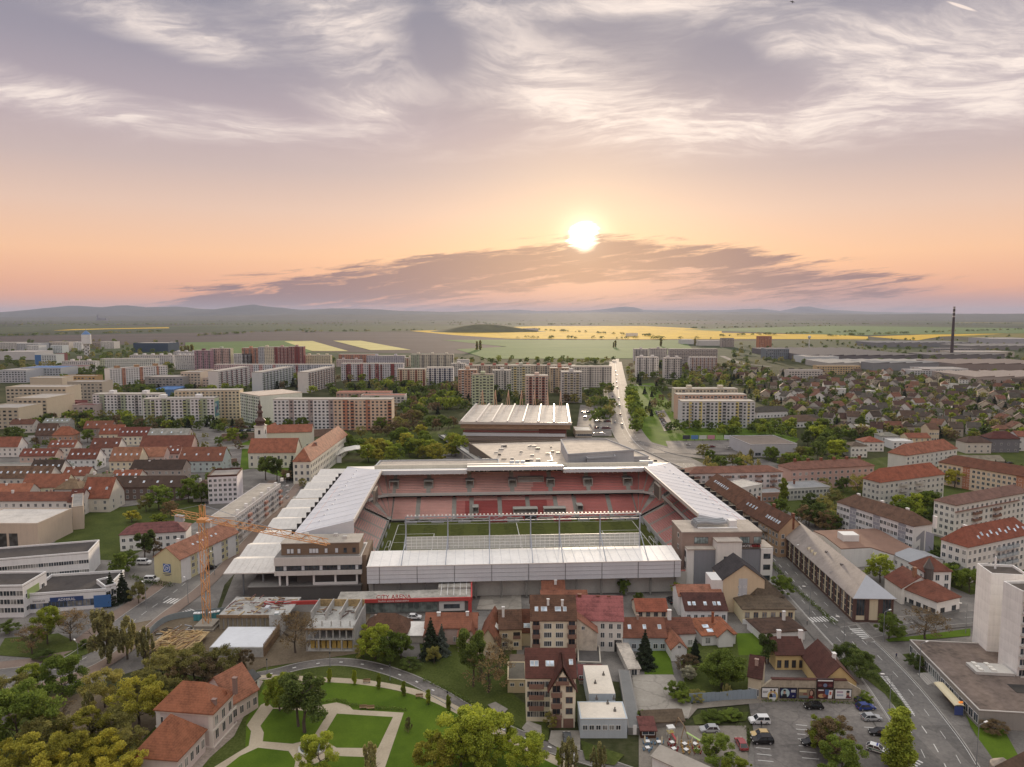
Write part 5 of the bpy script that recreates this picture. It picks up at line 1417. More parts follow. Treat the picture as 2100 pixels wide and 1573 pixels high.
# bus shelter and road furniture
a,c_=W(1925,1424),W(1966,1470); d=c_ - a; L=d.length
o=thing('bus_shelter','long bus shelter with cream curved roof on the main road pavement','bus shelter',(a.x,a.y,.25),math.atan2(d.y,d.x))
mb=MB(); mb.extrude([(0,-1.2,2.5),(0,-.9,2.75),(0,0,2.9),(0,.9,2.75),(0,1.2,2.5),(0,.9,2.62),(0,0,2.76),(0,-.9,2.62)][::-1],(-.3,0,0),(L+.3,0,0)); mb.build('roof',paint(214,198,150),o)
for i in range(5): part_box(o,'post',metalm(90,96,110),L*i/4 - .06,L*i/4+.06,.8,.92,0,2.6)
part_box(o,'back_panel',glass('shelter_glass',(.2,.24,.26,1)),0,L,.93,.97,.4,2.3); part_box(o,'advert_panel',paint(60,80,150),L - .05,L+.1,-1.0,.8,.2,2.3); part_box(o,'bench',paint(120,90,60),1,L - 2,.3,.7,.42,.5)
q=W(1972,1468); o=thing('timetable_sign','orange lit timetable display on a post by the bus shelter','sign',(q.x,q.y,.25))
part_box(o,'post',metalm(90,92,96),-.06,.06,-.06,.06,0,2.9)
em=bpy.data.materials.new('led_display'); em.use_nodes=True; _b=em.node_tree.nodes['Principled BSDF']; _b.inputs['Base Color'].default_value=(.8,.25,.05,1); _b.inputs['Emission Color'].default_value=(1,.3,.04,1); _b.inputs['Emission Strength'].default_value=0.4
part_box(o,'display',em,-.9,.06,-.12,.02,2.9,3.3)
# bottom kiosk roof, cafe pavilion, terrace furniture
b=bp('building','long low cafe building with grey sheet roof at the bottom edge','building',(1338,1551,3.0),(1470,1612,3.0),None,3.2,'mono',rh=.5,wall=whitew,rm=flatm(168,158,144,.1))
b=bp('cafe_bar','cafe bar hut with maroon roof on the beer garden terrace','kiosk',(1314,1516),(1345,1516),1498,4.0,'mono',rh=.5,wall=wallm(90,56,38),rm=roofm(112,58,50,.6),wins={'f': (1,1,2.6,.9,{'z0': 1.1})})
bp('shed','brown tiled shed roof between the concrete yard and the playground','shed',(1320,1494),(1402,1490),1481,4.5,'gx',1476,wall=wallm(160,150,140),rm=r_old)
# ---------------------------------------------------------------- villa in the park
def villa():
    h=hgt(W(441,1535),1465); vr=roofm(178,104,72); vw=wallm(214,196,188); tr=wallm(226,216,204)
    b=bp('villa','pink baroque villa with orange hipped roof and white framed windows in the park','villa',(319,1456,h),(436,1465,h),None,(476,1423),'hip',vr=1397,wall=vw,rm=vr,
           wins={'r': (3,2,1.2,2.0,{'bars': 1}),'f': (2,2,1.0,1.6,{'span': (0,.35)})},z0=1.6,fr=tr,chim=[(12.5,2.0,2.2,.45,wallm(150,120,110)),(14.0,8.0,4.0,.45,wallm(150,120,110))])
    L=(W(436,1465,h) - W(319,1456,h)).length
    for z in (.1,h*.5,h - .5): part_box(b,'cornice',tr,-.12,L+.12,-.12,0,z,z+.35)
    for z in (.1,h*.5,h - .5): part_box(b,'cornice',tr,L,L+.12,0.01,9.6,z,z+.35)
    for x in (.6,L - .5): part_box(b,'pilaster',tr,x - .5,x+.5,-.09,-.0,.46,h - .52)
    mb=MB(); mb.extrude([(0,-1.0,h),(0,1.0,h),(0,0,h+2.0)],(L - .3,6.2,0),(L - 2.8,6.2,0)); mb.build('dormer',vr,b)
    h2=4.6
    b=bp('villa','single storey front wing of the villa with steep orange hipped roof','villa',(273,1553,h2),(363,1560,h2),None,(420,1499),'hipy',rh=6.2,wall=vw,rm=vr,wins={'r': (5,1,1.1,1.8),'f': (2,1,1.0,1.2)},z0=1.4,fr=tr)
    a,c=W(476,1441,4.8),W(508,1405,4.8)
    bp('villa','single storey rear wing of the villa with salmon gabled roof and brick chimney','villa',(409,1420,4.8),(474,1444,4.8),None,(508,1405),'gy',rh=5.0,wall=vw,rm=roofm(190,118,92),wins={'r': (4,1,1.0,1.7)},z0=1.3,fr=tr,chim=[(6.6,4,3.6,.4,wallm(150,120,110))])
    bp('garage','white garage with dark grey felt roof behind the villa','garage',(478,1398,3.0),(507,1404,3.0),None,(524,1385),'gy',rh=1.2,wall=whitew,rm=flatm(84,84,82),wins={'r': (1,1,2.4,2.0,{'z0': .1,'fr': brownw})})
    # round pool in the garden
    q=W(640,1537); o=thing('fountain','round stone fountain basin at the crossing of the garden paths','fountain',(q.x,q.y,.1))
    mb=MB(); mb.lathe([(2.9,0),(2.9,.5),(2.45,.5),(2.45,.15),(0,.15)],(0,0,0),28); mb.build('basin',wallm(196,192,184),o)
    mb=MB(); mb.face([(2.4*cos(t*pi/14),2.4*sin(t*pi/14),.3) for t in range(28)]); mb.build('water',glass('pool_water',(.08,.09,.08,1),.15),o)
villa()

# ---------------------------------------------------------------- right hand residential blocks
wht=wallm(222,218,210); offw=wallm(206,202,192)
def flats(label,A,B,D,h,vr,wall,rm,cols,rows,side=None,roof='hip',rh=None,**kw):
    w={'f': (cols,rows,1.3,1.4)}
    if side: w[side[0]]=(side[1],rows,1.2,1.4)
    return bp('block_of_flats',label,'block of flats',A+(h,),B+(h,),None,D,roof,vr,rh,wall=wall,rm=rm,wins=w,z0=1.6,far=kw.pop('far',False),**kw)
def bals(b,xs,zs,m,w=2.6):
    for x in xs:
        for z in zs: balcony(b,x - w/2,x+w/2,z,m)
b=flats('white and pink four storey flats with brown balconies right behind the stadium',(1413,972),(1605,968),11.5,12,955,wallm(216,204,200),roofm(150,96,84),16,4)
bals(b,[4+i*8.2 for i in range(6)],(1.4,4.2,7,9.8),brownw,3.4)
b=flats('pink flats with faded red roof and brick chimneys behind conifers',(1623,964),(1793,955),12,11,943,wallm(202,160,146),roofm(150,98,88),14,3,chim=[(6+i*8,6,4.4,.7,r_red) for i in range(6)])
b=flats('cream flats with bright red hipped roof and pale balconies',(1805,990),(1937,973),(1765,982),13,954,offw,roofm(172,88,62),14,4,('l',4))
bals(b,(16,27),(1.4,4.4,7.4,10.4),wallm(196,190,180),5)
b=flats('orange and cream flats under a long brown roof near the right edge',(1925,948),(2110,980),12,12,None,wallm(222,196,164),roofm(128,74,56),18,4,rh=4.4)
for i in (4,12,20): part_box(b,'coloured_bay',wallm(196,122,82),i*3.2,i*3.2+3.6,-.05,-.01,0,11.9)
b=flats('white three storey flats with salmon roof below the suburb',(1858,935),(1963,920),(1838,926),9.5,905,wht,roofm(184,108,84),11,3)
b=flats('long white and grey flats with brown roof and a large numeral painted on the gable',(1717,1030),(1873,1080),(1920,1077),13,None,wallm(214,214,216),roofm(124,90,78),22,4,rh=4.2,roof='hip',chim=[(6+i*12,5.5,4.6,.6,whitew) for i in range(5)])
L_=(W(1873,1080,13) - W(1717,1030,13)).length
for i in range(5): part_box(b,'grey_bay',wallm(150,152,164),7+i*12,10.4+i*12,-.05,-.01,0,12.8)
mb=MB(); yq=5.0; G=[(yq - 1.0,1.5),(yq+1.0,1.5),(yq+1.0,10.8),(yq+.2,10.8),(yq - 3.2,8.6),(yq - 3.2,6.9),(yq - 1.0,8.0)]
mb.face([(L_+.03,y,z) for y,z in G]); mb.face([(L_+.03,y,z) for y,z in ((yq - 3.2,1.5),(yq - 1.5,1.5),(yq - 1.5,5.4),(yq - 3.2,4.2))]); mb.build('painted_numeral',wallm(146,148,160),b)
b=flats('tall white flats with penthouse storey and faded purple roof at the right',(1960,1037),(2112,1009),(1912,1027),15,None,wht,roofm(138,100,98),16,5,('l',4),rh=3.0,plinth=(.8,wallm(150,146,140)))
bals(b,(14,28),(4.4,7.2,10),brownw,4.6); part_box(b,'cornice',wallm(150,110,96),-.5,44,-.6,-.02,12.2,12.5)
b=flats('white flats with red tiled mansard and many roof windows at the right edge',(1985,1123),(2120,1094),(1930,1107),13,None,wht,roofm(158,80,60),14,4,('l',4),rh=5.6,sky=[(8+i*2.6,.35+.14*(i % 2),'f') for i in range(12)])
bals(b,(18,22,26),(1.4,4.2,7,9.8),metalm(176,186,192),3.6)
b=bp('block_of_flats','ochre brick flats with brown gabled roof and white roof windows by the main road','block of flats',(1510,1040,10.5),(1597,1089,10.5),None,(1628,1074),'gx',rh=5.2,wall=wallm(196,156,112),rm=roofm(122,78,62),wins={'f': (14,3,1.2,1.5),'r': (3,3,1.1,1.5)},z0=1.6,sky=[(5+i*2.4,.5) for i in range(4)]+[(22+i*1.8,.4) for i in range(6)],chim=[(8,6,6.4,.6,r_red),(20,6,6.4,.6,r_red),(34,6,6.4,.6,r_red)])
bals(b,(10,24),(1.6,4.8,8),wallm(180,176,168),5)
b=bp('block_of_flats','cream flats with brown roof squeezed against the stadium fins','block of flats',(1446,992,9.5),(1512,1036,9.5),None,12.0,'gx',rh=5.0,wall=wallm(206,186,150),rm=roofm(132,84,62),wins={'f': (12,3,1.2,1.4)},sky=[(6+i*2.2,.5) for i in range(8)])
bp('building','white flat roofed town building between the brown roofed flats','building',(1512,1040),(1562,1030),1003,12.0,'flat',wall=wht,rm=flatm(206,196,180),wins={'f': (5,3,1.3,1.4)})
bp('service_building','low grey flat roofed service building among the trees','building',(1612,1027),(1702,1022),1004,14.0,'flat',wall=wallm(186,184,176),rm=flatm(140,142,144),wins={'f': (12,2,1.3,1.5)},chim=[(10,9,2,.4,r_red)])
bp('annex','low brick annex with grey roof beside the service building','building',(1563,1030),(1612,1028),1013,10.0,'flat',wall=wallm(176,130,104),rm=flatm(146,146,146),wins={'f': (5,1,1.3,1.5)})
# brown flat roofed hall and white villa behind the institution
hp=[W(u,v,7.0) for u,v in ((1668,1090),(1798,1085),(1874,1127),(1832,1139),(1785,1124),(1725,1127),(1690,1100))]
o=thing('market_hall','broad hall with flat brown roof behind the cream institution','hall',(hp[0].x,hp[0].y,0))
mb=MB(); mb.prism([(p.x - hp[0].x,p.y - hp[0].y) for p in hp][::-1],0,7.0); mb.build('wall',whitew,o)
mb=MB(); mb.prism([(p.x - hp[0].x,p.y - hp[0].y) for p in hp][::-1],7.02,7.35); mb.build('roof',flatm(140,104,84,.1),o)
q=W(1739,1108,7) - hp[0]; part_box(o,'roof_lantern',whitew,q.x - 3,q.x+3,q.y - 2.5,q.y+2.5,7.3,9.8)
b=bp('house','white house with grey sheet roof joined to the brown flat roofed hall','house',(1833,1137,7),(1868,1153,7),None,13,'gx',rh=1.8,wall=whitew,rm=metalm(150,154,160),wins={'f': (3,2,1,1.2)})
b=bp('house','white villa with red roof, corner turret and tall arched windows','house',(1866,1156,7.5),(1895,1173,7.5),None,(1938,1165),'hip',rh=4.2,wall=whitew,rm=roofm(132,72,60),wins={'f': (3,2,1.0,1.9),'r': (3,2,1.3,1.9)},z0=1.5)
q=W(1915,1160,9) ; o2=MB(); o2.lathe([(1.5,5),(1.5,9),(1.7,9),(0,12.5)],(8.0,1.5,0),8); o2.build('turret',[wallm(96,88,84)],b)
bp('house','restaurant with red hipped roof, eyebrow dormer and white walls at the street corner','house',(1849,1206,5.0),(1922,1235,5.0),None,(1967,1224),'hip',rh=4.0,wall=whitew,rm=roofm(140,78,64),wins={'f': (5,1,1.4,1.6),'r': (2,1,1.7,1.8)},fr=wallm(80,78,76),plinth=(1.2,wallm(120,122,120)))
bp('house','white rear wing with red roof and brick chimney behind the corner restaurant','house',(1815,1183,5.5),(1850,1206,5.5),None,12,'gx',rh=3.6,wall=whitew,rm=roofm(132,70,58),chim=[(8,5,6,.6,roofm(176,124,100))])

# ---------------------------------------------------------------- left: town edge along the street
b=bp('block_of_flats','ochre gable ended flats with salmon roof and a blue logo sign','block of flats',(318,1191),(370,1197),1142,(452,1088),'gy',1123,wall=wallm(206,196,140),rm=roofm(194,128,108),wins={'r': (12,3,1.3,1.4)},z0=1.3,chim=[(3.5,8,4.2,.5,whitew),(5.5,16,4.2,.5,whitew)],sky=[(10+i*2.5,.5,'r',.6,.6) for i in range(6)])
hz=hgt(W(318,1191),1142); Lz=(W(370,1197) - W(318,1191)).length
dz_=(W(452,1088,hz) - W(370,1197)); 
mb=MB(); Dz=abs((Vector((W(452,1088,hz).x,W(452,1088,hz).y,0)) - W(318,1191)).dot(Vector((-(W(370,1197) - W(318,1191)).y,(W(370,1197) - W(318,1191)).x,0)).normalized()))
for i in range(4): part_box(b,'white_bay',whitew,Lz+.005,Lz+.022,Dz*(.02+.26*i),Dz*(.17+.26*i),.1,hz - .1)
bl=paint(36,96,176); part_box(b,'logo_board',bl,Lz/2 - 1.5,Lz/2+1.5,-.12,-.02,3.6,6.6)
mb=MB()
for t in range(24):
    a0,a1=2*pi*t/24,2*pi*(t+1)/24
    mb.face([(Lz/2+r_*cos(a_),-.13,5.1+r_*sin(a_)) for r_,a_ in ((1.15,a0),(1.35,a0),(1.35,a1),(1.15,a1))])
mb.build('logo_ring',paint(240,240,240),b); text('ZF',1.5,paint(240,240,240),b,(Lz/2,-.13,4.55),(pi/2,0,0),.01)
part_box(b,'sign_text_line',paint(90,96,110),Lz/2 - 1.7,Lz/2+1.7,-.06,-.02,2.9,3.1); part_box(b,'sign_text_line',paint(90,96,110),Lz/2 - 1.1,Lz/2+1.1,-.06,-.02,2.4,2.6)
bp('house','white two storey house with weathered maroon sheet roof and small balcony','house',(247,1131),(382,1122),1098,10.0,'hip',1070,wall=whitew,rm=roofm(122,66,62,.8),wins={'f': (9,2,1.2,1.3)})
hb_=hgt(W(80,1126),1075)
b=bp('hall','windowless beige hall with pale flat roof beside the grass bank','hall',(-70,1126),(80,1126),1075,(146,1044),'flat',wall=wallm(196,176,154),rm=flatm(196,190,182),par=.4)
for x in (13.2,17.6): part_box(b,'dark_window_grid',glass('grid_glass',(.04,.04,.04,1),.3),x,x+3.4,-.08,-.02,.5,6.4)
bp('hall','narrow beige stair block behind the windowless hall','hall',(150,1087),(173,1084),1041,26.0,'flat',wall=wallm(196,176,154),rm=flatm(150,146,140),par=.3)
# white shop building on the square
sw=wallm(222,222,222); dr=flatm(74,68,66,.2)
b=bp('shop_building','white shopping centre rear volume with dark flat roof and strip windows','shop',(-70,1206),(184,1183),1156,14.0,'flat',wall=sw,rm=dr,par=.7,wins={'f': (24,2,1.5,1.3)},z0=1.6)
b=bp('shop_building','white shopping centre corner volume with green poster at the left edge','shop',(-70,1268),(50,1266),1206,12.0,'flat',wall=sw,rm=dr,par=.7,wins={'f': (9,3,2.0,1.5),'r': (3,2,1.5,1.3)},z0=1.6)
Ls=(W(50,1266) - W(-70,1268)).length; part_box(b,'green_poster',paint(140,170,84),Ls,Ls+.1,2,8,5.0,8.0)
b=bp('shop_building','low white shop wing with dark flat roof and blue shopfronts','shop',(58,1258),(218,1247),1223,17.0,'flat',wall=sw,rm=dr,par=.9,wins={'f': (10,1,2.2,2.0,{'fr': paint(50,100,160)})},z0=1.4)
Lq=(W(218,1247) - W(58,1258)).length
part_box(b,'sign_board',paint(216,216,216),.6,6.0,-.14,-.02,3.0,4.6); text('biznet.sk',1.0,paint(60,60,64),b,(3.3,-.16,3.5),(pi/2,0,0),.01)
part_box(b,'sign_band',paint(34,70,130),6.4,16,-.14,-.02,3.2,4.6); text('ADMIRAL',1.2,paint(236,236,236),b,(11.2,-.16,3.4),(pi/2,0,0),.01); part_box(b,'shopfront',paint(40,110,180),19,24,-.12,-.02,.4,4.4)
part_box(b,'roof_plant',metalm(150,90,80),10,13,6,10,5.0,5.5)
b=bp('shop_building','white end volume with slanted parapet beside two spruces','shop',(218,1246),(240,1240),1206,(257,1178),'flat',wall=sw,rm=dr,par=.7,wins={'f': (2,2,1.4,1.5)})
# flats at the head of the street
b=bp('block_of_flats','white five storey flats with maroon roof edge at the head of the street','block of flats',(428,1034),(488,1031),979,16.0,'flat',wall=wallm(222,216,220),rm=flatm(150,140,132),trim=roofm(104,58,54),par=.9,wins={'f': (6,5,1.3,1.3)},z0=1.4)
hf=hgt(W(481,1118),1061)
b=bp('block_of_flats','long grey white flats with flat roof lining the left street','block of flats',(430,1061,hf),(481,1061,hf),None,(538,992),'flat',wall=wallm(206,200,198),rm=flatm(172,162,148),par=.25,wins={'r': (26,4,1.2,1.3)},z0=1.8)
Lf=(W(481,1061,hf) - W(430,1061,hf)).length
for i in range(8): part_box(b,'roof_vent',whitew,Lf - 1.6,Lf - .4,5+i*9.5,6.2+i*9.5,hf+.1,hf+1.6)
for i in range(7):
    for z in (3.2,6.0,8.8): part_box(b,'balcony',wallm(176,120,100) if i % 2 else wallm(150,146,146),Lf+.0,Lf+1.1,4+i*10,7+i*10,z - 1.0,z)

# ---------------------------------------------------------------- seminary and church
st=roofm(176,98,72); sw2=wallm(226,220,200)
bp('seminary','long cream seminary wing with salmon tile roof and three storeys beside the lawn','seminary',(602,993),(638,993),947,(674,892),'hipy',rh=7.0,wall=sw2,rm=roofm(190,112,84),wins={'f': (3,3,1.3,1.9),'r': (26,3,1.2,1.8,{'join': True})},z0=1.8,chim=[(6,24,6.4,.8,wallm(150,120,110))])
bp('seminary','transverse seminary wing with broad red brown roof in front of the church','seminary',(510,960),(607,959),928,15.0,'gx',899,wall=sw2,rm=st,wins={'f': (7,2,1.2,1.9)},z0=1.4)
bp('church','church nave with long red brown tile roof behind the seminary wing','church',(545,925),(640,922),888,16.0,'gx',871,wall=sw2,rm=st,wins={'f': (5,1,1.2,3)})
q=W(536,930); t_=thing('church_tower','slender white church tower with brown onion spire','church tower',(q.x,q.y,0),.05)
ht=hgt(q,874); hs=hgt(q,812); hw2=3.1
part_box(t_,'wall',wallm(230,228,224),-hw2,hw2,-hw2,hw2,0,ht); part_box(t_,'cornice',wallm(216,210,200),-hw2 - .4,hw2+.4,-hw2 - .4,hw2+.4,ht+.01,ht+.6)
S_=hs - ht - .6; mb=MB()
mb.lathe([(3.4,0),(2.6,.05*S_),(3.3,.12*S_),(3.5,.17*S_),(2.4,.24*S_),(1.5,.28*S_),(1.4,.40*S_),(2.1,.43*S_),(1.9,.48*S_),(1.1,.52*S_),(1.0,.58*S_),(1.5,.61*S_),(1.2,.67*S_),(.6,.72*S_),(.3,.84*S_),(.08,.86*S_),(.08,S_)],(0,0,ht+.6),12)
mb.build('spire',mat('spire_copper',rgb(92,66,58),.5,.15),t_)
link('window',winmesh(1.3,2.6,paint(120,110,100),glass(),1),t_,(0,-hw2,ht - 5)); link('window',winmesh(1.3,2.6,paint(120,110,100),glass(),1),t_,(hw2,0,ht - 5),pi/2)
bp('church','small rear chapel with peaked salmon roof beside the church tower','church',(546,915),(566,915),884,10.0,'gy',871,wall=sw2,rm=roofm(190,116,90))
# ruin-like town wall
for (p,q2,hh,lb) in [((455,905),(700,893),5.5,'old brick town wall running behind the church'),((440,952),(486,950),3.0,'low brick garden wall left of the church garden'),((452,922),(522,920),2.2,'white garden wall in front of the old town wall')]:
    a,c=W(*p),W(*q2); d=c - a; o=thing('garden_wall',lb,'wall',(a.x,a.y,0),math.atan2(d.y,d.x)); 
    part_box(o,'wall',mat('old_brick',rgb(150,118,100),.95,.25,.5) if 'brick' in lb else whitew,0,d.length,0,.9,0,hh); part_box(o,'coping',mat('old_coping',rgb(168,150,132),.9),-.1,d.length+.1,-.15,1.05,hh+.01,hh+.2)

# ---------------------------------------------------------------- old town roofs
OLD=[ # u0,u1, eave row, ridge row, roof colour, wall colour, roof type, words
    (-40,36,916,896,(164,90,70),(226,222,214),'gx','red roofed house with white gable at the left edge of the old town',10),
    (40,112,935,920,(146,72,60),(206,176,158),'gx','long deep red roof in the old town courtyard',9),
    (98,152,917,903,(158,84,64),(216,206,190),'gx','short red tiled roof beside the big green courtyard tree',9),
    (184,242,918,898,(128,72,62),(222,218,208),'gx','brown red roof with white stepped gable in the old town',11),
    (137,197,941,920,(142,76,62),(226,224,220),'gx','red roofed house with blue white terrace below',11),
    (203,250,890,871,(164,88,66),(226,214,180),'gx','bright red roof with rows of tiny roof windows behind the tree',11),
    (242,302,894,876,(132,64,56),(232,222,190),'gx','dark red roof with pale yellow gable and many roof windows',12),
    (286,392,917,893,(140,78,66),(222,186,172),'gx','pink house with long red brown roof and arched windows',12),
    (224,284,945,917,(172,116,92),(230,214,176),'gx','cream balcony house with salmon roof in the old town',12),
    (283,336,936,917,(184,118,94),(224,190,176),'gx','pink house with salmon roof facing the courtyard',10),
    (366,456,945,917,(150,88,70),(190,204,200),'gx','pale mint walled house with broad red brown roof by the grey lane',14),
    (267,374,962,943,(80,62,58),(176,160,146),'gx','dark brown roofed house with a row of balconies and blue roof windows',11),
    (224,370,999,976,(88,66,60),(120,100,90),'gx','long dark brown building with lit roof windows above white ground floor',12),
    (166,224,1021,979,(168,90,66),(214,206,190),'gx','steep orange red roof with rows of white roof windows on the street',14),
    (139,166,1029,1003,(128,66,58),(220,214,206),'gx','small dark red roof between the orange roof and the long street roof',10),
    (-40,140,1027,1009,(150,82,64),(226,222,214),'gx','long red street roof with small dormers at the left',10),
    (43,133,999,972,(166,96,72),(226,222,180),'gx','red roof with dormers and pale green gable',11),
    (128,180,975,958,(158,86,64),(226,222,200),'gx','red roof with twin dormer and cream gable',9),
    (-40,100,980,956,(136,102,84),(200,196,186),'gx','old brown roof with white porch railings',11),
    (59,123,966,943,(88,70,66),(206,202,196),'gx','dark brown roof with white roof windows above glazed balconies',11),
    (-20,58,1012,992,(190,112,82),(216,206,190),'gx','orange tiled low roof above the long street roof',9),
    (112,163,1004,981,(150,124,100),(196,190,180),'hip','weathered tan hipped roof in the middle of the courtyards',10),
    (227,283,982,964,(172,94,68),(214,206,190),'gx','orange red roof right above the long dark building',10),
    (72,112,892,868,(112,84,76),(150,140,130),'gx','grey brown barn roof behind the big courtyard tree',10),
    (107,150,893,874,(178,100,70),(196,150,120),'hip','small orange brick house at the back of the old town',9),
    (171,228,878,863,(150,86,66),(160,140,124),'gx','red roofed barn at the foot of the tower blocks',10),
    (302,384,894,879,(168,172,182),(206,196,186),'gx','pale blue grey sheet roof at the back of the old town',12),
    (20,68,870,860,(132,80,66),(206,200,190),'gx','low red brown roof at the far left behind the trees',9),
    (88,140,867,858,(150,160,170),(180,176,170),'gx','low pale grey roof below the dark red school',9),
    (-40,135,957,938,(140,132,124),(176,186,176),'flat','grey green firewall block in the middle of the old town',8),
    (170,226,985,972,(150,138,128),(206,200,190),'gx','grey tiled roof beside the dark balcony house',8),
    (336,368,930,915,(150,82,66),(222,186,172),'gx','short red roof between the pink houses',9),
    (395,430,1001,983,(120,92,80),(206,200,190),'hip','small brown hipped roof hidden beside the white street flats',9),
]
for (u0,u1,ve,vr,rc,wc,rt_,lb,D) in OLD:
    h=7.0
    L=(W(u1,ve,h) - W(u0,ve,h)).length; n=max(3,int(L/3.4)); big=u1 - u0 > 60
    b=bp('town_house',lb,'house',(u0,ve,h),(u1,ve - .5,h),None,D,rt_,vr if rt_ != 'flat' else None,wall=wallm(*wc),rm=roofm(*rc) if rt_ != 'flat' else flatm(*rc),wins={'f': (n,2,1.1,1.4),'r': (2,2,1.0,1.3)},z0=1.2,
           sky=[(L*(i+.7)/(n+.4),.45) for i in range(0,n,2 if len(lb) % 2 else 1)] if rt_ == 'gx' and len(lb) % 3 else (),chim=[(L*.3,D*.42,3.8,.45,whitew),(L*.72,D*.55,3.9,.45)] if rt_ != 'flat' else ())
# ---------------------------------------------------------------- sports hall with masts
mall=thing('shopping_mall','shopping mall with broad beige flat roofs behind the stadium','shopping mall',(0,0,0))
def mvol(px,z0,z1,m,name='volume',rm=None):
    pts=[W(u,v,z1) for u,v in px]; a=sum(p.x*q.y - q.x*p.y for p,q in zip(pts,pts[1:]+pts[:1]))
    if a < 0: pts.reverse()
    mb=MB(); mb.prism([(p.x,p.y) for p in pts],z0,z1); o=mb.build(name,m,mall)
    c=sum(((Vector((p.x,p.y,0))) for p in pts),Vector())/len(pts)
    mb=MB(); mb.prism([((p.x - c.x)*.985+c.x,(p.y - c.y)*.985+c.y) for p in pts],z1+.005,z1+.08); mb.build('roof',rm or flatm(196,180,160,.2),o)
    mb=MB()
    for p,q in zip(pts,pts[1:]+pts[:1]): mb.beam((p.x,p.y,z1+.4),(q.x,q.y,z1+.4),.5,h=.9)
    mb.build('parapet',m,o)
    return o
mg=wallm(170,172,176); mdk=wallm(110,98,86)
mvol([(962,910),(1155,905),(1205,945),(1170,958),(1030,958)],0,13,mdk)
mvol([(1062,938),(1150,915),(1320,925),(1400,962),(1080,958)],0,11,wallm(160,156,150))
mvol([(1150,903),(1245,903),(1300,925),(1165,934)],0,19,mg); mvol([(1190,921),(1244,920),(1262,938),(1205,942)],0,17,mg)
mvol([(780,947),(1022,944),(1022,956),(770,958)],0,15.5,wallm(176,180,184))
mvol([(1262,922),(1300,925),(1330,938),(1280,940)],0,14,mg)
rd=random.Random(3)
for i in range(46):
    u,v,z=(rd.uniform(985,1150),rd.uniform(914,950),13.1) if i < 26 else (rd.uniform(1190,1370),rd.uniform(944,956),11.1)
    q=W(u,v,z); s_=rd.uniform(.5,1.5)
    mb=MB(); mb.box(q.x - s_,q.x+s_,q.y - .6*s_,q.y+.6*s_,z,z+rd.uniform(.5,1.3)); mb.build('roof_unit',metalm(176,174,168) if i % 3 else metalm(84,80,78),mall)
for (u,v) in ((1050,951),(1061,951),(1072,951),(1316,951),(1325,951),(1334,951)):
    q=W(u,v,18); mb=MB(); mb.box(q.x - 1.1,q.x+1.1,q.y - 1,q.y+1,11,19.6); mb.build('air_unit',metalm(168,178,190),mall)
q=W(1130,940,12); mb=MB(); mb.extrude([(-3,0,0),(-2,0,1.6),(0,0,2.2),(2,0,1.6),(3,0,0)][::-1],(q.x,q.y - 9,11),(q.x,q.y+12,11)); mb.build('barrel_skylight',paint(222,220,214),mall)
a,c=W(955,905,6),W(990,948,6); o=thing('footbridge','sloping concrete pedestrian ramp left of the mall','footbridge',(0,0,0))
mb=MB(); pa,pb=W(905,893,2),W(1000,958,10); mb.beam(pa,pb,4.5,h=.8); mb.build('deck',conc,o)
for t in (.35,.55,.75,.95):
    p=pa.lerp(pb,t); mb=MB(); mb.box(p.x - .4,p.x+.4,p.y - .4,p.y+.4,0,p.z - .4); mb.build('pier',conc,o)
for s in (-1,1):
    n_=Vector((-(pb - pa).y,(pb - pa).x,0)).normalized()*2.2*s; mb=MB(); mb.beam(pa+n_+Vector((0,0,.9)),pb+n_+Vector((0,0,.9)),.12,h=1.0); mb.build('railing',metalm(120,120,122),o)
# hall
hh=17.0
Ah,Bh=W(946,866,hh),W(1168,868,hh); Ah.z=Bh.z=0; dh=Bh - Ah; Lh=dh.length; rzh=math.atan2(dh.y,dh.x)
Dh=abs((W(1178,832,hh) - Ah).dot(Vector((-dh.y,dh.x,0)).normalized()))
hall=thing('sports_hall','sports hall with ribbed grey roof hung from pale orange masts','sports hall',(Ah.x,Ah.y,0),rzh)
wood=mat('timber_fascia',rgb(184,148,110),.8,.15,.3,rows=.8)
part_box(hall,'lower_wall',wallm(184,166,150),2,Lh - 2,3,Dh - 2,0,hh - 4.5); part_box(hall,'timber_fascia',wood,-.5,Lh+.5,.2,Dh,hh - 4.4,hh - .6)
part_box(hall,'window_band',paint(216,220,222),1.0,Lh - 3,1.6,2.9,7.0,9.2); part_box(hall,'red_band',paint(150,60,56),1,Lh*.75,1.7,2.85,10.0,10.9)
part_box(hall,'platform',wallm(140,120,104),0,Lh,-1.0,2.8,4.0,5.0); part_box(hall,'red_corner',wallm(120,66,58),Lh*.72,Lh - 2.2,1.5,2.95,9.4,12.2)
mb=MB(); mb.box(-1.5,Lh+1.5,-1.5,Dh+1,hh - .58,hh); mb.build('roof',mat('ribbed_roof',rgb(172,164,156),.8,.22,.12,streak=0,sc2=.7),hall)
n=7
for i in range(n+1):
    x=Lh*i/n; mb=MB(); mb.extrude([(-1.0,0,0),(1.0,0,0),(.5,0,1.5),(-.5,0,1.5)],(min(max(x,0),Lh),-1.4,hh+.01),(min(max(x,0),Lh),Dh+.8,hh+.01)); mb.build('roof_rib',paint(212,206,196),hall)
mb=MB(); mb.box(-1.6,Lh+1.6,-2.0,-1.52,hh - 1.0,hh+.7); mb.build('roof_edge',paint(196,188,178),hall)
for i in range(n):
    x=Lh*(i+.5)/n; mb=MB(); om=mat('mast_orange',rgb(206,158,120),.6)
    for s in (-1,1): mb.beam((x+s*2.2,Dh+1.5,0),(x,Dh - 2,hh+13),.55)
    mb.beam((x,Dh - 2,hh+13),(x,Dh*.45,hh+1.2),.14); mb.build('mast',om,hall)
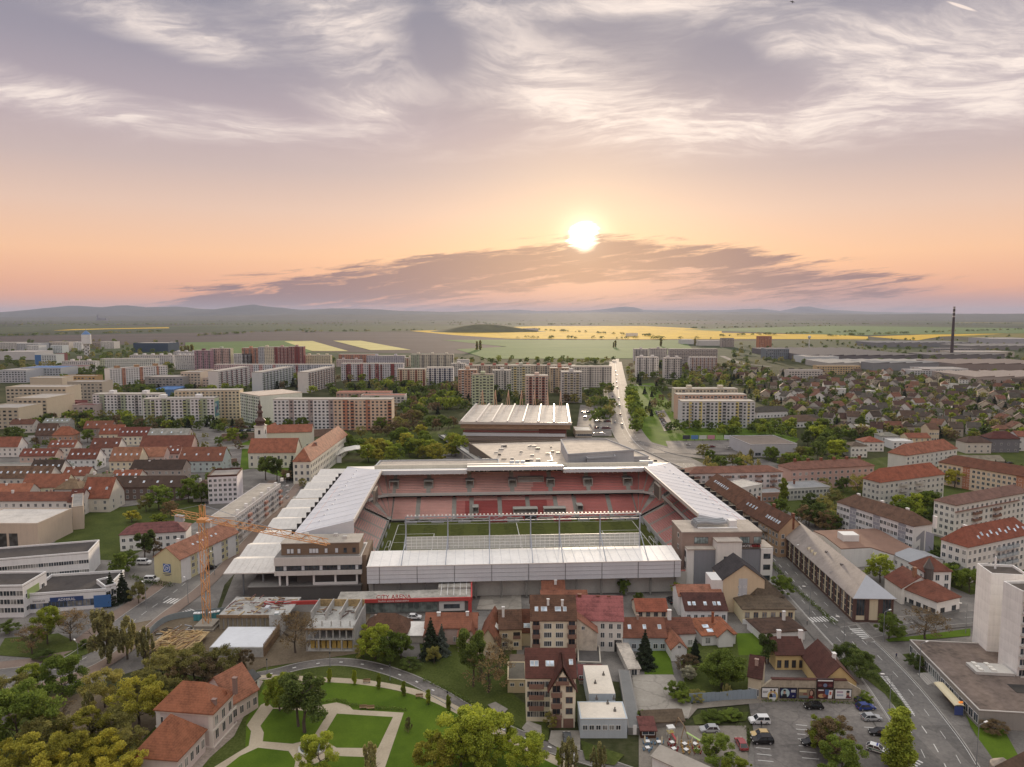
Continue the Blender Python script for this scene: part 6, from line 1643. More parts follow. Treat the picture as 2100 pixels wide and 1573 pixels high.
bp('kiosk_building','small flat roofed pavilion beside the sports hall car park','building',(1180,897),(1214,897),884,20.0,'flat',wall=wallm(206,190,160),rm=flatm(206,200,188),wins={'f': (8,1,1.5,1.8)})
for i,(u0,u1,v,c,lb) in enumerate([(955,990,905,(226,226,226),'white market tents left of the sports hall'),(1005,1035,900,(230,226,218),'white barrel tent in front of the sports hall'),(1030,1062,905,(176,184,194),'blue grey market shed in front of the sports hall'),(1062,1098,903,(150,160,170),'grey market shed right of the blue grey shed')]):
    bp('market_tent',lb,'tent',(u0,v+3),(u1,v+3),v - 4,14,'gx',rh=2.0,wall=wallm(*c),rm=flatm(*c))
bp('supermarket','flat roofed supermarket with grey brown roof and wall signs','supermarket',(1538,938),(1634,936),913,(1608,893),'flat',wall=wallm(186,186,190),rm=flatm(126,112,100),wins={'f': (3,1,4,2)},z0=1.0)
o=thing('billboard_row','row of bright billboards along the supermarket car park','billboards',W(1400,904)); dd=(W(1515,901) - W(1400,904))
for i,c in enumerate([(60,64,80),(70,130,196),(200,206,190),(206,130,150),(150,190,80),(206,210,216),(196,200,214),(110,90,96)]):
    mb=MB(); x=dd.length*i/7.2; mb.box(x,x+5.4,-.2,0,1.2,4.2); mb.build('poster_panel',paint(*c),o); mb=MB(); mb.box(x+2.5,x+2.8,0.02,.3,0,4); mb.build('post',dark,o)
# open air stage left of the mall
q=W(720,945); o=thing('stage_canopy','white curved open air stage roof among trees','stage',(q.x,q.y,0),.25)
mb=MB(); mb.extrude([(-9,0,5),(-4,0,7.5),(3,0,8.6),(10,0,8.2),(10,0,7.9),(3,0,8.2),(-4,0,7.1),(-9,0,4.6)],(0,-6,0),(0,8,0)); mb.build('canopy',paint(214,210,200),o); part_box(o,'back_wall',whitew,-9,-6,-5,7,0,4.6)
# ---------------------------------------------------------------- panel-built housing estate
def panel(label,u0,u1,vt,vb,c,D=13.0,vb1=None,stripes=(),bal=0,balc=(150,150,150),box=2,end=None,cap=None,roofc=(170,162,152),group='panel-built blocks of the housing estate',name='panel_block'):
    """slab block between columns u0..u1, roof row vt, base row vb; stripes (from, to, colour) are painted bays; bal: every n-th bay has loggias"""
    a,b=W(u0,vb),W(u1,vb if vb1 is None else vb1)
    h=hgt(a,vt); d=b - a; L=d.length; foot(a,b,D)
    o=thing(name,label,'tower block' if L < h*1.3 else 'block of flats',(a.x,a.y,0),math.atan2(d.y,d.x),group)
    wm=wallm(*c); part_box(o,'wall',wm,0,L,0,D,0,h)
    mb=MB(); mb.box(-.1,L+.1,-.1,D+.1,h+.01,h+.5); rf=mb.build('roof',flatm(*roofc),o)
    for i in range(box):
        x=L*(i+.5)/box; part_box(rf,'lift_house',wallm(*(cap or c)),x - 2.2,x+2.2,D*.3,D*.75,h+.5,h+3.2)
    for (s0,s1,sc) in stripes: part_box(o,'painted_bay',wallm(*sc),L*s0,L*s1,-.04,-.005,0,h - .05)
    if end: part_box(o,'painted_gable',wallm(*end),L,L+.05,.05,D - .05,0,h - .05)
    rows=max(3,round(h/2.8)); n=max(3,round(L/3.3)); m=max(2,round(D/4)); fh=(h - 1.2)/rows
    jw=MB(); jb=MB(); rr=random.Random(int(u0*7+vb))
    for j in range(rows):
        z=1.3+j*fh
        for i in range(n):
            x=L*(i+.5)/n; lo=bal and i % bal == bal // 2
            if lo:
                jb.box(x - 1.5,x+1.5,-1.1,-.06,z - .5,z - .36,0); jb.box(x - 1.5,x+1.5,-1.1,-1.0,z - .36,z+.55,0)
                winquad(jw,'f',L,D,x,z - .3,2.6,2.0,0,None)
            else:
                jw.box(x - .85,x+.85,-.07,-.05,z,z+1.4,0 if rr.random() < .82 else 1,skip='bdulr')
        if end is None and m:
            for i in range(m):
                winquad(jw,'r',L,D,D*(i+.5)/m,z,1.2,1.3,0,None) if rr.random() < .9 and (u1+u0)/2 < 900 else None
    jw.build('window_rows',[glass(),glass('window_curtain',(0.16,0.16,0.155,1),0.2)],o,kind='stuff')
    if jb.f: jb.build('loggias',wallm(*balc),o,kind='stuff')
    return o
G,LG,CR,PK,OR,RD,BE,YE,GN=(206,204,204),(222,222,222),(218,208,184),(206,172,176),(196,128,92),(150,72,70),(200,180,142),(214,196,110),(168,182,150)
panel('white panel block with olive and grey bays, left of the mural block',192,328,809,852,LG,stripes=[(.1,.18,GN),(.42,.5,GN),(.74,.8,GN)],bal=5)
panel('white panel block with green bays and a blue mural on its end wall',295,441,819,871,LG,vb1=869,stripes=[(.02,.1,GN),(.26,.33,GN),(.6,.66,GN),(.8,.9,GN)],bal=4,balc=(170,182,120),end=(196,208,160))
q=W(441,869); d_=(W(441,869) - W(295,871)).normalized(); nn=Vector((-d_.y,d_.x,0))
o=thing('wall_mural','blue and teal mural high on the end wall of the green bay block','mural',(q.x,q.y,0),math.atan2(d_.y,d_.x)); hm=hgt(q,822)
mb=MB(); mb.box(.06,.1,1,12,hm - 14,hm - 1); mb.build('painted_field',paint(50,140,160),o)
for i,(y,z,r_,c) in enumerate(((4,-4,1.6,(220,220,220)),(7,-7,2.2,(60,70,130)),(9,-10,1.6,(210,214,210)),(5,-10,1.3,(150,90,120)))):
    mb=MB(); mb.face([(.11+.005*i,y+r_*cos(t*pi/6),hm+z+r_*1.2*sin(t*pi/6)) for t in range(12)]); mb.build('painted_shape',paint(*c),o)
panel('beige panel block with brown bays behind the mural block',360,493,802,862,(206,192,160),vb1=860,stripes=[(.1,.2,BE),(.4,.5,BE),(.74,.8,BE)],box=0,end=BE)
panel('pale green panel block seen at an angle behind the church spire',494,533,806,863,(206,216,200),D=40,vb1=872,stripes=[(.3,.4,(180,196,170)),(.65,.75,(180,196,170))],box=0,end=(206,214,200),roofc=(206,186,166))
panel('white panel block with mauve bays right of the church spire',562,685,820,882,LG,stripes=[(.26,.34,(176,158,154)),(.58,.66,(176,158,154)),(.92,1,(176,158,154))],box=0)
panel('peach panel block with orange bays at the end of the long row',685,804,820,882,(222,190,160),stripes=[(.16,.25,OR),(.55,.63,OR)],bal=9,balc=OR,box=0,end=(222,196,166))
panel('white panel block with orange graphic squares on the facade',227,345,757,800,LG,vb1=790,stripes=[(.2,.26,OR),(.5,.56,OR),(.8,.84,OR)],box=3,cap=(170,130,80))
panel('long white panel block with green roof edge at the left',207,320,736,765,(214,220,210),stripes=[(0,.08,(196,206,170))],box=0)
panel('grey panel block with many roof boxes behind the green edged block',267,355,729,754,G,box=5)
panel('pale grey panel block with roof boxes left of the pink towers',360,400,729,758,(200,200,200),box=4)
panel('mauve pink panel tower, left of the pair beside the green field',400,432,719,760,(186,140,156),box=1,bal=3,cap=(120,60,80))
panel('pink beige panel tower, right of the pair beside the green field',432,474,715,758,(206,172,160),box=1,bal=4,cap=(176,190,160),end=(196,190,150))
panel('long pink panel block in front of the pink towers',440,520,748,774,PK,box=0)
panel('white balcony block with dark windows between the pink and orange towers',477,518,726,750,LG,bal=2,balc=(220,220,220),box=0)
panel('orange panel tower behind the white balcony block',497,530,714,750,OR,box=1,bal=3)
panel('cream and grey panel tower with tall roof house',530,563,712,750,(214,204,176),box=1,stripes=[(.0,.4,(176,182,190))])
panel('red and white panel tower, left of the red pair',563,592,712,750,(196,150,144),box=1,bal=2,balc=RD,stripes=[(0,.25,RD)])
panel('red and white panel tower, right of the red pair',593,623,711,750,(190,140,134),box=1,bal=2,balc=RD,stripes=[(.4,.75,RD)],end=RD)
panel('low cream panel block right of the red towers',624,678,729,748,(206,196,160),box=3)
panel('white panel block with pale pink bays behind the grey balcony block',520,600,748,778,(206,212,222),stripes=[(.15,.24,(206,150,150)),(.5,.58,(206,150,150))],box=0)
panel('blue grey panel block with red patches',602,682,748,778,(190,196,208),stripes=[(.06,.12,RD),(.36,.44,(160,168,180))],box=0)
panel('white panel block with yellow top storey and red balconies',449,513,762,803,(216,210,208),vb1=789,bal=4,balc=(130,60,64),box=0)
panel('grey panel block with blank gable and green balconies',539,602,764,806,(196,202,208),vb1=790,bal=3,balc=(140,160,140),box=0)
panel('white panel block with blank gable and brown balconies',633,687,764,806,(216,212,208),vb1=790,bal=3,balc=(150,110,90),box=0)
panel('orange panel block at the edge of the dark field',695,772,727,750,OR,box=0,bal=5)
panel('lilac grey panel block right of the orange edge block',752,830,730,751,(190,186,200),box=2)
panel('long white and red panel block in the middle of the estate',700,827,746,781,(206,204,210),stripes=[(.1,.16,RD),(.3,.36,(190,120,120)),(.55,.61,RD),(.8,.86,RD)],bal=5,balc=RD,box=0)
panel('cream panel block with green band at the estate edge',843,930,727,755,(206,198,176),stripes=[(0,.2,GN)],bal=4,box=3)
panel('cream panel block with red balconies, left of the blue striped one',815,872,757,795,(216,198,168),bal=3,balc=(176,90,60),box=0)
panel('white panel block with blue balcony stripes',875,930,754,790,LG,bal=2,balc=(80,90,130),box=0)
panel('small white block behind the blue striped block',937,962,738,758,LG,box=0)
panel('long beige far row with red roof boxes',953,1050,750,784,(196,176,152),bal=4,box=4,cap=(170,90,70))
panel('orange and white tower, leftmost of the towers behind the sports hall',940,978,759,816,(196,150,120),bal=3,balc=(206,200,196),box=1)
panel('pale green tower, nearest behind the sports hall',968,1012,769,842,(186,200,160),bal=2,balc=(190,206,166),box=1,roofc=(110,96,84),end=(186,196,160))
panel('grey green tower behind the red white tower',1048,1088,750,812,(186,190,172),bal=3,balc=YE,box=1)
panel('red and white tower with stacked balconies behind the sports hall',1078,1124,771,834,(216,186,168),bal=2,balc=(140,66,56),box=1,end=(206,180,160))
panel('ochre tower behind the grey yellow tower',1128,1168,755,806,(196,170,134),bal=3,box=1,cap=(176,104,70))
panel('grey and yellow tower, rightmost behind the sports hall',1151,1193,763,826,(190,188,186),bal=2,balc=(196,184,140),box=1)
panel('long white panel block beside the avenue',1172,1254,752,794,(206,200,190),bal=5,box=0)
panel('long beige far row beside the avenue with red roof boxes',1050,1180,750,782,(196,180,156),bal=4,box=6,cap=(176,100,76))
panel('white stepped block right of the avenue',1305,1350,733,773,(220,216,212),bal=3,box=2)
panel('white stepped block farther right of the avenue',1362,1398,735,777,(212,206,200),bal=3,box=2)
panel('grey far slab behind the stepped blocks',1333,1368,715,745,(186,180,176),box=1)
panel('long grey apartment terrace at the field edge right of the avenue',1372,1471,716,748,(186,178,174),bal=2,balc=(206,196,188),box=0)
panel('white balcony apartment block right of the stepped blocks',1414,1470,733,760,(206,200,200),bal=2,balc=(196,150,130),box=0)
panel('grey panel block with yellow bays beside the supermarket',1397,1547,824,878,(206,206,210),stripes=[(.1,.14,YE),(.24,.28,YE),(.5,.54,YE),(.74,.78,YE),(.9,.93,YE)],bal=4,balc=(176,178,182),box=0)
panel('peach roofed panel block in the middle of the trio by the supermarket',1388,1530,810,862,(216,176,146),bal=4,balc=(180,176,176),box=0)
panel('cream panel block, rearmost of the trio by the supermarket',1383,1512,798,846,(206,198,170),bal=4,box=2)
panel('low white flats between the long green edged block and the school',128,196,741,760,(210,208,204),box=2)
panel('pale grey slab behind the mauve pink tower',356,404,722,742,(196,196,200),box=3)
panel('cream slab with orange balconies behind the cream panel block',830,872,734,752,(210,196,170),bal=3,balc=OR,box=2)
panel('white slab left of the far beige row',925,955,746,772,(212,208,202),bal=3,box=1)
panel('grey white slab behind the red and white tower',1010,1050,760,800,(200,196,190),bal=3,box=1)
panel('pale pink slab behind the white red middle block',690,742,738,752,(206,184,180),box=2)
panel('white point block at the left end of the far terrace',1300,1330,716,742,(206,200,196),bal=2,box=1)
# ---------------------------------------------------------------- left: schools, offices, new flats, water tower
BX=[ # u0,u1,top,base,colour,depth,label,window bays
    (30,98,818,866,(196,182,154),40,'stepped beige school block nearest the left road',1),(-40,40,838,880,(190,178,152),30,'beige school block cut by the left edge',1),(15,138,795,846,(198,186,160),24,'long beige school wing with strip windows',1),
    (64,130,776,822,(204,190,164),20,'square beige assembly hall of the school',0),(130,197,772,805,(196,156,92),16,'golden yellow school hall',1),(140,212,784,825,(176,166,150),20,'beige grey classroom wing with dark strip windows',1),
    (115,160,826,852,(124,58,66),16,'dark red roofed school by the tower blocks',1),(150,194,832,856,(196,176,170),14,'white and red school wing beside the dark red roof',1),
    (298,376,774,803,(150,146,142),30,'dark grey office block with light window bands',1),(372,412,764,800,(200,182,160),24,'beige college block with square windows',1),(402,427,760,796,(204,186,164),18,'round ended beige college tower',1),(416,450,776,800,(200,178,160),16,'low beige college wing',1),
    (0,55,760,785,(186,192,200),50,'white and blue stepped sports centre at the left',1),(45,126,755,780,(176,184,192),40,'grey blue roofed sports centre wing',1),(105,176,752,764,(206,200,196),30,'long low shop with dark red roof',0),
    (72,116,728,750,(196,206,206),24,'office block with bright blue end wall',1),(116,126,726,748,(140,70,76),20,'dark red office annex beside the blue one',1),
    (-40,35,703,722,(206,204,200),40,'white terraced apartments at the far left edge',1),(36,80,705,722,(186,190,196),40,'glazed apartment terrace, second from the far left edge',1),(82,105,704,720,(176,184,190),30,'teal glass apartment terrace left of the water tower',1),(102,142,702,720,(206,196,184),40,'cream balcony apartments left of the water tower',1),(0,72,722,738,(200,200,200),60,'white low retail hall at the far left',0),
    (55,80,709,726,(220,222,222),30,'bright white apartment cube before the glazed terraces',1),(104,128,709,724,(206,216,220),26,'pale blue apartment cube before the cream balconies',1),
    (151,168,702,720,(226,226,226),24,'white apartment cube just left of the water tower',1),(188,207,703,715,(166,150,134),24,'tan apartment cube just right of the water tower',1),(207,234,701,715,(210,206,200),30,'white grid apartment block right of the water tower',1),(274,345,704,722,(60,84,110),60,'dark blue glass arena hall at the field edge',0),
    (350,358,702,720,(206,206,206),12,'white silo tower beside the poplar row',0),(308,356,800,812,(90,130,180),40,'blue roofed market hall behind the beige block',0),
    (1556,1582,690,716,(196,122,74),22,'orange tower block standing alone by the factories',1),(1570,1618,716,736,(126,136,146),30,'grey glass office block beside the orange tower',1),(1480,1505,694,712,(170,160,150),20,'grey beige flats left of the orange tower',1),
    (1675,1764,751,768,(206,176,120),16,'white school with orange roof edge before the factories',1),(1617,1687,760,780,(200,194,186),16,'unfinished pale apartment shell in the suburb',1),(1915,2003,715,724,(150,146,148),30,'long grey power station hall at the chimney foot',1),
    (1652,1720,732,745,(196,204,208),60,'white low factory hall',0),(1740,1800,740,752,(196,200,200),40,'white and teal factory hall with ribbon windows',1),(1870,1920,760,772,(206,206,206),30,'white office in front of the factories',1),(1895,1985,757,770,(210,210,208),40,'long white workshop under the factories',1),
    (2035,2130,695,706,(176,176,184),120,'large pale warehouse at the right horizon',0),(1960,2080,722,732,(196,186,170),60,'cream industrial sheds right of the chimney',0),(1400,1425,697,706,(206,206,204),60,'white depot on the field edge right of the avenue',0),(1432,1480,699,709,(200,198,192),50,'pale depot sheds beside the rapeseed',0),(1285,1308,684,690,(226,226,226),30,'white farm building in the rapeseed field',0),
    (1072,1104,674,680,(206,204,204),40,'white sheds at the foot of the mound',0),(740,830,812,832,(196,188,180),16,'long low school with terracotta roof behind the peach block',1),(690,800,806,824,(190,150,130),18,'terracotta roofed school wing near the estate trees',1),(1180,1210,800,806,(150,140,130),20,'low garage row near the avenue roundabout',0),
]
for (u0,u1,vt,vb,c,D,lb,wn) in BX:
    a,b=W(u0,vb),W(u1,vb); h=hgt(a,vt); L=(b - a).length
    rc=(120,60,56) if 'dark red roof' in lb else (176,104,80) if 'terracotta' in lb else (70,120,180) if 'blue roofed' in lb else (166,158,150)
    o=bld('building',lb,'building',a,b,D,h,'flat',wall=wallm(*c),rm=flatm(*rc),par=.8,wins={'f': (max(3,int(L/4)),max(1,round(h/3.4)),2.4,1.5)} if wn else None,far=True,z0=1.2)
    if 'bright blue end' in lb: part_box(o,'blue_panel',paint(40,120,190),.5,L*.3,-.1,-.04,1,h)
q=W(179,730); hq=hgt(q,706); ht=hgt(q,686)
o=thing('water_tower','water tower with white drum, blue cone roof and chequered shaft','water tower',(q.x,q.y,0))
r0=abs(W(187.5,730).x - W(170,730).x)/2
mb=MB(); mb.lathe([(r0*.62,0),(r0*.62,hq)],(0,0,0),16); mb.build('shaft',wallm(206,206,206),o)
mb=MB(); 
for j in range(7):
    for i in range(8):
        if (i+j) % 2: 
            t0,t1=2*pi*i/8,2*pi*(i+.6)/8; rr_=r0*.64; z=hq*(j+.2)/7; z1=hq*(j+.8)/7
            mb.face([(rr_*cos(t0),rr_*sin(t0),z),(rr_*cos(t1),rr_*sin(t1),z),(rr_*cos(t1),rr_*sin(t1),z1),(rr_*cos(t0),rr_*sin(t0),z1)])
mb.build('shaft_openings',dark,o,kind='stuff')
mb=MB(); mb.lathe([(r0*.62,hq),(r0,hq+1),(r0,ht+0),(0,ht)],(0,0,0),20); mb.build('drum',wallm(226,226,226),o)
mb=MB(); mb.lathe([(r0*1.03,ht),(r0*.4,ht+(ht - hq)*.28),(.3,ht+(ht - hq)*.4),(.3,ht+(ht - hq)*.6)],(0,0,0),20); mb.build('cone_roof',paint(50,110,170),o)
q=W(1951,735); hc=hgt(q,629); o=thing('factory_chimney','tall dark factory chimney with pale bands near its top','chimney',(q.x,q.y,0)); r0=2.6
mb=MB(); mb.lathe([(r0*1.35,0),(r0*.8,hc)],(0,0,0),16); mb.build('stack',mat('chimney_concrete',rgb(84,72,74),.9),o)
for z in (.80,.88,.96): mb=MB(); rr_=r0*(1.35 - .55*z)*1.03; mb.lathe([(rr_,hc*z),(rr_*.99,hc*(z+.025))],(0,0,0),16); mb.build('painted_band',paint(190,184,180),o)
q=W(1659,712); hc=hgt(q,688); o=thing('water_tower','small white mushroom water tower beyond the suburb','water tower',(q.x,q.y,0)); mb=MB(); mb.lathe([(2,0),(1.4,hc*.7),(4,hc*.8),(4.4,hc*.93),(0,hc)],(0,0,0),12); mb.build('mushroom',wallm(206,206,206),o)
q=W(201,657); o=thing('cooling_tower','hazy far plant with one slim chimney on the left horizon','chimney',(q.x,q.y,0)); hc=hgt(q,645); mb=MB(); mb.lathe([(22,0),(16,hc)],(0,0,0),8); mb.build('stack',wallm(130,130,136),o); part_box(o,'plant_hall',wallm(130,130,136),20,160,-30,30,0,45)
o=thing('sign_mast','tall white retail sign mast left of the long panel block','sign',W(164,752)); hc=hgt(W(164,752),730); mb=MB(); mb.box(-.6,.6,-.6,.6,0,hc - 5); mb.build('post',paint(220,220,220),o); part_box(o,'sign_box',paint(206,196,200),-4,4,-.8,.8,hc - 5,hc)
# big dark factory roofs at the right
FX=[(1655,1880,714,742,(84,80,84),'vast dark saw tooth factory roof beyond the suburb',12),(1700,1950,738,756,(150,146,140),'wide pale factory roof in front of the dark one',9),(1790,1925,742,760,(110,112,116),'grey glazed factory hall',12),(1960,2160,738,762,(120,104,96),'brown roofed old mill halls at the right edge',12),(1905,2060,724,738,(96,92,92),'dark industrial roof right of the chimney',10),(2000,2200,762,786,(146,130,120),'beige workshop rows at the right edge of the suburb',8),(1800,1990,700,712,(104,104,108),'grey logistics halls under the rapeseed fields',12),(1990,2200,706,718,(110,106,104),'dark yard sheds at the right horizon',10)]
for (u0,u1,vt,vb,c,lb,h) in FX:
    a,b=W(u0,vb),W(u1,vb); far_=W((u0+u1)/2,vt,h); D=max(20,far_.y - a.y); L=(b - a).length
    o=thing('factory',lb,'factory',(a.x,a.y,0)); part_box(o,'wall',wallm(*[min(255,x+30) for x in c]),0,L,0,D,0,h)
    mb=MB(); n=max(4,int(L/24))
    for i in range(n):
        x0,x1=L*i/n,L*(i+1)/n
        mb.extrude([(x0+.1,0,h+.01),(x1 - .1,0,h+.01),(x1 - .1,0,h+2.4),(x0+.1,0,h+.6)],(0,0,0),(0,D,0))
    mb.build('roof_bays',flatm(*c),o,kind='stuff')
# ---------------------------------------------------------------- suburb of small houses on the right
rs=random.Random(21)
RC=[((104,80,70),'brown'),((136,84,68),'red'),((84,70,66),'dark brown'),((140,92,74),'orange'),((96,66,62),'maroon'),((100,96,96),'grey'),((92,78,72),'umber'),((76,70,70),'slate')]
WCs=[((222,220,214),'white'),((214,200,168),'cream'),((200,194,186),'grey'),((186,170,150),'tan')]
rows_=[(768,1445,2110,28),(778,1470,2110,26),(788,1500,2110,26),(799,1555,2110,24),(811,1575,2110,24),(824,1590,2110,22),(838,1600,2110,20),(853,1640,2110,17),(869,1690,2110,14),(886,1720,2110,12)]
hcount=0
for ri,(v0,ua,ub,n) in enumerate(rows_):
    row=[]
    for i in range(n):
        u=ua+(ub - ua)*(i+.5)/n+rs.uniform(-9,9); v=v0+rs.uniform(-3,3)+(6 if u > 1950 else 0)
        if ri < 3 and rs.random() < .12: continue
        row.append((u,v))
    row.sort()
    for i,(u,v) in enumerate(row):
        c=W(u,v); rz=rs.choice((0.0,.35,-.45,1.2,.8))+rs.uniform(-.15,.15); L=rs.uniform(9,13); D=rs.uniform(8,10.5); h=rs.choice((3.4,4.2,6.0,6.4))
        (rc,rn),(wc,wn_)=rs.choice(RC),rs.choice(WCs); rt_=rs.choice(('gx','gy','hip','gx','gy')); 
        if rs.random() < .07: rt_='flat'; rn='flat'; rc=(170,166,160)
        a=c - Vector((cos(rz),sin(rz),0))*L/2; b_=c+Vector((cos(rz),sin(rz),0))*L/2
        bld('detached_house','%s house with %s roof, %s in suburb row %s' % (wn_,rn,ordl(i),['one','two','three','four','five','six','seven','eight','nine','ten'][ri]),'house',a,b_,D,h,rt_,rs.uniform(3.0,4.6),wall=wallm(*wc),rm=roofm(*rc) if rt_ != 'flat' else flatm(*rc),
            wins={'f': (3,1 if h < 5 else 2,1.2,1.3),'l': (2,1 if h < 5 else 2,1.0,1.2),'r': (2,1 if h < 5 else 2,1.0,1.2)},far=True,group='houses of the suburb',chim=[(L*.35,D*.5,4.2,.4)] if ri > 4 and rt_ != 'flat' else ())
        hcount += 1
SP=[(1640,1690,840,876,'L','long white row houses with dark roof at the suburb edge',(92,84,82),12),(1612,1683,848,878,'','hotel with brown mansard roof and dormers at the suburb edge',(112,88,76),16),(1552,1620,826,858,'','white terrace with dark grey roof behind the yellow bay block',(84,82,84),12)]
for (u0,u1,vr_,vb,x_,lb,rc,D) in SP:
    bp('house',lb,'house',(u0,vb),(u1,vb - 3),vb - 12,D,'hip',rh=4.5,wall=whitew,rm=roofm(*rc),wins={'f': (10,1,1.4,1.5)},far=True)
for (u0,u1,ve,vb,vr_,rc,wc,lb) in [(1770,1812,907,926,894,(172,84,58),(222,218,210),'white villa with bright orange pyramid roof'),(1745,1778,915,938,905,(104,88,80),(222,220,214),'white gabled villa with dark roof beside the orange pyramid villa'),(1862,1908,898,912,888,(156,84,58),(228,206,160),'cream villa with orange cross gables'),(1830,1872,906,921,0,(206,204,198),(222,222,220),'flat white modern villa between the orange roofed villas'),(1965,2060,946,972,934,(150,144,136),(150,146,140),'grey villa with flat roof and white stair tower'),(2030,2090,900,928,884,(112,52,52),(120,120,128),'grey apartment house with maroon mansard roof'),(1980,2032,908,930,894,(96,70,66),(206,198,186),'cream house with dark brown roof beside the maroon mansard'),(2086,2130,895,925,884,(160,90,72),(206,206,206),'white house with red roof at the far right edge'),(1808,1845,895,912,886,(150,152,154),(200,204,200),'pale house with grey hipped roof'),(1905,1925,880,905,868,(120,84,70),(214,196,160),'narrow cream house above the salmon roofed flats')]:
    bp('villa',lb,'villa',(u0,vb),(u1,vb),ve,11,'pyr' if 'pyramid' in lb else ('flat' if not vr_ else 'hip' if 'hip' in lb or 'mansard' in lb else 'gx'),vr_ or None,wall=wallm(*wc),rm=roofm(*rc) if vr_ else flatm(*rc),wins={'f': (4,2,1.2,1.3)})
# ---------------------------------------------------------------- trees
import numpy as np
LEAF={
    'green': leafm('leaf_green',rgb(116,134,60)),'dark': leafm('leaf_dark',rgb(98,114,60)),'yellow': leafm('leaf_yellow',rgb(164,160,68)),'lime': leafm('leaf_lime',rgb(148,160,64)),
    'olive': leafm('leaf_olive',rgb(148,144,84)),'brown': leafm('leaf_brown',rgb(126,110,84)),'pale': leafm('leaf_pale',rgb(164,160,108)),'conifer': leafm('needle_dark',rgb(56,66,50),.1,.25),'blue': leafm('needle_blue',rgb(96,106,100),.1,.25),'white': leafm('blossom',rgb(190,188,164))}
BARK=mat('bark',rgb(92,80,68),.95,.2)
def leaf_mesh(name,P,sz,rng,m,flat=0.0,up=None):
    n=len(P)
    N=rng.normal(size=(n,3)); N[:,2] += flat; N /= np.linalg.norm(N,axis=1)[:,None]
    R=rng.normal(size=(n,3)); U=np.cross(N,R); U /= np.linalg.norm(U,axis=1)[:,None]; V=np.cross(N,U)
    s=(sz*rng.uniform(.55,1.3,n))[:,None]
    v=np.stack([P - U*s*.62,P - V*s*.5+N*s*.1,P+U*s*.62,P+V*s*.5 - N*s*.1],1).reshape(-1,3)
    me=bpy.data.meshes.new(name); me.vertices.add(4*n); me.loops.add(4*n); me.polygons.add(n)
    me.vertices.foreach_set('co',v.astype(np.float32).ravel()); me.loops.foreach_set('vertex_index',np.arange(4*n,dtype=np.int32))
    me.polygons.foreach_set('loop_start',np.arange(0,4*n,4,dtype=np.int32)); me.update(); me.validate()
    me.materials.append(m)
    return me
def crown_pts(kind,n,rng):
    """leaf positions for a 10 m tree"""
    if kind == 'conifer':
        t=rng.uniform(0,1,n) ** .7; z=10*(1 - t)+.5; lay=np.floor(z/.75)*.75; z=lay+rng.uniform(0,.3,n)+.1
        r=(10.4 - z)*.27*np.sqrt(rng.uniform(.15,1,n)); a=rng.uniform(0,2*pi,n); r *= 1+.28*np.sin(a*5+lay*3)
        return np.stack([r*np.cos(a),r*np.sin(a),np.maximum(z - r*.25,.3)],1)
    if kind == 'pine':
        B=[(rng.uniform(-2.2,2.2),rng.uniform(-2.2,2.2),rng.uniform(4.5,9.4),rng.uniform(.7,1.3)) for _ in range(22)]
    elif kind == 'poplar':
        B=[(rng.normal(0,.45),rng.normal(0,.45),z,.55+.5*sin(pi*min(1,z/10))) for z in np.linspace(1.2,9.8,34)]
    elif kind == 'round':
        B=[]
        for _ in range(60):
            d=rng.normal(size=3); d /= np.linalg.norm(d); q=rng.uniform(.55,1) ; B.append((3.6*d[0]*q,3.6*d[1]*q,5.4+3.9*d[2]*q,rng.uniform(.6,1.1)))
    elif kind == 'willow':
        B=[]
        for _ in range(46):
            a=rng.uniform(0,2*pi); r=rng.uniform(.2,2.6); z=rng.uniform(2.0,9.6)*(1 - .06*r)
            B.append((r*cos(a)*(1.25 - z/14),r*sin(a)*(1.25 - z/14),z,.45))
    else:                       # broad, uneven
        B=[]
        for _ in range(48):
            a=rng.uniform(0,2*pi); z=rng.uniform(2.6,9.3); rr=4.3*math.sqrt(max(.05,1 - ((z - 5.2)/4.8) ** 2))*rng.uniform(.35,1.08)
            B.append((rr*cos(a),rr*sin(a),z,rng.uniform(.55,1.15)))
    B=np.array(B); i=rng.integers(0,len(B),n)
    d=rng.normal(size=(n,3)); d /= np.linalg.norm(d,axis=1)[:,None]; q=rng.uniform(.1,1.25,n) ** .55
    sc=np.array([1,1,.8]) if kind != 'willow' else np.array([.6,.6,2.4])
    return B[i,:3]+d*(B[i,3]*q)[:,None]*sc
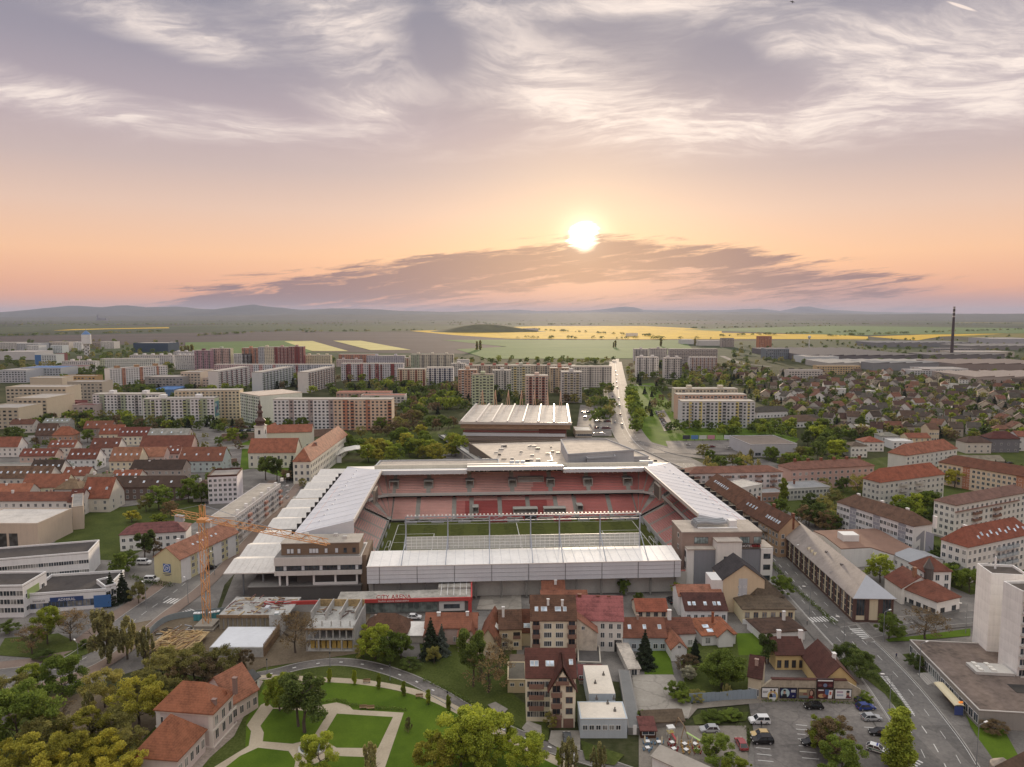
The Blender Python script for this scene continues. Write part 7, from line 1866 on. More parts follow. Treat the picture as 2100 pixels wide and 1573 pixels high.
def trunk_mesh(kind,seed,bare=False):
    rng=random.Random(seed); mb=MB(); top={'conifer': 9.6,'poplar': 8.5,'pine': 8.5}.get(kind,6.0)
    p=Vector((0,0,-.2)); r=.26 if kind != 'conifer' else .2; n=5
    for i in range(n):
        q=Vector((rng.uniform(-.2,.2)*(kind != 'conifer'),rng.uniform(-.2,.2)*(kind != 'conifer'),top*(i+1)/n)); mb.tube(p,q,r*(1 - i/n*.8),r*(1 - (i+1)/n*.8),6,cap=False)
        if i >= 1 and kind not in ('conifer','poplar'):
            for _ in range(3 if not bare else 4):
                a=rng.uniform(0,2*pi); l=rng.uniform(1.6,3.2)*(1.1 - i*.1); e=q+Vector((cos(a)*l,sin(a)*l,l*rng.uniform(.5,1.1))); rb=r*(1 - i/n*.8)*.45
                mb.tube(q,e,rb,rb*.3,4,cap=False)
                for _ in range(2 if not bare else 6):
                    f=rng.uniform(.35,1); s=q.lerp(e,f); a2=a+rng.uniform(-1.2,1.2); l2=rng.uniform(.7,1.6); e2=s+Vector((cos(a2)*l2,sin(a2)*l2,l2*rng.uniform(.4,1.2)))
                    mb.tube(s,e2,rb*.35,rb*.1,3,cap=False)
                    if bare:
                        for _ in range(4):
                            s3=s.lerp(e2,rng.uniform(.4,1)); a3=a2+rng.uniform(-1.4,1.4); mb.tube(s3,s3+Vector((cos(a3)*.7,sin(a3)*.7,rng.uniform(.2,.8))),.02,.008,3,cap=False)
        p=q
    return mb.mesh('trunk',BARK)
SHAPE={'green': 'broad','dark': 'broad','yellow': 'broad','lime': 'broad','olive': 'broad','brown': 'broad','pale': 'willow','conifer': 'conifer','blue': 'conifer','white': 'round','roundgreen': 'round','poplar': 'poplar','pine': 'pine','bare': 'broad','column': 'poplar'}
LM={'roundgreen': 'green','poplar': 'olive','pine': 'dark','bare': 'brown','column': 'lime'}
PROTO={}
def proto(kind,lod,var):
    key=(kind,lod,var)
    if key not in PROTO:
        sh=SHAPE[kind]; rng=np.random.default_rng(hash((len(kind),sum(map(ord,kind)),lod,var)) % 99999)
        n={0: 16000,1: 4200,2: 170}[lod]; sz={0: .235,1: .42,2: 1.5}[lod]
        if kind == 'bare': n=int(n*.14)
        if kind in ('olive','brown','pale'): n=int(n*.62)
        P=crown_pts(sh,n,rng)
        PROTO[key]=(leaf_mesh('crown',P,sz,rng,LEAF[LM.get(kind,kind)],.3),trunk_mesh(sh,var+len(kind),kind in ('bare',)) if lod < 2 else None,P)
    return PROTO[key]
WORD={'green': 'green leafy tree','dark': 'dark green tree','yellow': 'yellow green tree','lime': 'bright fresh green tree','olive': 'thin olive tree','brown': 'brownish half bare tree','pale': 'pale willowy tree','conifer': 'dark spruce','blue': 'bluish spruce','white': 'white blossoming shrub','roundgreen': 'round dense green tree','poplar': 'slim poplar','pine': 'dark pine','bare': 'bare branched tree','column': 'columnar bright green tree'}
NTREE=[0]
def tree(u,v,h,kind,label,group,wide=1.0,lod=None,pos=None):
    p=pos if pos is not None else W(u,v)
    rr=random.Random(int(u*13+v*7)); var=rr.randrange(3)
    if lod is None: lod=0 if p.y < 235 else 1
    cm,tm,_=proto(kind,lod,var)
    o=thing('tree' if h > 3.2 else 'shrub',label,'tree' if h > 3.2 else 'shrub',(p.x,p.y,.02),rr.uniform(0,6.28),group); s=h/10
    o.scale=(s*wide,s*wide,s)
    if tm: link('trunk',tm,o)
    link('crown',cm,o); NTREE[0] += 1
    return o
def grove(place,group,items):
    items=sorted(items,key=lambda t: t[0]); cnt={}; tot={}
    for it in items: tot[it[3]]=tot.get(it[3],0)+1
    for it in items:
        k_=it[3]; i=cnt.get(k_,0); cnt[k_]=i+1
        lab=WORD[k_]+(', '+ordl(i) if tot[k_] > 1 else '')+' '+place
        tree(it[0],it[1],it[2],k_,lab,group,*(it[4:]))
grove('in the park at the lower left','park trees at the lower left',[(38,1550,15,'green',1.15),(130,1432,11,'green',1.1),(62,1428,8,'lime'),(285,1492,12,'yellow',1.15),(216,1452,10,'olive'),(75,1615,10.5,'yellow',1.2),(150,1600,10.5,'yellow',1.2),(218,1592,9,'yellow'),(268,1570,8.5,'olive'),(182,1470,6,'pale'),(10,1600,8,'yellow'),(335,1402,9,'olive',1.2),(398,1400,9.5,'olive',1.2),(455,1392,8.5,'olive',1.2),(365,1412,7,'brown'),(500,1378,6,'brown'),(100,1560,10,'olive',1.2),(180,1545,9.5,'yellow',1.2),(240,1525,8,'olive',1.2),(120,1500,8,'bare'),(20,1470,10,'olive',1.2),(300,1440,8,'olive',1.2),(345,1440,6,'olive',1.2),(250,1620,9,'yellow',1.1),(110,1640,9,'yellow',1.2),(420,1410,8,'brown',1.2)])
grove('on the square by the shops','trees on the left square',[(222,1362,17,'pale',1.1),(298,1368,11,'pale'),(262,1352,12,'pale'),(98,1322,11,'lime',.9),(66,1342,9,'bare'),(146,1316,10,'bare'),(228,1240,10.5,'conifer'),(252,1232,10,'conifer'),(285,1238,7,'olive'),(20,1300,4,'dark',1.5),(245,1186,9,'green'),(262,1172,8,'dark'),(297,1148,11,'pine'),(315,1140,7,'brown'),(180,1328,2.5,'dark',2),(90,1352,2.4,'dark',2.4)])
grove('on the grass bank below the old town','trees by the grass bank',[(326,1046,12,'green',1.2),(300,1050,8,'olive'),(350,1062,8,'brown'),(386,1030,12,'green'),(414,1032,10,'green'),(270,1072,5.5,'yellow',1.5),(325,1080,6,'lime',1.4),(172,1036,4,'green',1.2),(196,1036,4,'green',1.2),(222,1034,4,'green',1.2),(240,1033,4,'green',1.2)])
grove('in the old town','trees in the old town',[(28,915,14,'dark',1.3),(180,908,10,'green',1.1),(398,932,15,'pale',.9),(478,908,11,'lime',1.2),(128,905,9,'conifer'),(352,908,8,'conifer'),(500,905,7,'dark'),(200,962,6,'green'),(186,990,5,'dark'),(248,930,5,'dark')])
grove('around the church and seminary','trees round the church',[(545,985,14,'pine'),(568,988,13,'pine'),(600,984,13,'conifer'),(588,990,8,'brown'),(620,1000,5,'olive'),(690,935,14,'green'),(712,930,13,'green'),(702,922,13,'lime'),(676,915,10,'dark'),(620,885,12,'green'),(590,884,10,'green'),(650,880,9,'olive')])
rg=random.Random(5)
def scatter(px,n,kinds,h0,h1,seed,mg=1.5):
    r_=random.Random(seed); out=[]; us=[p[0] for p in px]; vs=[p[1] for p in px]; tries=0
    def inside(u,v):
        c=False
        for (a,b),(d,e) in zip(px,px[1:]+px[:1]):
            if (b > v) != (e > v) and u < (d - a)*(v - b)/(e - b)+a: c=not c
        return c
    while len(out) < n and tries < n*40:
        tries += 1; u,v=r_.uniform(min(us),max(us)),r_.uniform(min(vs),max(vs))
        if inside(u,v) and not blocked(W(u,v),mg): out.append((u,v,r_.uniform(h0,h1),r_.choice(kinds),r_.uniform(.9,1.25)))
    return out
grove('left of the mall behind the stadium','park trees left of the mall',scatter([(715,955),(740,925),(800,900),(880,890),(955,925),(975,948),(830,950)],34,['green','lime','lime','yellow','green'],9,13,11))
grove('in the wooded park behind the church','wooded park',scatter([(700,900),(720,880),(810,845),(880,835),(945,850),(935,885),(860,888),(780,905)],40,['brown','olive','green','dark','brown','bare'],8,12,12))
grove('in the villa park garden','park garden trees',[(625,1503,13.5,'pine',1.2),(612,1490,13,'pine'),(574,1458,9.5,'lime',.9),(655,1592,9,'lime',1.0),(760,1600,8,'pale'),(893,1600,9.5,'yellow'),(945,1580,13,'lime',1.1),(1000,1562,11.5,'lime',1.1),(1080,1592,9,'lime',1.1),(975,1590,10,'lime'),(1165,1600,9,'pale'),(1228,1600,8,'pale')]+[(676,1400,3.8,'column'),(727,1404,3.8,'column'),(777,1413,3.8,'column'),(828,1428,3.8,'column'),(878,1445,3.8,'column'),(920,1458,3.8,'column'),(960,1478,3.8,'column'),(1043,1520,3.8,'column'),(1146,1570,3.8,'column'),(838,1502,3.6,'pale')])
grove('in the gardens below the stadium','garden trees below the stadium',[(884,1348,11,'conifer'),(906,1342,8.5,'blue'),(970,1408,15,'pine',.8),(1002,1420,11.5,'bare',1.1),(1030,1355,7,'bare'),(770,1352,10,'lime',1.1),(800,1360,8,'green',1.2),(822,1350,7,'green'),(745,1350,6,'olive'),(606,1340,12.5,'bare'),(890,1362,5,'olive'),(840,1372,3,'dark',2),(1480,1412,10.5,'roundgreen',1.35),(1410,1380,5,'brown',1.3),(1412,1396,4,'white',1.2),(1322,1368,10,'conifer',1.1),(1425,1356,6.5,'conifer'),(1575,1362,8,'pine',1.2),(1490,1432,3.6,'pale',1.5),(1388,1430,4,'green',1.5),(1398,1440,3,'green',1.6),(1280,1222,5.5,'green'),(1387,1222,4.5,'lime'),(1310,1240,4,'green'),(1465,1478,2,'green',3),(1500,1475,2,'green',3),(1430,1438,2.5,'olive',2),(1130,1495,4,'olive'),(1320,1480,2.5,'green',1.6)])
grove('around the car park and main road','trees along the main road',[(1690,1548,8.5,'lime'),(1706,1552,9,'brown',1.1),(1722,1610,9.5,'green',1.1),(1842,1580,12.5,'column',1.5),(1467,1568,6.5,'green',1.3),(1520,1600,4.5,'lime'),(1488,1600,4.5,'column',1.5),(1603,1224,7,'green',1.2),(1822,1312,7.5,'green',1.2),(1897,1312,10,'bare',1.3),(1735,1372,7,'dark',1.1),(1762,1392,7.5,'dark',1.2),(1875,1372,4,'dark',1.3),(1770,1440,2.5,'green',2),(1895,1370,3.5,'olive',1.4),(2040,1505,3,'brown',2)])
grove('in the green courts right of the stadium','trees among the right hand flats',[(1805,1195,10,'lime',1.1),(1765,1092,14,'conifer'),(1740,1094,9,'conifer'),(1845,1130,9,'conifer'),(1862,1125,8,'conifer'),(1606,1040,14,'column',.9),(1598,1062,9,'green'),(1690,985,11,'conifer'),(1755,985,11,'conifer'),(1958,1000,10,'yellow',1.2),(2095,1060,9,'yellow',1.2),(2040,975,9,'conifer'),(2060,980,10,'conifer'),(2085,985,9,'pine')]+scatter([(1630,1050),(1700,1035),(1740,1060),(1720,1100),(1640,1080)],14,['dark','brown','dark','olive'],7,11,13)+scatter([(1780,1040),(1900,1020),(1930,1080),(1900,1110),(1820,1060)],14,['green','dark','green','lime'],7,10,14)+scatter([(1650,965),(1760,965),(1790,1010),(1740,1030),(1640,1000)],14,['dark','green','olive','brown'],7,11,15)+scatter([(1880,1150),(1990,1170),(1990,1230),(1940,1210)],7,['olive','dark','green'],6,9,16)+scatter([(1960,1070),(2100,1040),(2100,1070),(1990,1100)],6,['dark','olive','green'],6,9,17))
grove('beyond the right stadium roof','trees by the supermarket',scatter([(1395,962),(1400,935),(1560,938),(1660,940),(1700,960),(1420,975)],22,['lime','pale','green','green','olive'],7,10,18)+scatter([(1640,920),(1680,880),(1760,915),(1750,950),(1660,945)],12,['lime','green','green','dark'],9,13,19))
# ---- everything farther off: one joined mass of small crowns
def mass(items):
    P=[]; ms={}
    for (u,v,h,kd,wd) in items:
        p=W(u,v); cm,_,pts=proto(kd,2,random.Random(int(u*3+v)).randrange(3)); s=h/10
        ms.setdefault(LM.get(kd,kd),[]).append((pts*np.array([s*wd,s*wd,s])+np.array([p.x,p.y,0]),h))
    rng=np.random.default_rng(4); V=[]; MI=[]; mats=[]
    for i,(kn,L_) in enumerate(ms.items()):
        mats.append(LEAF[kn])
        for pts,h in L_: V.append((pts,h)); MI += [i]*len(pts)
    Pall=np.concatenate([a for a,_ in V]); S=np.concatenate([np.full(len(a),.17*h) for a,h in V])
    me=leaf_mesh('tree_mass',Pall,S,rng,mats[0],.4); me.materials.clear()
    for m_ in mats: me.materials.append(m_)
    me.polygons.foreach_set('material_index',np.array(MI,dtype=np.int32))
    return link('distant_trees',me,None,label='mixed crowns of the distant gardens, estate greens and field hedges',cat='trees',kind='stuff')
mix=['green','dark','olive','brown','dark','conifer','lime']
far_items=[]
far_items += scatter([(1440,765),(2110,765),(2110,905),(1720,905),(1600,850)],780,mix,5,9,30,.8)
far_items += scatter([(0,862),(200,850),(300,870),(560,875),(560,888),(300,885),(0,880)],110,mix,6,10,31)
far_items += scatter([(200,800),(350,790),(700,770),(950,790),(960,850),(820,850),(560,800),(350,860)],300,mix,7,12,32)
far_items += scatter([(0,730),(350,735),(360,780),(180,800),(0,780)],170,['dark','olive','green','dark'],7,13,33)
far_items += scatter([(640,738),(1260,738),(1260,748),(640,746)],90,['dark','olive','green','lime'],7,11,34)
far_items += scatter([(1190,795),(1258,795),(1258,870),(1200,880)],26,['green','olive','dark'],8,12,35)
far_items += scatter([(1285,745),(1560,745),(1600,800),(1390,800),(1290,790)],170,mix,7,12,36)
far_items += scatter([(1284,800),(1300,800),(1318,890),(1304,890)],26,['green','lime'],9,12,37)
far_items += scatter([(1320,800),(1385,800),(1395,895),(1330,870)],22,mix,6,9,38)
far_items += scatter([(1395,878),(1555,872),(1700,880),(1680,905),(1560,895),(1400,895)],40,['green','dark','lime'],7,10,39)
far_items += scatter([(1500,705),(2110,690),(2110,760),(1500,745)],240,['dark','olive','dark','green'],7,12,40)
far_items += scatter([(0,700),(380,700),(380,735),(0,735)],110,['dark','olive','green'],8,14,41)
far_items += scatter([(30,890),(500,885),(480,1000),(200,1010),(20,1010)],46,['green','dark','olive','brown'],4,7,43)
far_items += scatter([(690,760),(1180,790),(1180,835),(960,850),(830,820)],120,mix,7,12,44)
far_items += [(u,731 - (u - 340)*.02,rg.uniform(14,26),'poplar',.8) for u in (372,380,386,394,978,985,1258,1262,1355,1425)]
for (u0,v0,u1,v1,n) in [(400,690,640,676,40),(0,690,330,681,50),(620,682,900,677,30),(1040,694,1480,696,26),(1080,676,1340,690,40),(1400,674,1760,668,40),(1480,690,1800,680,40),(0,668,1000,662,120),(900,666,2100,664,150),(0,660,2100,657,160),(1700,690,2100,676,60),(0,664,700,668,60)]:
    for i in range(n):
        t=rg.random(); far_items.append((u0+(u1 - u0)*t,v0+(v1 - v0)*t+rg.uniform(-.4,.4),rg.uniform(7,14),rg.choice(['dark','olive','green']),rg.uniform(1.2,2.6)))
mass(far_items)
# ---------------------------------------------------------------- tower crane
cb=W(425,1287); yel=paint(222,148,50,.5)
cr=thing('tower_crane','yellow lattice tower crane standing in the building site','crane',(cb.x,cb.y,0))
zj=hgt(cb,1062); zt=hgt(cb,1035); tip=W(674,1124,zj - 1.5); dj=Vector((tip.x - cb.x,tip.y - cb.y,0)); Lj=dj.length; aj=math.atan2(dj.y,dj.x)
def lattice(mb,p0,p1,w,step,t=.14,tri=False):
    p0,p1=Vector(p0),Vector(p1); d=p1 - p0; L=d.length; u=d/L; up=Vector((0,0,1)) if abs(u.z) < .9 else Vector((1,0,0)); a=u.cross(up).normalized()*w/2; b=u.cross(a).normalized()*w/2
    C_=[a+b,-a+b,-a - b,a - b] if not tri else [a+b,-a+b,-b*1.4]
    for c in C_: mb.beam(p0+c,p1+c,t*1.3)
    n=int(L/step)
    for i in range(n):
        for q in range(len(C_)):
            c,e=C_[q],C_[(q+1) % len(C_)]
            if (i+q) % 2: c,e=e,c
            mb.beam(p0+u*(L*i/n)+c,p0+u*(L*(i+1)/n)+e,t*.8)
mb=MB(); lattice(mb,(0,0,1.6),(0,0,zj - 1.2),1.7,2.6,.14); mb.build('mast',yel,cr)
mb=MB(); lattice(mb,(1.0*cos(aj),1.0*sin(aj),zj),(Lj*cos(aj),Lj*sin(aj),zj),1.3,2.4,.125,True); mb.build('jib',yel,cr)
mb=MB(); lattice(mb,(-1.0*cos(aj),-1.0*sin(aj),zj),(-13*cos(aj),-13*sin(aj),zj),1.5,2.6,.11); mb.build('counter_jib',yel,cr)
mb=MB(); lattice(mb,(0,0,zj),(0,0,zt),1.2,2.2,.12); mb.build('tower_head',yel,cr)
mb=MB(); mb.beam((0,0,zt),(-12*cos(aj),-12*sin(aj),zj+.8),.1); mb.beam((0,0,zt),(Lj*.62*cos(aj),Lj*.62*sin(aj),zj+.8),.1); mb.build('tie_bars',steel,cr,kind='stuff')
part_box(cr,'cab',paint(196,196,196),.9,2.4,-.8,.8,zj - 2.8,zj - .6); part_box(cr,'slewing_ring',yel,-1.3,1.3,-1.3,1.3,zj - 1.2,zj - .2)
for i in range(2): mb=MB(); c=Vector((-11.0+i*1.6,0,0)); mb.box(c.x*cos(aj) - .7,c.x*cos(aj)+.7,c.x*sin(aj) - .7,c.x*sin(aj)+.7,zj - 2.4,zj - .6); mb.build('counterweight',wallm(176,180,186),cr)
for i in range(2): part_box(cr,'base_block',wallm(150,140,124),-3.2+i*.5,3.2 - i*.5,-3.2+i*.5,3.2 - i*.5,i*.8,i*.8+.8)
# ---------------------------------------------------------------- building site
gc=mat('raw_concrete',rgb(176,174,168),.9,.14,.4,sc2=1.6); ply=mat('formwork_board',rgb(190,158,96),.8,.25,.5,sc2=2.0); tim=mat('site_timber',rgb(150,118,78),.85,.25,.5)
a=W(628,1337); b_=W(726,1337); d=b_ - a; L=d.length
sh=thing('building_shell','two storey raw concrete building shell with open bays and yellow props','building site',(a.x,a.y,0),math.atan2(d.y,d.x)); Dz2=15
for z in (0,3.4,6.6): part_box(sh,'floor_slab',gc,0,L,0,Dz2,z,z+.3)
for z0,n in ((.3,5),(3.7,8)):
    for i in range(n): x=(L - .4)*i/(n - 1); part_box(sh,'column',gc,x,x+.4,.1,.5,z0,z0+3.1 - (.2 if z0 > 1 else 0))
part_box(sh,'back_wall',gc,0,L,6,6.3,.3,6.5); part_box(sh,'side_wall',gc,L+.01,L+.3,0,Dz2,0,7.6)
for i in range(4): part_box(sh,'upper_wall',gc,L*i/3.2,L*i/3.2+.25,5,Dz2 - .5,6.92,9.4)
part_box(sh,'rear_upper_wall',ply,0,L,Dz2 - .3,Dz2,6.92,9.0); part_box(sh,'edge_board',tim,-.2,L,-.5,-.02,6.5,6.8)
for i in range(8): part_box(sh,'yellow_formwork',paint(214,176,30),.8+i*1.5,1.9+i*1.5,1.6,2.6,.32,2.5)
for i in range(5): part_box(sh,'upright_post',gc,1.5+i*2.6,1.8+i*2.6,1,1.3,6.92,8.4)
rr=random.Random(8)
def clutter(parent,x0,x1,y0,y1,z,n,mats_,L0=1.0,L1=4.0):
    for i in range(n):
        x,y,l,a_=rr.uniform(x0,x1),rr.uniform(y0,y1),rr.uniform(L0,L1),rr.choice((0,.3,1.4,1.2,-.4)); mb=MB()
        mb.obox((x,y,z+.12+.015*i),(cos(a_)*l/2,sin(a_)*l/2,0),(-sin(a_)*.14,cos(a_)*.14,0),(0,0,.09)); mb.build('plank',rr.choice(mats_),parent)
clutter(sh,.5,L - .5,7,14,6.95,18,[tim,gc,metalm(120,90,80)])
a=W(448,1292); b_=W(590,1292); d=b_ - a; L=d.length; o=thing('deck_formwork','concrete deck under formwork littered with planks beside the crane','building site',(a.x,a.y,0),math.atan2(d.y,d.x))
part_box(o,'deck',gc,0,L,0,14,4.0,4.4); part_box(o,'front_wall',gc,.2,L - .2,.3,.6,0,4.0); part_box(o,'timber_edge',tim,-.3,L+.3,-.35,-.02,3.8,4.7); clutter(o,1,L - 1,1,13,4.45,60,[tim,ply,gc,metalm(120,70,60)])
for i in range(14): part_box(o,'wall_panel',mat('form_panel',rgb(150,138,110),.85,.2),.4+i*L/15,.2+(i+.8)*L/15,.1,.28,.2,3.7)
part_box(o,'stair_core',gc,L - 4,L - .5,-4,-.4,0,6.4); part_box(o,'rubbish_box',paint(200,204,210),L*.62,L*.68,3,5,4.45,5.6)
a=W(430,1349); b_=W(540,1349); d=b_ - a; L=d.length; o=thing('slab_formwork','fresh slab under a white sheet edged with timber posts','building site',(a.x,a.y,0),math.atan2(d.y,d.x))
part_box(o,'slab',gc,0,L,0,13,0,2.9); part_box(o,'white_sheet',mat('white_membrane',rgb(216,220,226),.6,.06,.2,sc2=.9),.3,L - .2,.3,12.7,2.92,3.0)
for i in range(16): part_box(o,'edge_post',tim,L+.1,L+.3,i*.85,i*.85+.2,0,4.0)
part_box(o,'edge_board',tim,L+.32,L+.4,0,13,2.4,3.0)
a=W(302,1345); b_=W(396,1345); d=b_ - a; L=d.length; o=thing('timber_deck','yellow timber formwork deck piled with beams left of the crane','building site',(a.x,a.y,0),math.atan2(d.y,d.x))
part_box(o,'deck',ply,0,L,0,11,1.6,1.9); clutter(o,.5,L - .5,.5,10.5,1.92,70,[ply,paint(206,160,70),tim],2,5)
for i in range(6): part_box(o,'prop',tim,i*L/5 - .1,i*L/5+.1,.2,.4,0,1.6)
for i,(u,v) in enumerate([(402,1273),(409,1273),(416,1272),(434,1271),(441,1270),(447,1269),(568,1272)]):
    q=W(u,v,0 if i < 6 else 4.4); o=thing('portable_toilet','teal portable toilet with white roof, '+(ordl(i)+' beside the crane' if i < 6 else 'alone on the concrete deck'),'portable toilet',(q.x,q.y,.2 if i < 6 else 4.45),.1,'portable toilets of the building site')
    part_box(o,'cabin',paint(30,140,150),-.55,.55,-.55,.55,0,2.1); part_box(o,'roof',paint(226,230,230),-.6,.6,-.6,.6,2.11,2.35); part_box(o,'door',paint(40,156,166),-.4,.4,-.6,-.56,.1,1.95)
ha=pxline([(285,1335),(310,1300),(345,1275),(395,1266),(430,1262),(470,1258)],0,5); o=thing('site_hoarding','grey sheet hoarding curving round the building site by the street','fence',(0,0,0))
for p,q in zip(ha,ha[1:]): mb=MB(); mb.beam((p.x,p.y,1.05),(q.x,q.y,1.05),.08,h=2.1); mb.build('panel',metalm(140,152,156),o)
heap=thing('material_heap','heap of mixed building material by the site hoarding','building site',W(340,1300)); clutter(heap,-8,10,-6,5,0.1,40,[tim,metalm(150,150,156),dark,gc],1,3)
# ---------------------------------------------------------------- cars
def car_mesh(var):
    hb=var == 'van'; L,Wd,H=(4.9,1.95,2.1) if hb else ((4.6,1.9,1.75) if var == 'suv' else (4.3,1.8,1.48)); b0=.32; sh_=.62*H if hb else .60*H
    prof=[(-L/2,b0),(-L/2,sh_*.92),(-L/2+.15,sh_),(L/2 - 1.25,sh_*1.0),(L/2 - .2,sh_*.84),(L/2,sh_*.62),(L/2,b0)]
    body=MB(); n=len(prof); w=Wd/2
    for sgn,k0 in ((-1,1),(1,1)):
        body.face([(x,sgn*w,z) for x,z in (prof if sgn < 0 else prof[::-1])][::-1])
    for (x0,z0),(x1,z1) in zip(prof,prof[1:]+prof[:1]): body.face([(x0,-w,z0),(x1,-w,z1),(x1,w,z1),(x0,w,z0)])
    r0,r1=(-L/2+.15,L/2 - 1.7) if hb else (-L/2+(.35 if var == 'suv' else .75),L/2 - 1.9)
    g0,g1=-L/2+.05 if var != 'sedan' else -L/2+.35,L/2 - 1.15; wr=w - .2
    gl=MB(); lo=[(g0,-w+.05,sh_),(g1,-w+.05,sh_),(g1,w - .05,sh_),(g0,w - .05,sh_)]; hi=[(r0,-wr,H - .06),(r1,-wr,H - .06),(r1,wr,H - .06),(r0,wr,H - .06)]
    for i in range(4): j=(i+1) % 4; gl.face([lo[i],lo[j],hi[j],hi[i]])
    rf=MB(); rf.box(r0 - .02,r1+.02,-wr - .02,wr+.02,H - .06,H)
    for s in (-1,1):
        for f in (0,.45,1): p=Vector(lo[0]).lerp(Vector(lo[1]),f); q=Vector(hi[0]).lerp(Vector(hi[1]),f); p.y *= -s if s > 0 else 1; q.y *= -s if s > 0 else 1; rf.beam(p,q,.09)
    wh=MB(); wh.tube((0,-.11,0),(0,.11,0),.33,n=14,m=0); wh.tube((0,-.125,0),(0,.125,0),.2,n=10,m=1)
    li=MB(); li.box(-.06,.02,-.22,.22,-.09,.09)
    return body,gl,rf,wh,li,L,w,sh_
CARS={}
def car(u,v,ang,colr,var,label,group,parts=True,z=.25,pos=None):
    key=(colr,var,parts)
    if key not in CARS:
        body,gl,rf,wh,li,L,w,sh_=car_mesh(var); pm=paint(*colr,rough=.25)
        if parts: CARS[key]=(body.mesh('body',pm),gl.mesh('glass',glass('car_glass',(.02,.022,.025,1),.08)),rf.mesh('roof',pm),wh.mesh('wheel',[paint(24,24,24,.8),metalm(150,150,154)]),li.mesh('headlight',paint(222,222,216,.2)),li.mesh('tail_light',paint(150,20,18,.3)),L,w,sh_)
        else:
            m=MB()
            for part,mi in ((body,0),(gl,1),(rf,0)):
                i0=len(m.v); m.v += part.v; m.f += [tuple(i0+q for q in f) for f in part.f]; m.m += [mi]*len(part.f)
            CARS[key]=m.mesh('car',[pm,glass('car_glass',(.02,.022,.025,1),.08)])
    p=pos if pos is not None else W(u,v)
    if not parts: return link('car',CARS[key],None,(p.x,p.y,z),ang,label,'car',group)
    b,g,r_,wme,hl,tl,L,w,sh_=CARS[key]
    o=thing('car',label,'car',(p.x,p.y,z),ang,group); link('body',b,o); link('glass',g,o); link('roof',r_,o)
    for x in (-L/2+.85,L/2 - .85):
        for y in (-w+.1,w - .1): link('wheel',wme,o,(x,y,.33))
    for y in (-w+.35,w - .35): link('headlight',hl,o,(L/2 - .02,y,sh_*.7)); link('tail_light',tl,o,(-L/2+.02,y,sh_*.75))
    return o
BK,WT,SV,BL,YL,RDc,GY=(22,22,24),(226,226,226),(170,172,174),(30,60,140),(206,170,90),(170,60,64),(80,84,88)
gcp='cars in the lower right car park'
for (u,v,a_,c,vr,lb,gp) in [(1557,1484,pi,WT,'suv','white off-road car at the top of the car park',gcp),(1560,1513,pi,YL,'hatch','yellow hatchback beside the black off-road car',gcp),(1563,1525,pi,BK,'suv','black off-road car beside the yellow hatchback',gcp),(1455,1502,pi,SV,'sedan','silver saloon parked on the cafe yard',gcp),(1520,1532,pi/2,RDc,'hatch','faded red hatchback behind the cafe fence',gcp),(1664,1529,pi,BK,'hatch','black estate car in the middle bay row',gcp),(1668,1454,pi - .05,BK,'sedan','black saloon in front of the billboard wall',gcp),(1775,1456,.1,BL,'hatch','bright blue hatchback in the upper right bay',gcp),(1787,1478,.05,SV,'hatch','silver hatchback below the blue one',gcp),(1803,1509,pi - .2,BK,'hatch','black car below the silver hatchback',gcp),(1799,1543,-.6,WT,'hatch','white and green patrol car near the car park exit',gcp),(1768,1440,.2,GY,'hatch','dark car half hidden under the hedge',gcp),
        (1163,1520,pi/2,GY,'hatch','grey car on the drive of the pointed gable house','cars on drives'),(1376,1236,1.7,BK,'suv','black car beside the red roofed beige house','cars on drives'),(1177,1212,pi/2,SV,'van','silver van under the stadium wall','cars on drives'),(850,1270,0,WT,'hatch','white car in front of the stadium entrance','cars on drives'),(1582,1200,2.2,WT,'suv','white car at the kerb beside the hotel','cars on drives'),(432,1168,.8,BK,'sedan','black car on the left street beside the crane mast','cars on drives'),(296,1158,0,WT,'van','white camper van behind the logo house','cars on drives'),(312,1194,0,WT,'van','white van at the corner of the logo house','cars on drives'),(1163,1222,1.6,BK,'hatch','small dark car beside the silver van','cars on drives')]:
    o=car(u,v,a_,c,vr,lb,gp,True)
    if 'patrol' in lb:
        for y in (-.91,.91): part_box(o,'green_stripe',paint(30,120,80),-1.9,1.7,min(y,y*1.01),max(y,y*1.01),.62,.8)
        part_box(o,'light_bar',paint(40,60,170),-.2,.1,-.5,.5,1.49,1.6)
rc_=random.Random(4); PAL=[WT,SV,BK,GY,(120,30,34),(60,76,110),(200,196,186)]
NMS={WT: 'white',SV: 'silver',BK: 'black',GY: 'dark grey',(120,30,34): 'dark red',(60,76,110): 'blue',(200,196,186): 'beige'}
def row(place,group,p0,p1,n,ang,jit=0.0,miss=.15):
    a,b=W(*p0),W(*p1); it=[]
    for i in range(n):
        if rc_.random() < miss: continue
        q=a.lerp(b,(i+.5)/n); it.append((q.x/max(1,q.y),q))
    it.sort(key=lambda t: t[0])
    for i,(_,q) in enumerate(it):
        c=rc_.choice(PAL); car(0,0,ang+rc_.uniform(-.06,.06),c,rc_.choice(('hatch','sedan','suv','hatch')),'small %s car, %s %s' % (NMS[c],ordl(i),place),group,False,.3,q)
row('in the line along the left street','cars along the left street',(492,1088),(540,1030),9,1.0)
for j,(p0,p1,n) in enumerate([((1195,848),(1248,848),14),((1195,858),(1212,858),4),((1222,866),(1250,866),6),((1222,880),(1250,880),6),((1190,892),(1240,892),6)]): row('in sports hall lane %s' % ['one','two','three','four','five'][j],'cars by the sports hall',p0,p1,n,0.1,miss=.3)
row('in the diagonal row','cars beside the avenue',(1348,846),(1372,884),22,.3,miss=.05)
row('on the supermarket car park','cars at the supermarket',(1385,912),(1540,925),9,.2,miss=.3)
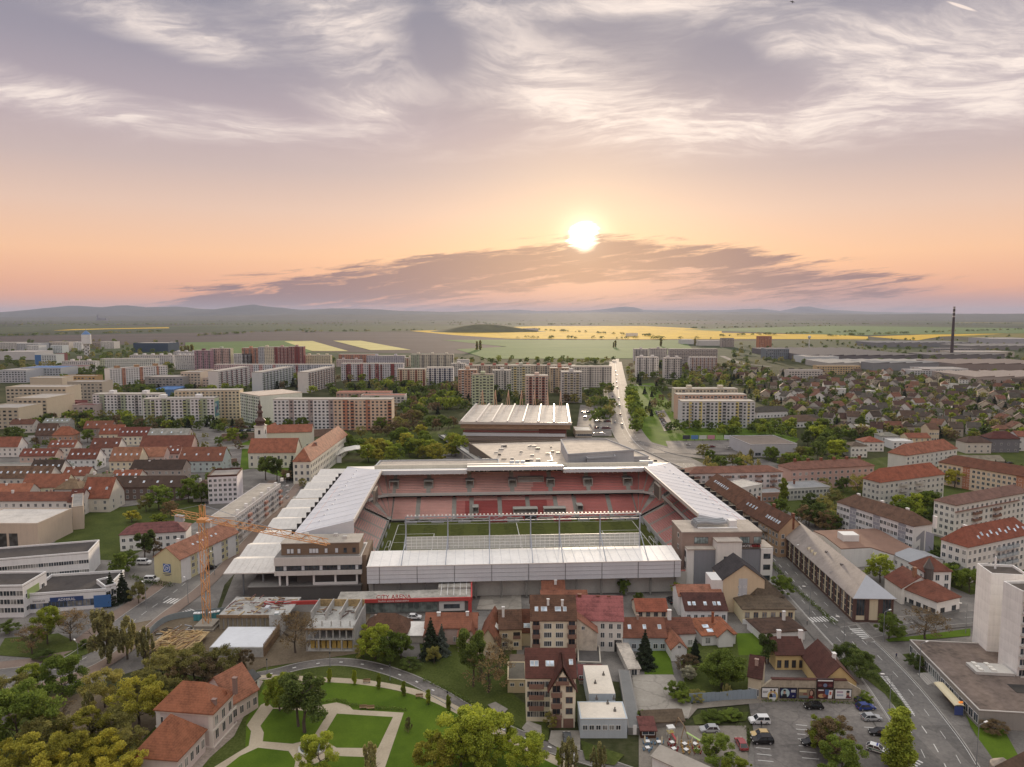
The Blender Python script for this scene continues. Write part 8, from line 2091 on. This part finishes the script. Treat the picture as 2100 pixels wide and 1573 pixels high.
row('driving up the avenue','cars on the avenue',(1262,760),(1276,885),10,1.5)
row('parked left of the avenue','cars on the avenue',(1252,770),(1262,880),8,1.5)
row('before the brown balcony block','cars in the estate',(592,806),(640,798),16,.4,miss=.05); row('in the lot below the pale green block','cars in the estate',(455,880),(545,876),20,.3,miss=.1); row('in the lower lot by the spire','cars in the estate',(465,886),(540,884),14,.3,miss=.1)
row('by the right hand flats','cars by the flats',(1960,968),(2090,950),10,.2,miss=.3)
# ---------------------------------------------------------------- street lamps, people, benches, beer garden
def lamp(u,v,h,ang,label,group,arm=1.8):
    q=W(u,v); o=thing('street_lamp',label,'street lamp',(q.x,q.y,.1),ang,group); mb=MB(); mb.tube((0,0,0),(0,0,h),.11,.07,8); mb.build('pole',metalm(130,134,136),o)
    if arm: mb=MB(); mb.tube((0,0,h - .02),(arm,0,h+.25),.05,n=6); mb.build('arm',metalm(130,134,136),o); mb=MB(); mb.obox((arm+.3,0,h+.27),(.45,0,.03),(0,.16,0),(0,0,.08)); mb.build('lantern',paint(232,232,228),o)
    else: mb=MB(); mb.lathe([(.06,h),(.2,h+.1),(.22,h+.45),(.0,h+.55)],(0,0,0),10); mb.build('lantern',paint(40,40,42),o)
for i,(u,v) in enumerate(sorted([(1730,1330),(1811,1318),(1824,1460),(1885,1390),(2002,1573),(1625,1170),(1700,1228),(1660,1262),(1980,1300)])): lamp(u,v,9,pi if i % 2 else .4,'grey road lamp with white head, %s along the main road' % ordl(i),'road lamps')
for i,(u,v) in enumerate([(162,1380),(300,1248),(386,1238),(440,1180),(497,1110),(555,1050)]): lamp(u,v,8,2.4,'slim street lamp, %s along the left street' % ordl(i),'left street lamps')
for i,(u,v) in enumerate([(548,1382),(677,1368),(800,1396),(918,1452),(1030,1494)]): lamp(u,v,3.6,0,'black park lantern, %s along the park path' % ordl(i),'park lanterns',0)
for i,(u,v) in enumerate([(745,1455),(760,1456),(752,1401),(860,1432)]):
    q=W(u,v); o=thing('bench','wooden park bench, %s in the villa garden' % ordl((1,2,0,3)[i]),'bench',(q.x,q.y,.1),.1,'park benches'); part_box(o,'seat',tim,-.9,.9,-.25,.25,.42,.5); part_box(o,'backrest',tim,-.9,.9,.25,.32,.55,.95)
    for x in (-.7,.7): part_box(o,'leg',dark,x - .05,x+.05,-.2,.24,0,.42)
def person(u,v,ang,top,legs,label):
    q=W(u,v); o=thing('person',label,'person',(q.x,q.y,.25),ang)
    V=[(0,0,.95),(0,0,1.2),(0,0,1.42),(0,0,1.55),(.03,0,1.66),(-.17,0,1.4),(-.24,.06,1.14),(-.22,.16,.92),(.17,0,1.4),(.24,-.06,1.14),(.22,.1,.9),(-.09,0,.9),(-.1,.12,.5),(-.1,.06,.08),(-.1,.2,.04),(.09,0,.9),(.1,-.08,.5),(.1,-.22,.1),(.1,-.08,.04)]
    E_=[(0,1),(1,2),(2,3),(3,4),(2,5),(5,6),(6,7),(2,8),(8,9),(9,10),(0,11),(11,12),(12,13),(13,14),(0,15),(15,16),(16,17),(17,18)]
    R=[.15,.14,.13,.06,.105,.075,.05,.04,.075,.05,.04,.095,.065,.045,.04,.095,.065,.045,.04]
    me=bpy.data.meshes.new('body'); me.from_pydata(V,E_,[]); b=link('body',me,o); md=b.modifiers.new('skin','SKIN'); b.modifiers.new('sub','SUBSURF').levels=1
    for i,r_ in enumerate(R): me.skin_vertices[0].data[i].radius=(r_,r_*.8)
    me.skin_vertices[0].data[0].use_root=True
    m,k,bs=_new('clothes'); z=k.sep(k.n('ShaderNodeTexCoord').outputs['Object'])[2]
    k.inp(bs.inputs['Base Color'],k.ramp(k.m('DIVIDE',z,2.0),[(0,rgb(*legs)),(.46,rgb(*top)),(.745,rgb(186,140,116)),(.84,rgb(50,36,28))],'CONSTANT')); me.materials.append(m)
person(1838,1352,.6,(30,40,80),(30,34,60),'person in dark blue walking on the pavement by the dormitory hall'); person(1561,1494,2.0,(34,34,38),(30,30,34),'person in black standing beside the white off-road car'); person(1655,1284,1.2,(60,60,66),(40,40,46),'person in grey at the zebra crossing')
for i,(u,v,c) in enumerate([(1328,1528,(90,130,160)),(1351,1529,(90,130,160)),(1328,1541,(90,130,160)),(1378,1530,(150,40,44)),(1382,1543,(150,40,44)),(1404,1533,(196,150,50)),(1407,1545,(196,150,50)),(1425,1533,(196,150,50)),(1429,1545,(170,60,46))]):
    q=W(u,v); nm={(90,130,160): 'blue',(150,40,44): 'red',(196,150,50): 'yellow',(170,60,46): 'orange red'}[c]
    o=thing('garden_table','white cafe table with %s chairs, %s in the beer garden' % (nm,ordl((0,2,1,3,4,5,6,7,8)[i])),'table set',(q.x,q.y,.25),.1*i,'beer garden tables'); part_box(o,'table_top',paint(230,230,228),-.45,.45,-.45,.45,.7,.75); part_box(o,'table_leg',dark,-.05,.05,-.05,.05,0,.7)
    for k_ in range(4):
        ca,sa=cos(k_*pi/2),sin(k_*pi/2); mb=MB(); mb.obox((ca*.85,sa*.85,.42),(.22*ca,.22*sa,0),(-.22*sa,.22*ca,0),(0,0,.03)); mb.obox((ca*1.06,sa*1.06,.68),(.03*ca,.03*sa,0),(-.22*sa,.22*ca,0),(0,0,.24)); mb.obox((ca*.85,sa*.85,.2),(.18*ca,.18*sa,0),(-.02*sa,.02*ca,0),(0,0,.2)); mb.build('chair',paint(*c),o)
for i,(u,v) in enumerate([(1322,1535),(1357,1537),(1388,1537),(1419,1537)]):
    q=W(u,v); o=thing('closed_parasol','closed cream parasol, %s in the beer garden' % ordl(i),'parasol',(q.x,q.y,.25),0,'parasols'); mb=MB(); mb.tube((0,0,0),(0,0,2.9),.04,n=6); mb.build('pole',metalm(180,180,176),o); mb=MB(); mb.lathe([(.1,1.0),(.2,1.2),(.14,2.4),(.02,2.85)],(0,0,0),8); mb.build('canopy',wallm(214,198,160),o)
q=W(1375,1512); o=thing('play_tower','small white and yellow play tower with red slide','playground',(q.x,q.y,.25),.2); part_box(o,'deck',paint(214,190,60),-.7,.7,-.6,.6,1.0,1.15); part_box(o,'roof',paint(220,220,216),-.8,.8,-.7,.7,2.0,2.3)
for x in (-.6,.6):
    for y in (-.5,.5): part_box(o,'post',paint(226,226,220),x - .06,x+.06,y - .06,y+.06,0,2.0)
mb=MB(); mb.beam((0,-.6,1.1),(.5,-2.4,.15),.5,h=.08); mb.build('slide',paint(190,40,40),o)
q=W(1402,1512); o=thing('swing_slide','brown timber swing frame with pale green slide','playground',(q.x,q.y,.25))
mb=MB(); mb.beam((-.8,-1,0),(0,-.4,2.6),.14); mb.beam((.8,-1,0),(0,-.4,2.6),.14); mb.beam((0,-.4,2.6),(-.6,3,2.6),.14); mb.beam((-1.2,3.4,0),(-.6,3,2.6),.14); mb.build('frame',tim,o); mb=MB(); mb.beam((.4,-.6,1.3),(3.2,-2.0,.15),.55,h=.1); mb.build('slide',paint(170,206,90),o)
# hedges
def hedge(px,w,h,label):
    ln=pxline(px,0,8); rng=np.random.default_rng(len(label)); P=[]
    for p,q_ in zip(ln,ln[1:]):
        n=int((q_ - p).length*w*22)
        for _ in range(n): t=rng.random(); c=p.lerp(q_,t); P.append((c.x+rng.uniform(-w,w)/2,c.y+rng.uniform(-w,w)/2,h*rng.random() ** .6))
    link('hedge',leaf_mesh('hedge',np.array(P),.28,rng,LEAF['dark'],.3),None,label=label,cat='hedge')
hedge([(1582,1158),(1625,1205),(1665,1240),(1712,1282)],1.6,1.2,'long clipped hedge between the main road and the cream institution')
hedge([(268,1186),(312,1200),(352,1204)],1.8,1.6,'clipped hedge in front of the logo house'); hedge([(1748,1326),(1780,1356),(1803,1378)],1.4,.7,'low shrubs on the traffic island')
hedge([(640,1447),(690,1438),(722,1448),(780,1454),(835,1458)],1.0,.7,'low dark hedge curving round the garden lawns'); hedge([(1562,1440),(1640,1440),(1760,1446)],.8,.7,'weedy strip below the billboards'); hedge([(1790,1385),(1830,1430),(1862,1470)],1.4,1.2,'shrub strip along the road beside the car park'); hedge([(1510,1488),(1532,1500),(1535,1530)],.6,1.0,'thin hedge along the cafe fence')
hedge([(865,1395),(920,1420),(1000,1465)],1.0,1.0,'rough hedge above the asphalt park path')
a_,e_=ANG(1625,4); q=Vector((sin(a_)*cos(e_)*150,cos(a_)*cos(e_)*150,CAMH+sin(e_)*150)); o=thing('bird','small dark bird gliding high under the clouds','bird',q,.4)
mb=MB(); mb.lathe([(0,-.28),(.07,-.12),(.08,.05),(.03,.22),(.0,.3)],(0,0,0),8)
for s in (-1,1): mb.face([(0,0,.08),(s*.3,.05,.16),(s*.62,.02,-.02),(s*.3,.03,.0),(0,0,-.1)])
mb.build('body',dark,o)
# ---------------------------------------------------------------- hazy evening air round the whole place
mb=MB(); mb.box(-60500,60500,-320,62500,-9,640)
hm_=bpy.data.materials.new('evening_haze'); hm_.use_nodes=True; t=hm_.node_tree; t.nodes.clear(); k=NT(t)
pv=k.n('ShaderNodeVolumePrincipled'); pv.inputs['Color'].default_value=(0.52,0.58,0.78,1); pv.inputs['Density'].default_value=2.7e-5; pv.inputs['Anisotropy'].default_value=0.1
om=k.n('ShaderNodeOutputMaterial'); k.inp(om.inputs['Volume'],pv.outputs[0])
mb.build('haze',hm_,label='thin evening haze over the plain',cat='haze',kind='stuff')
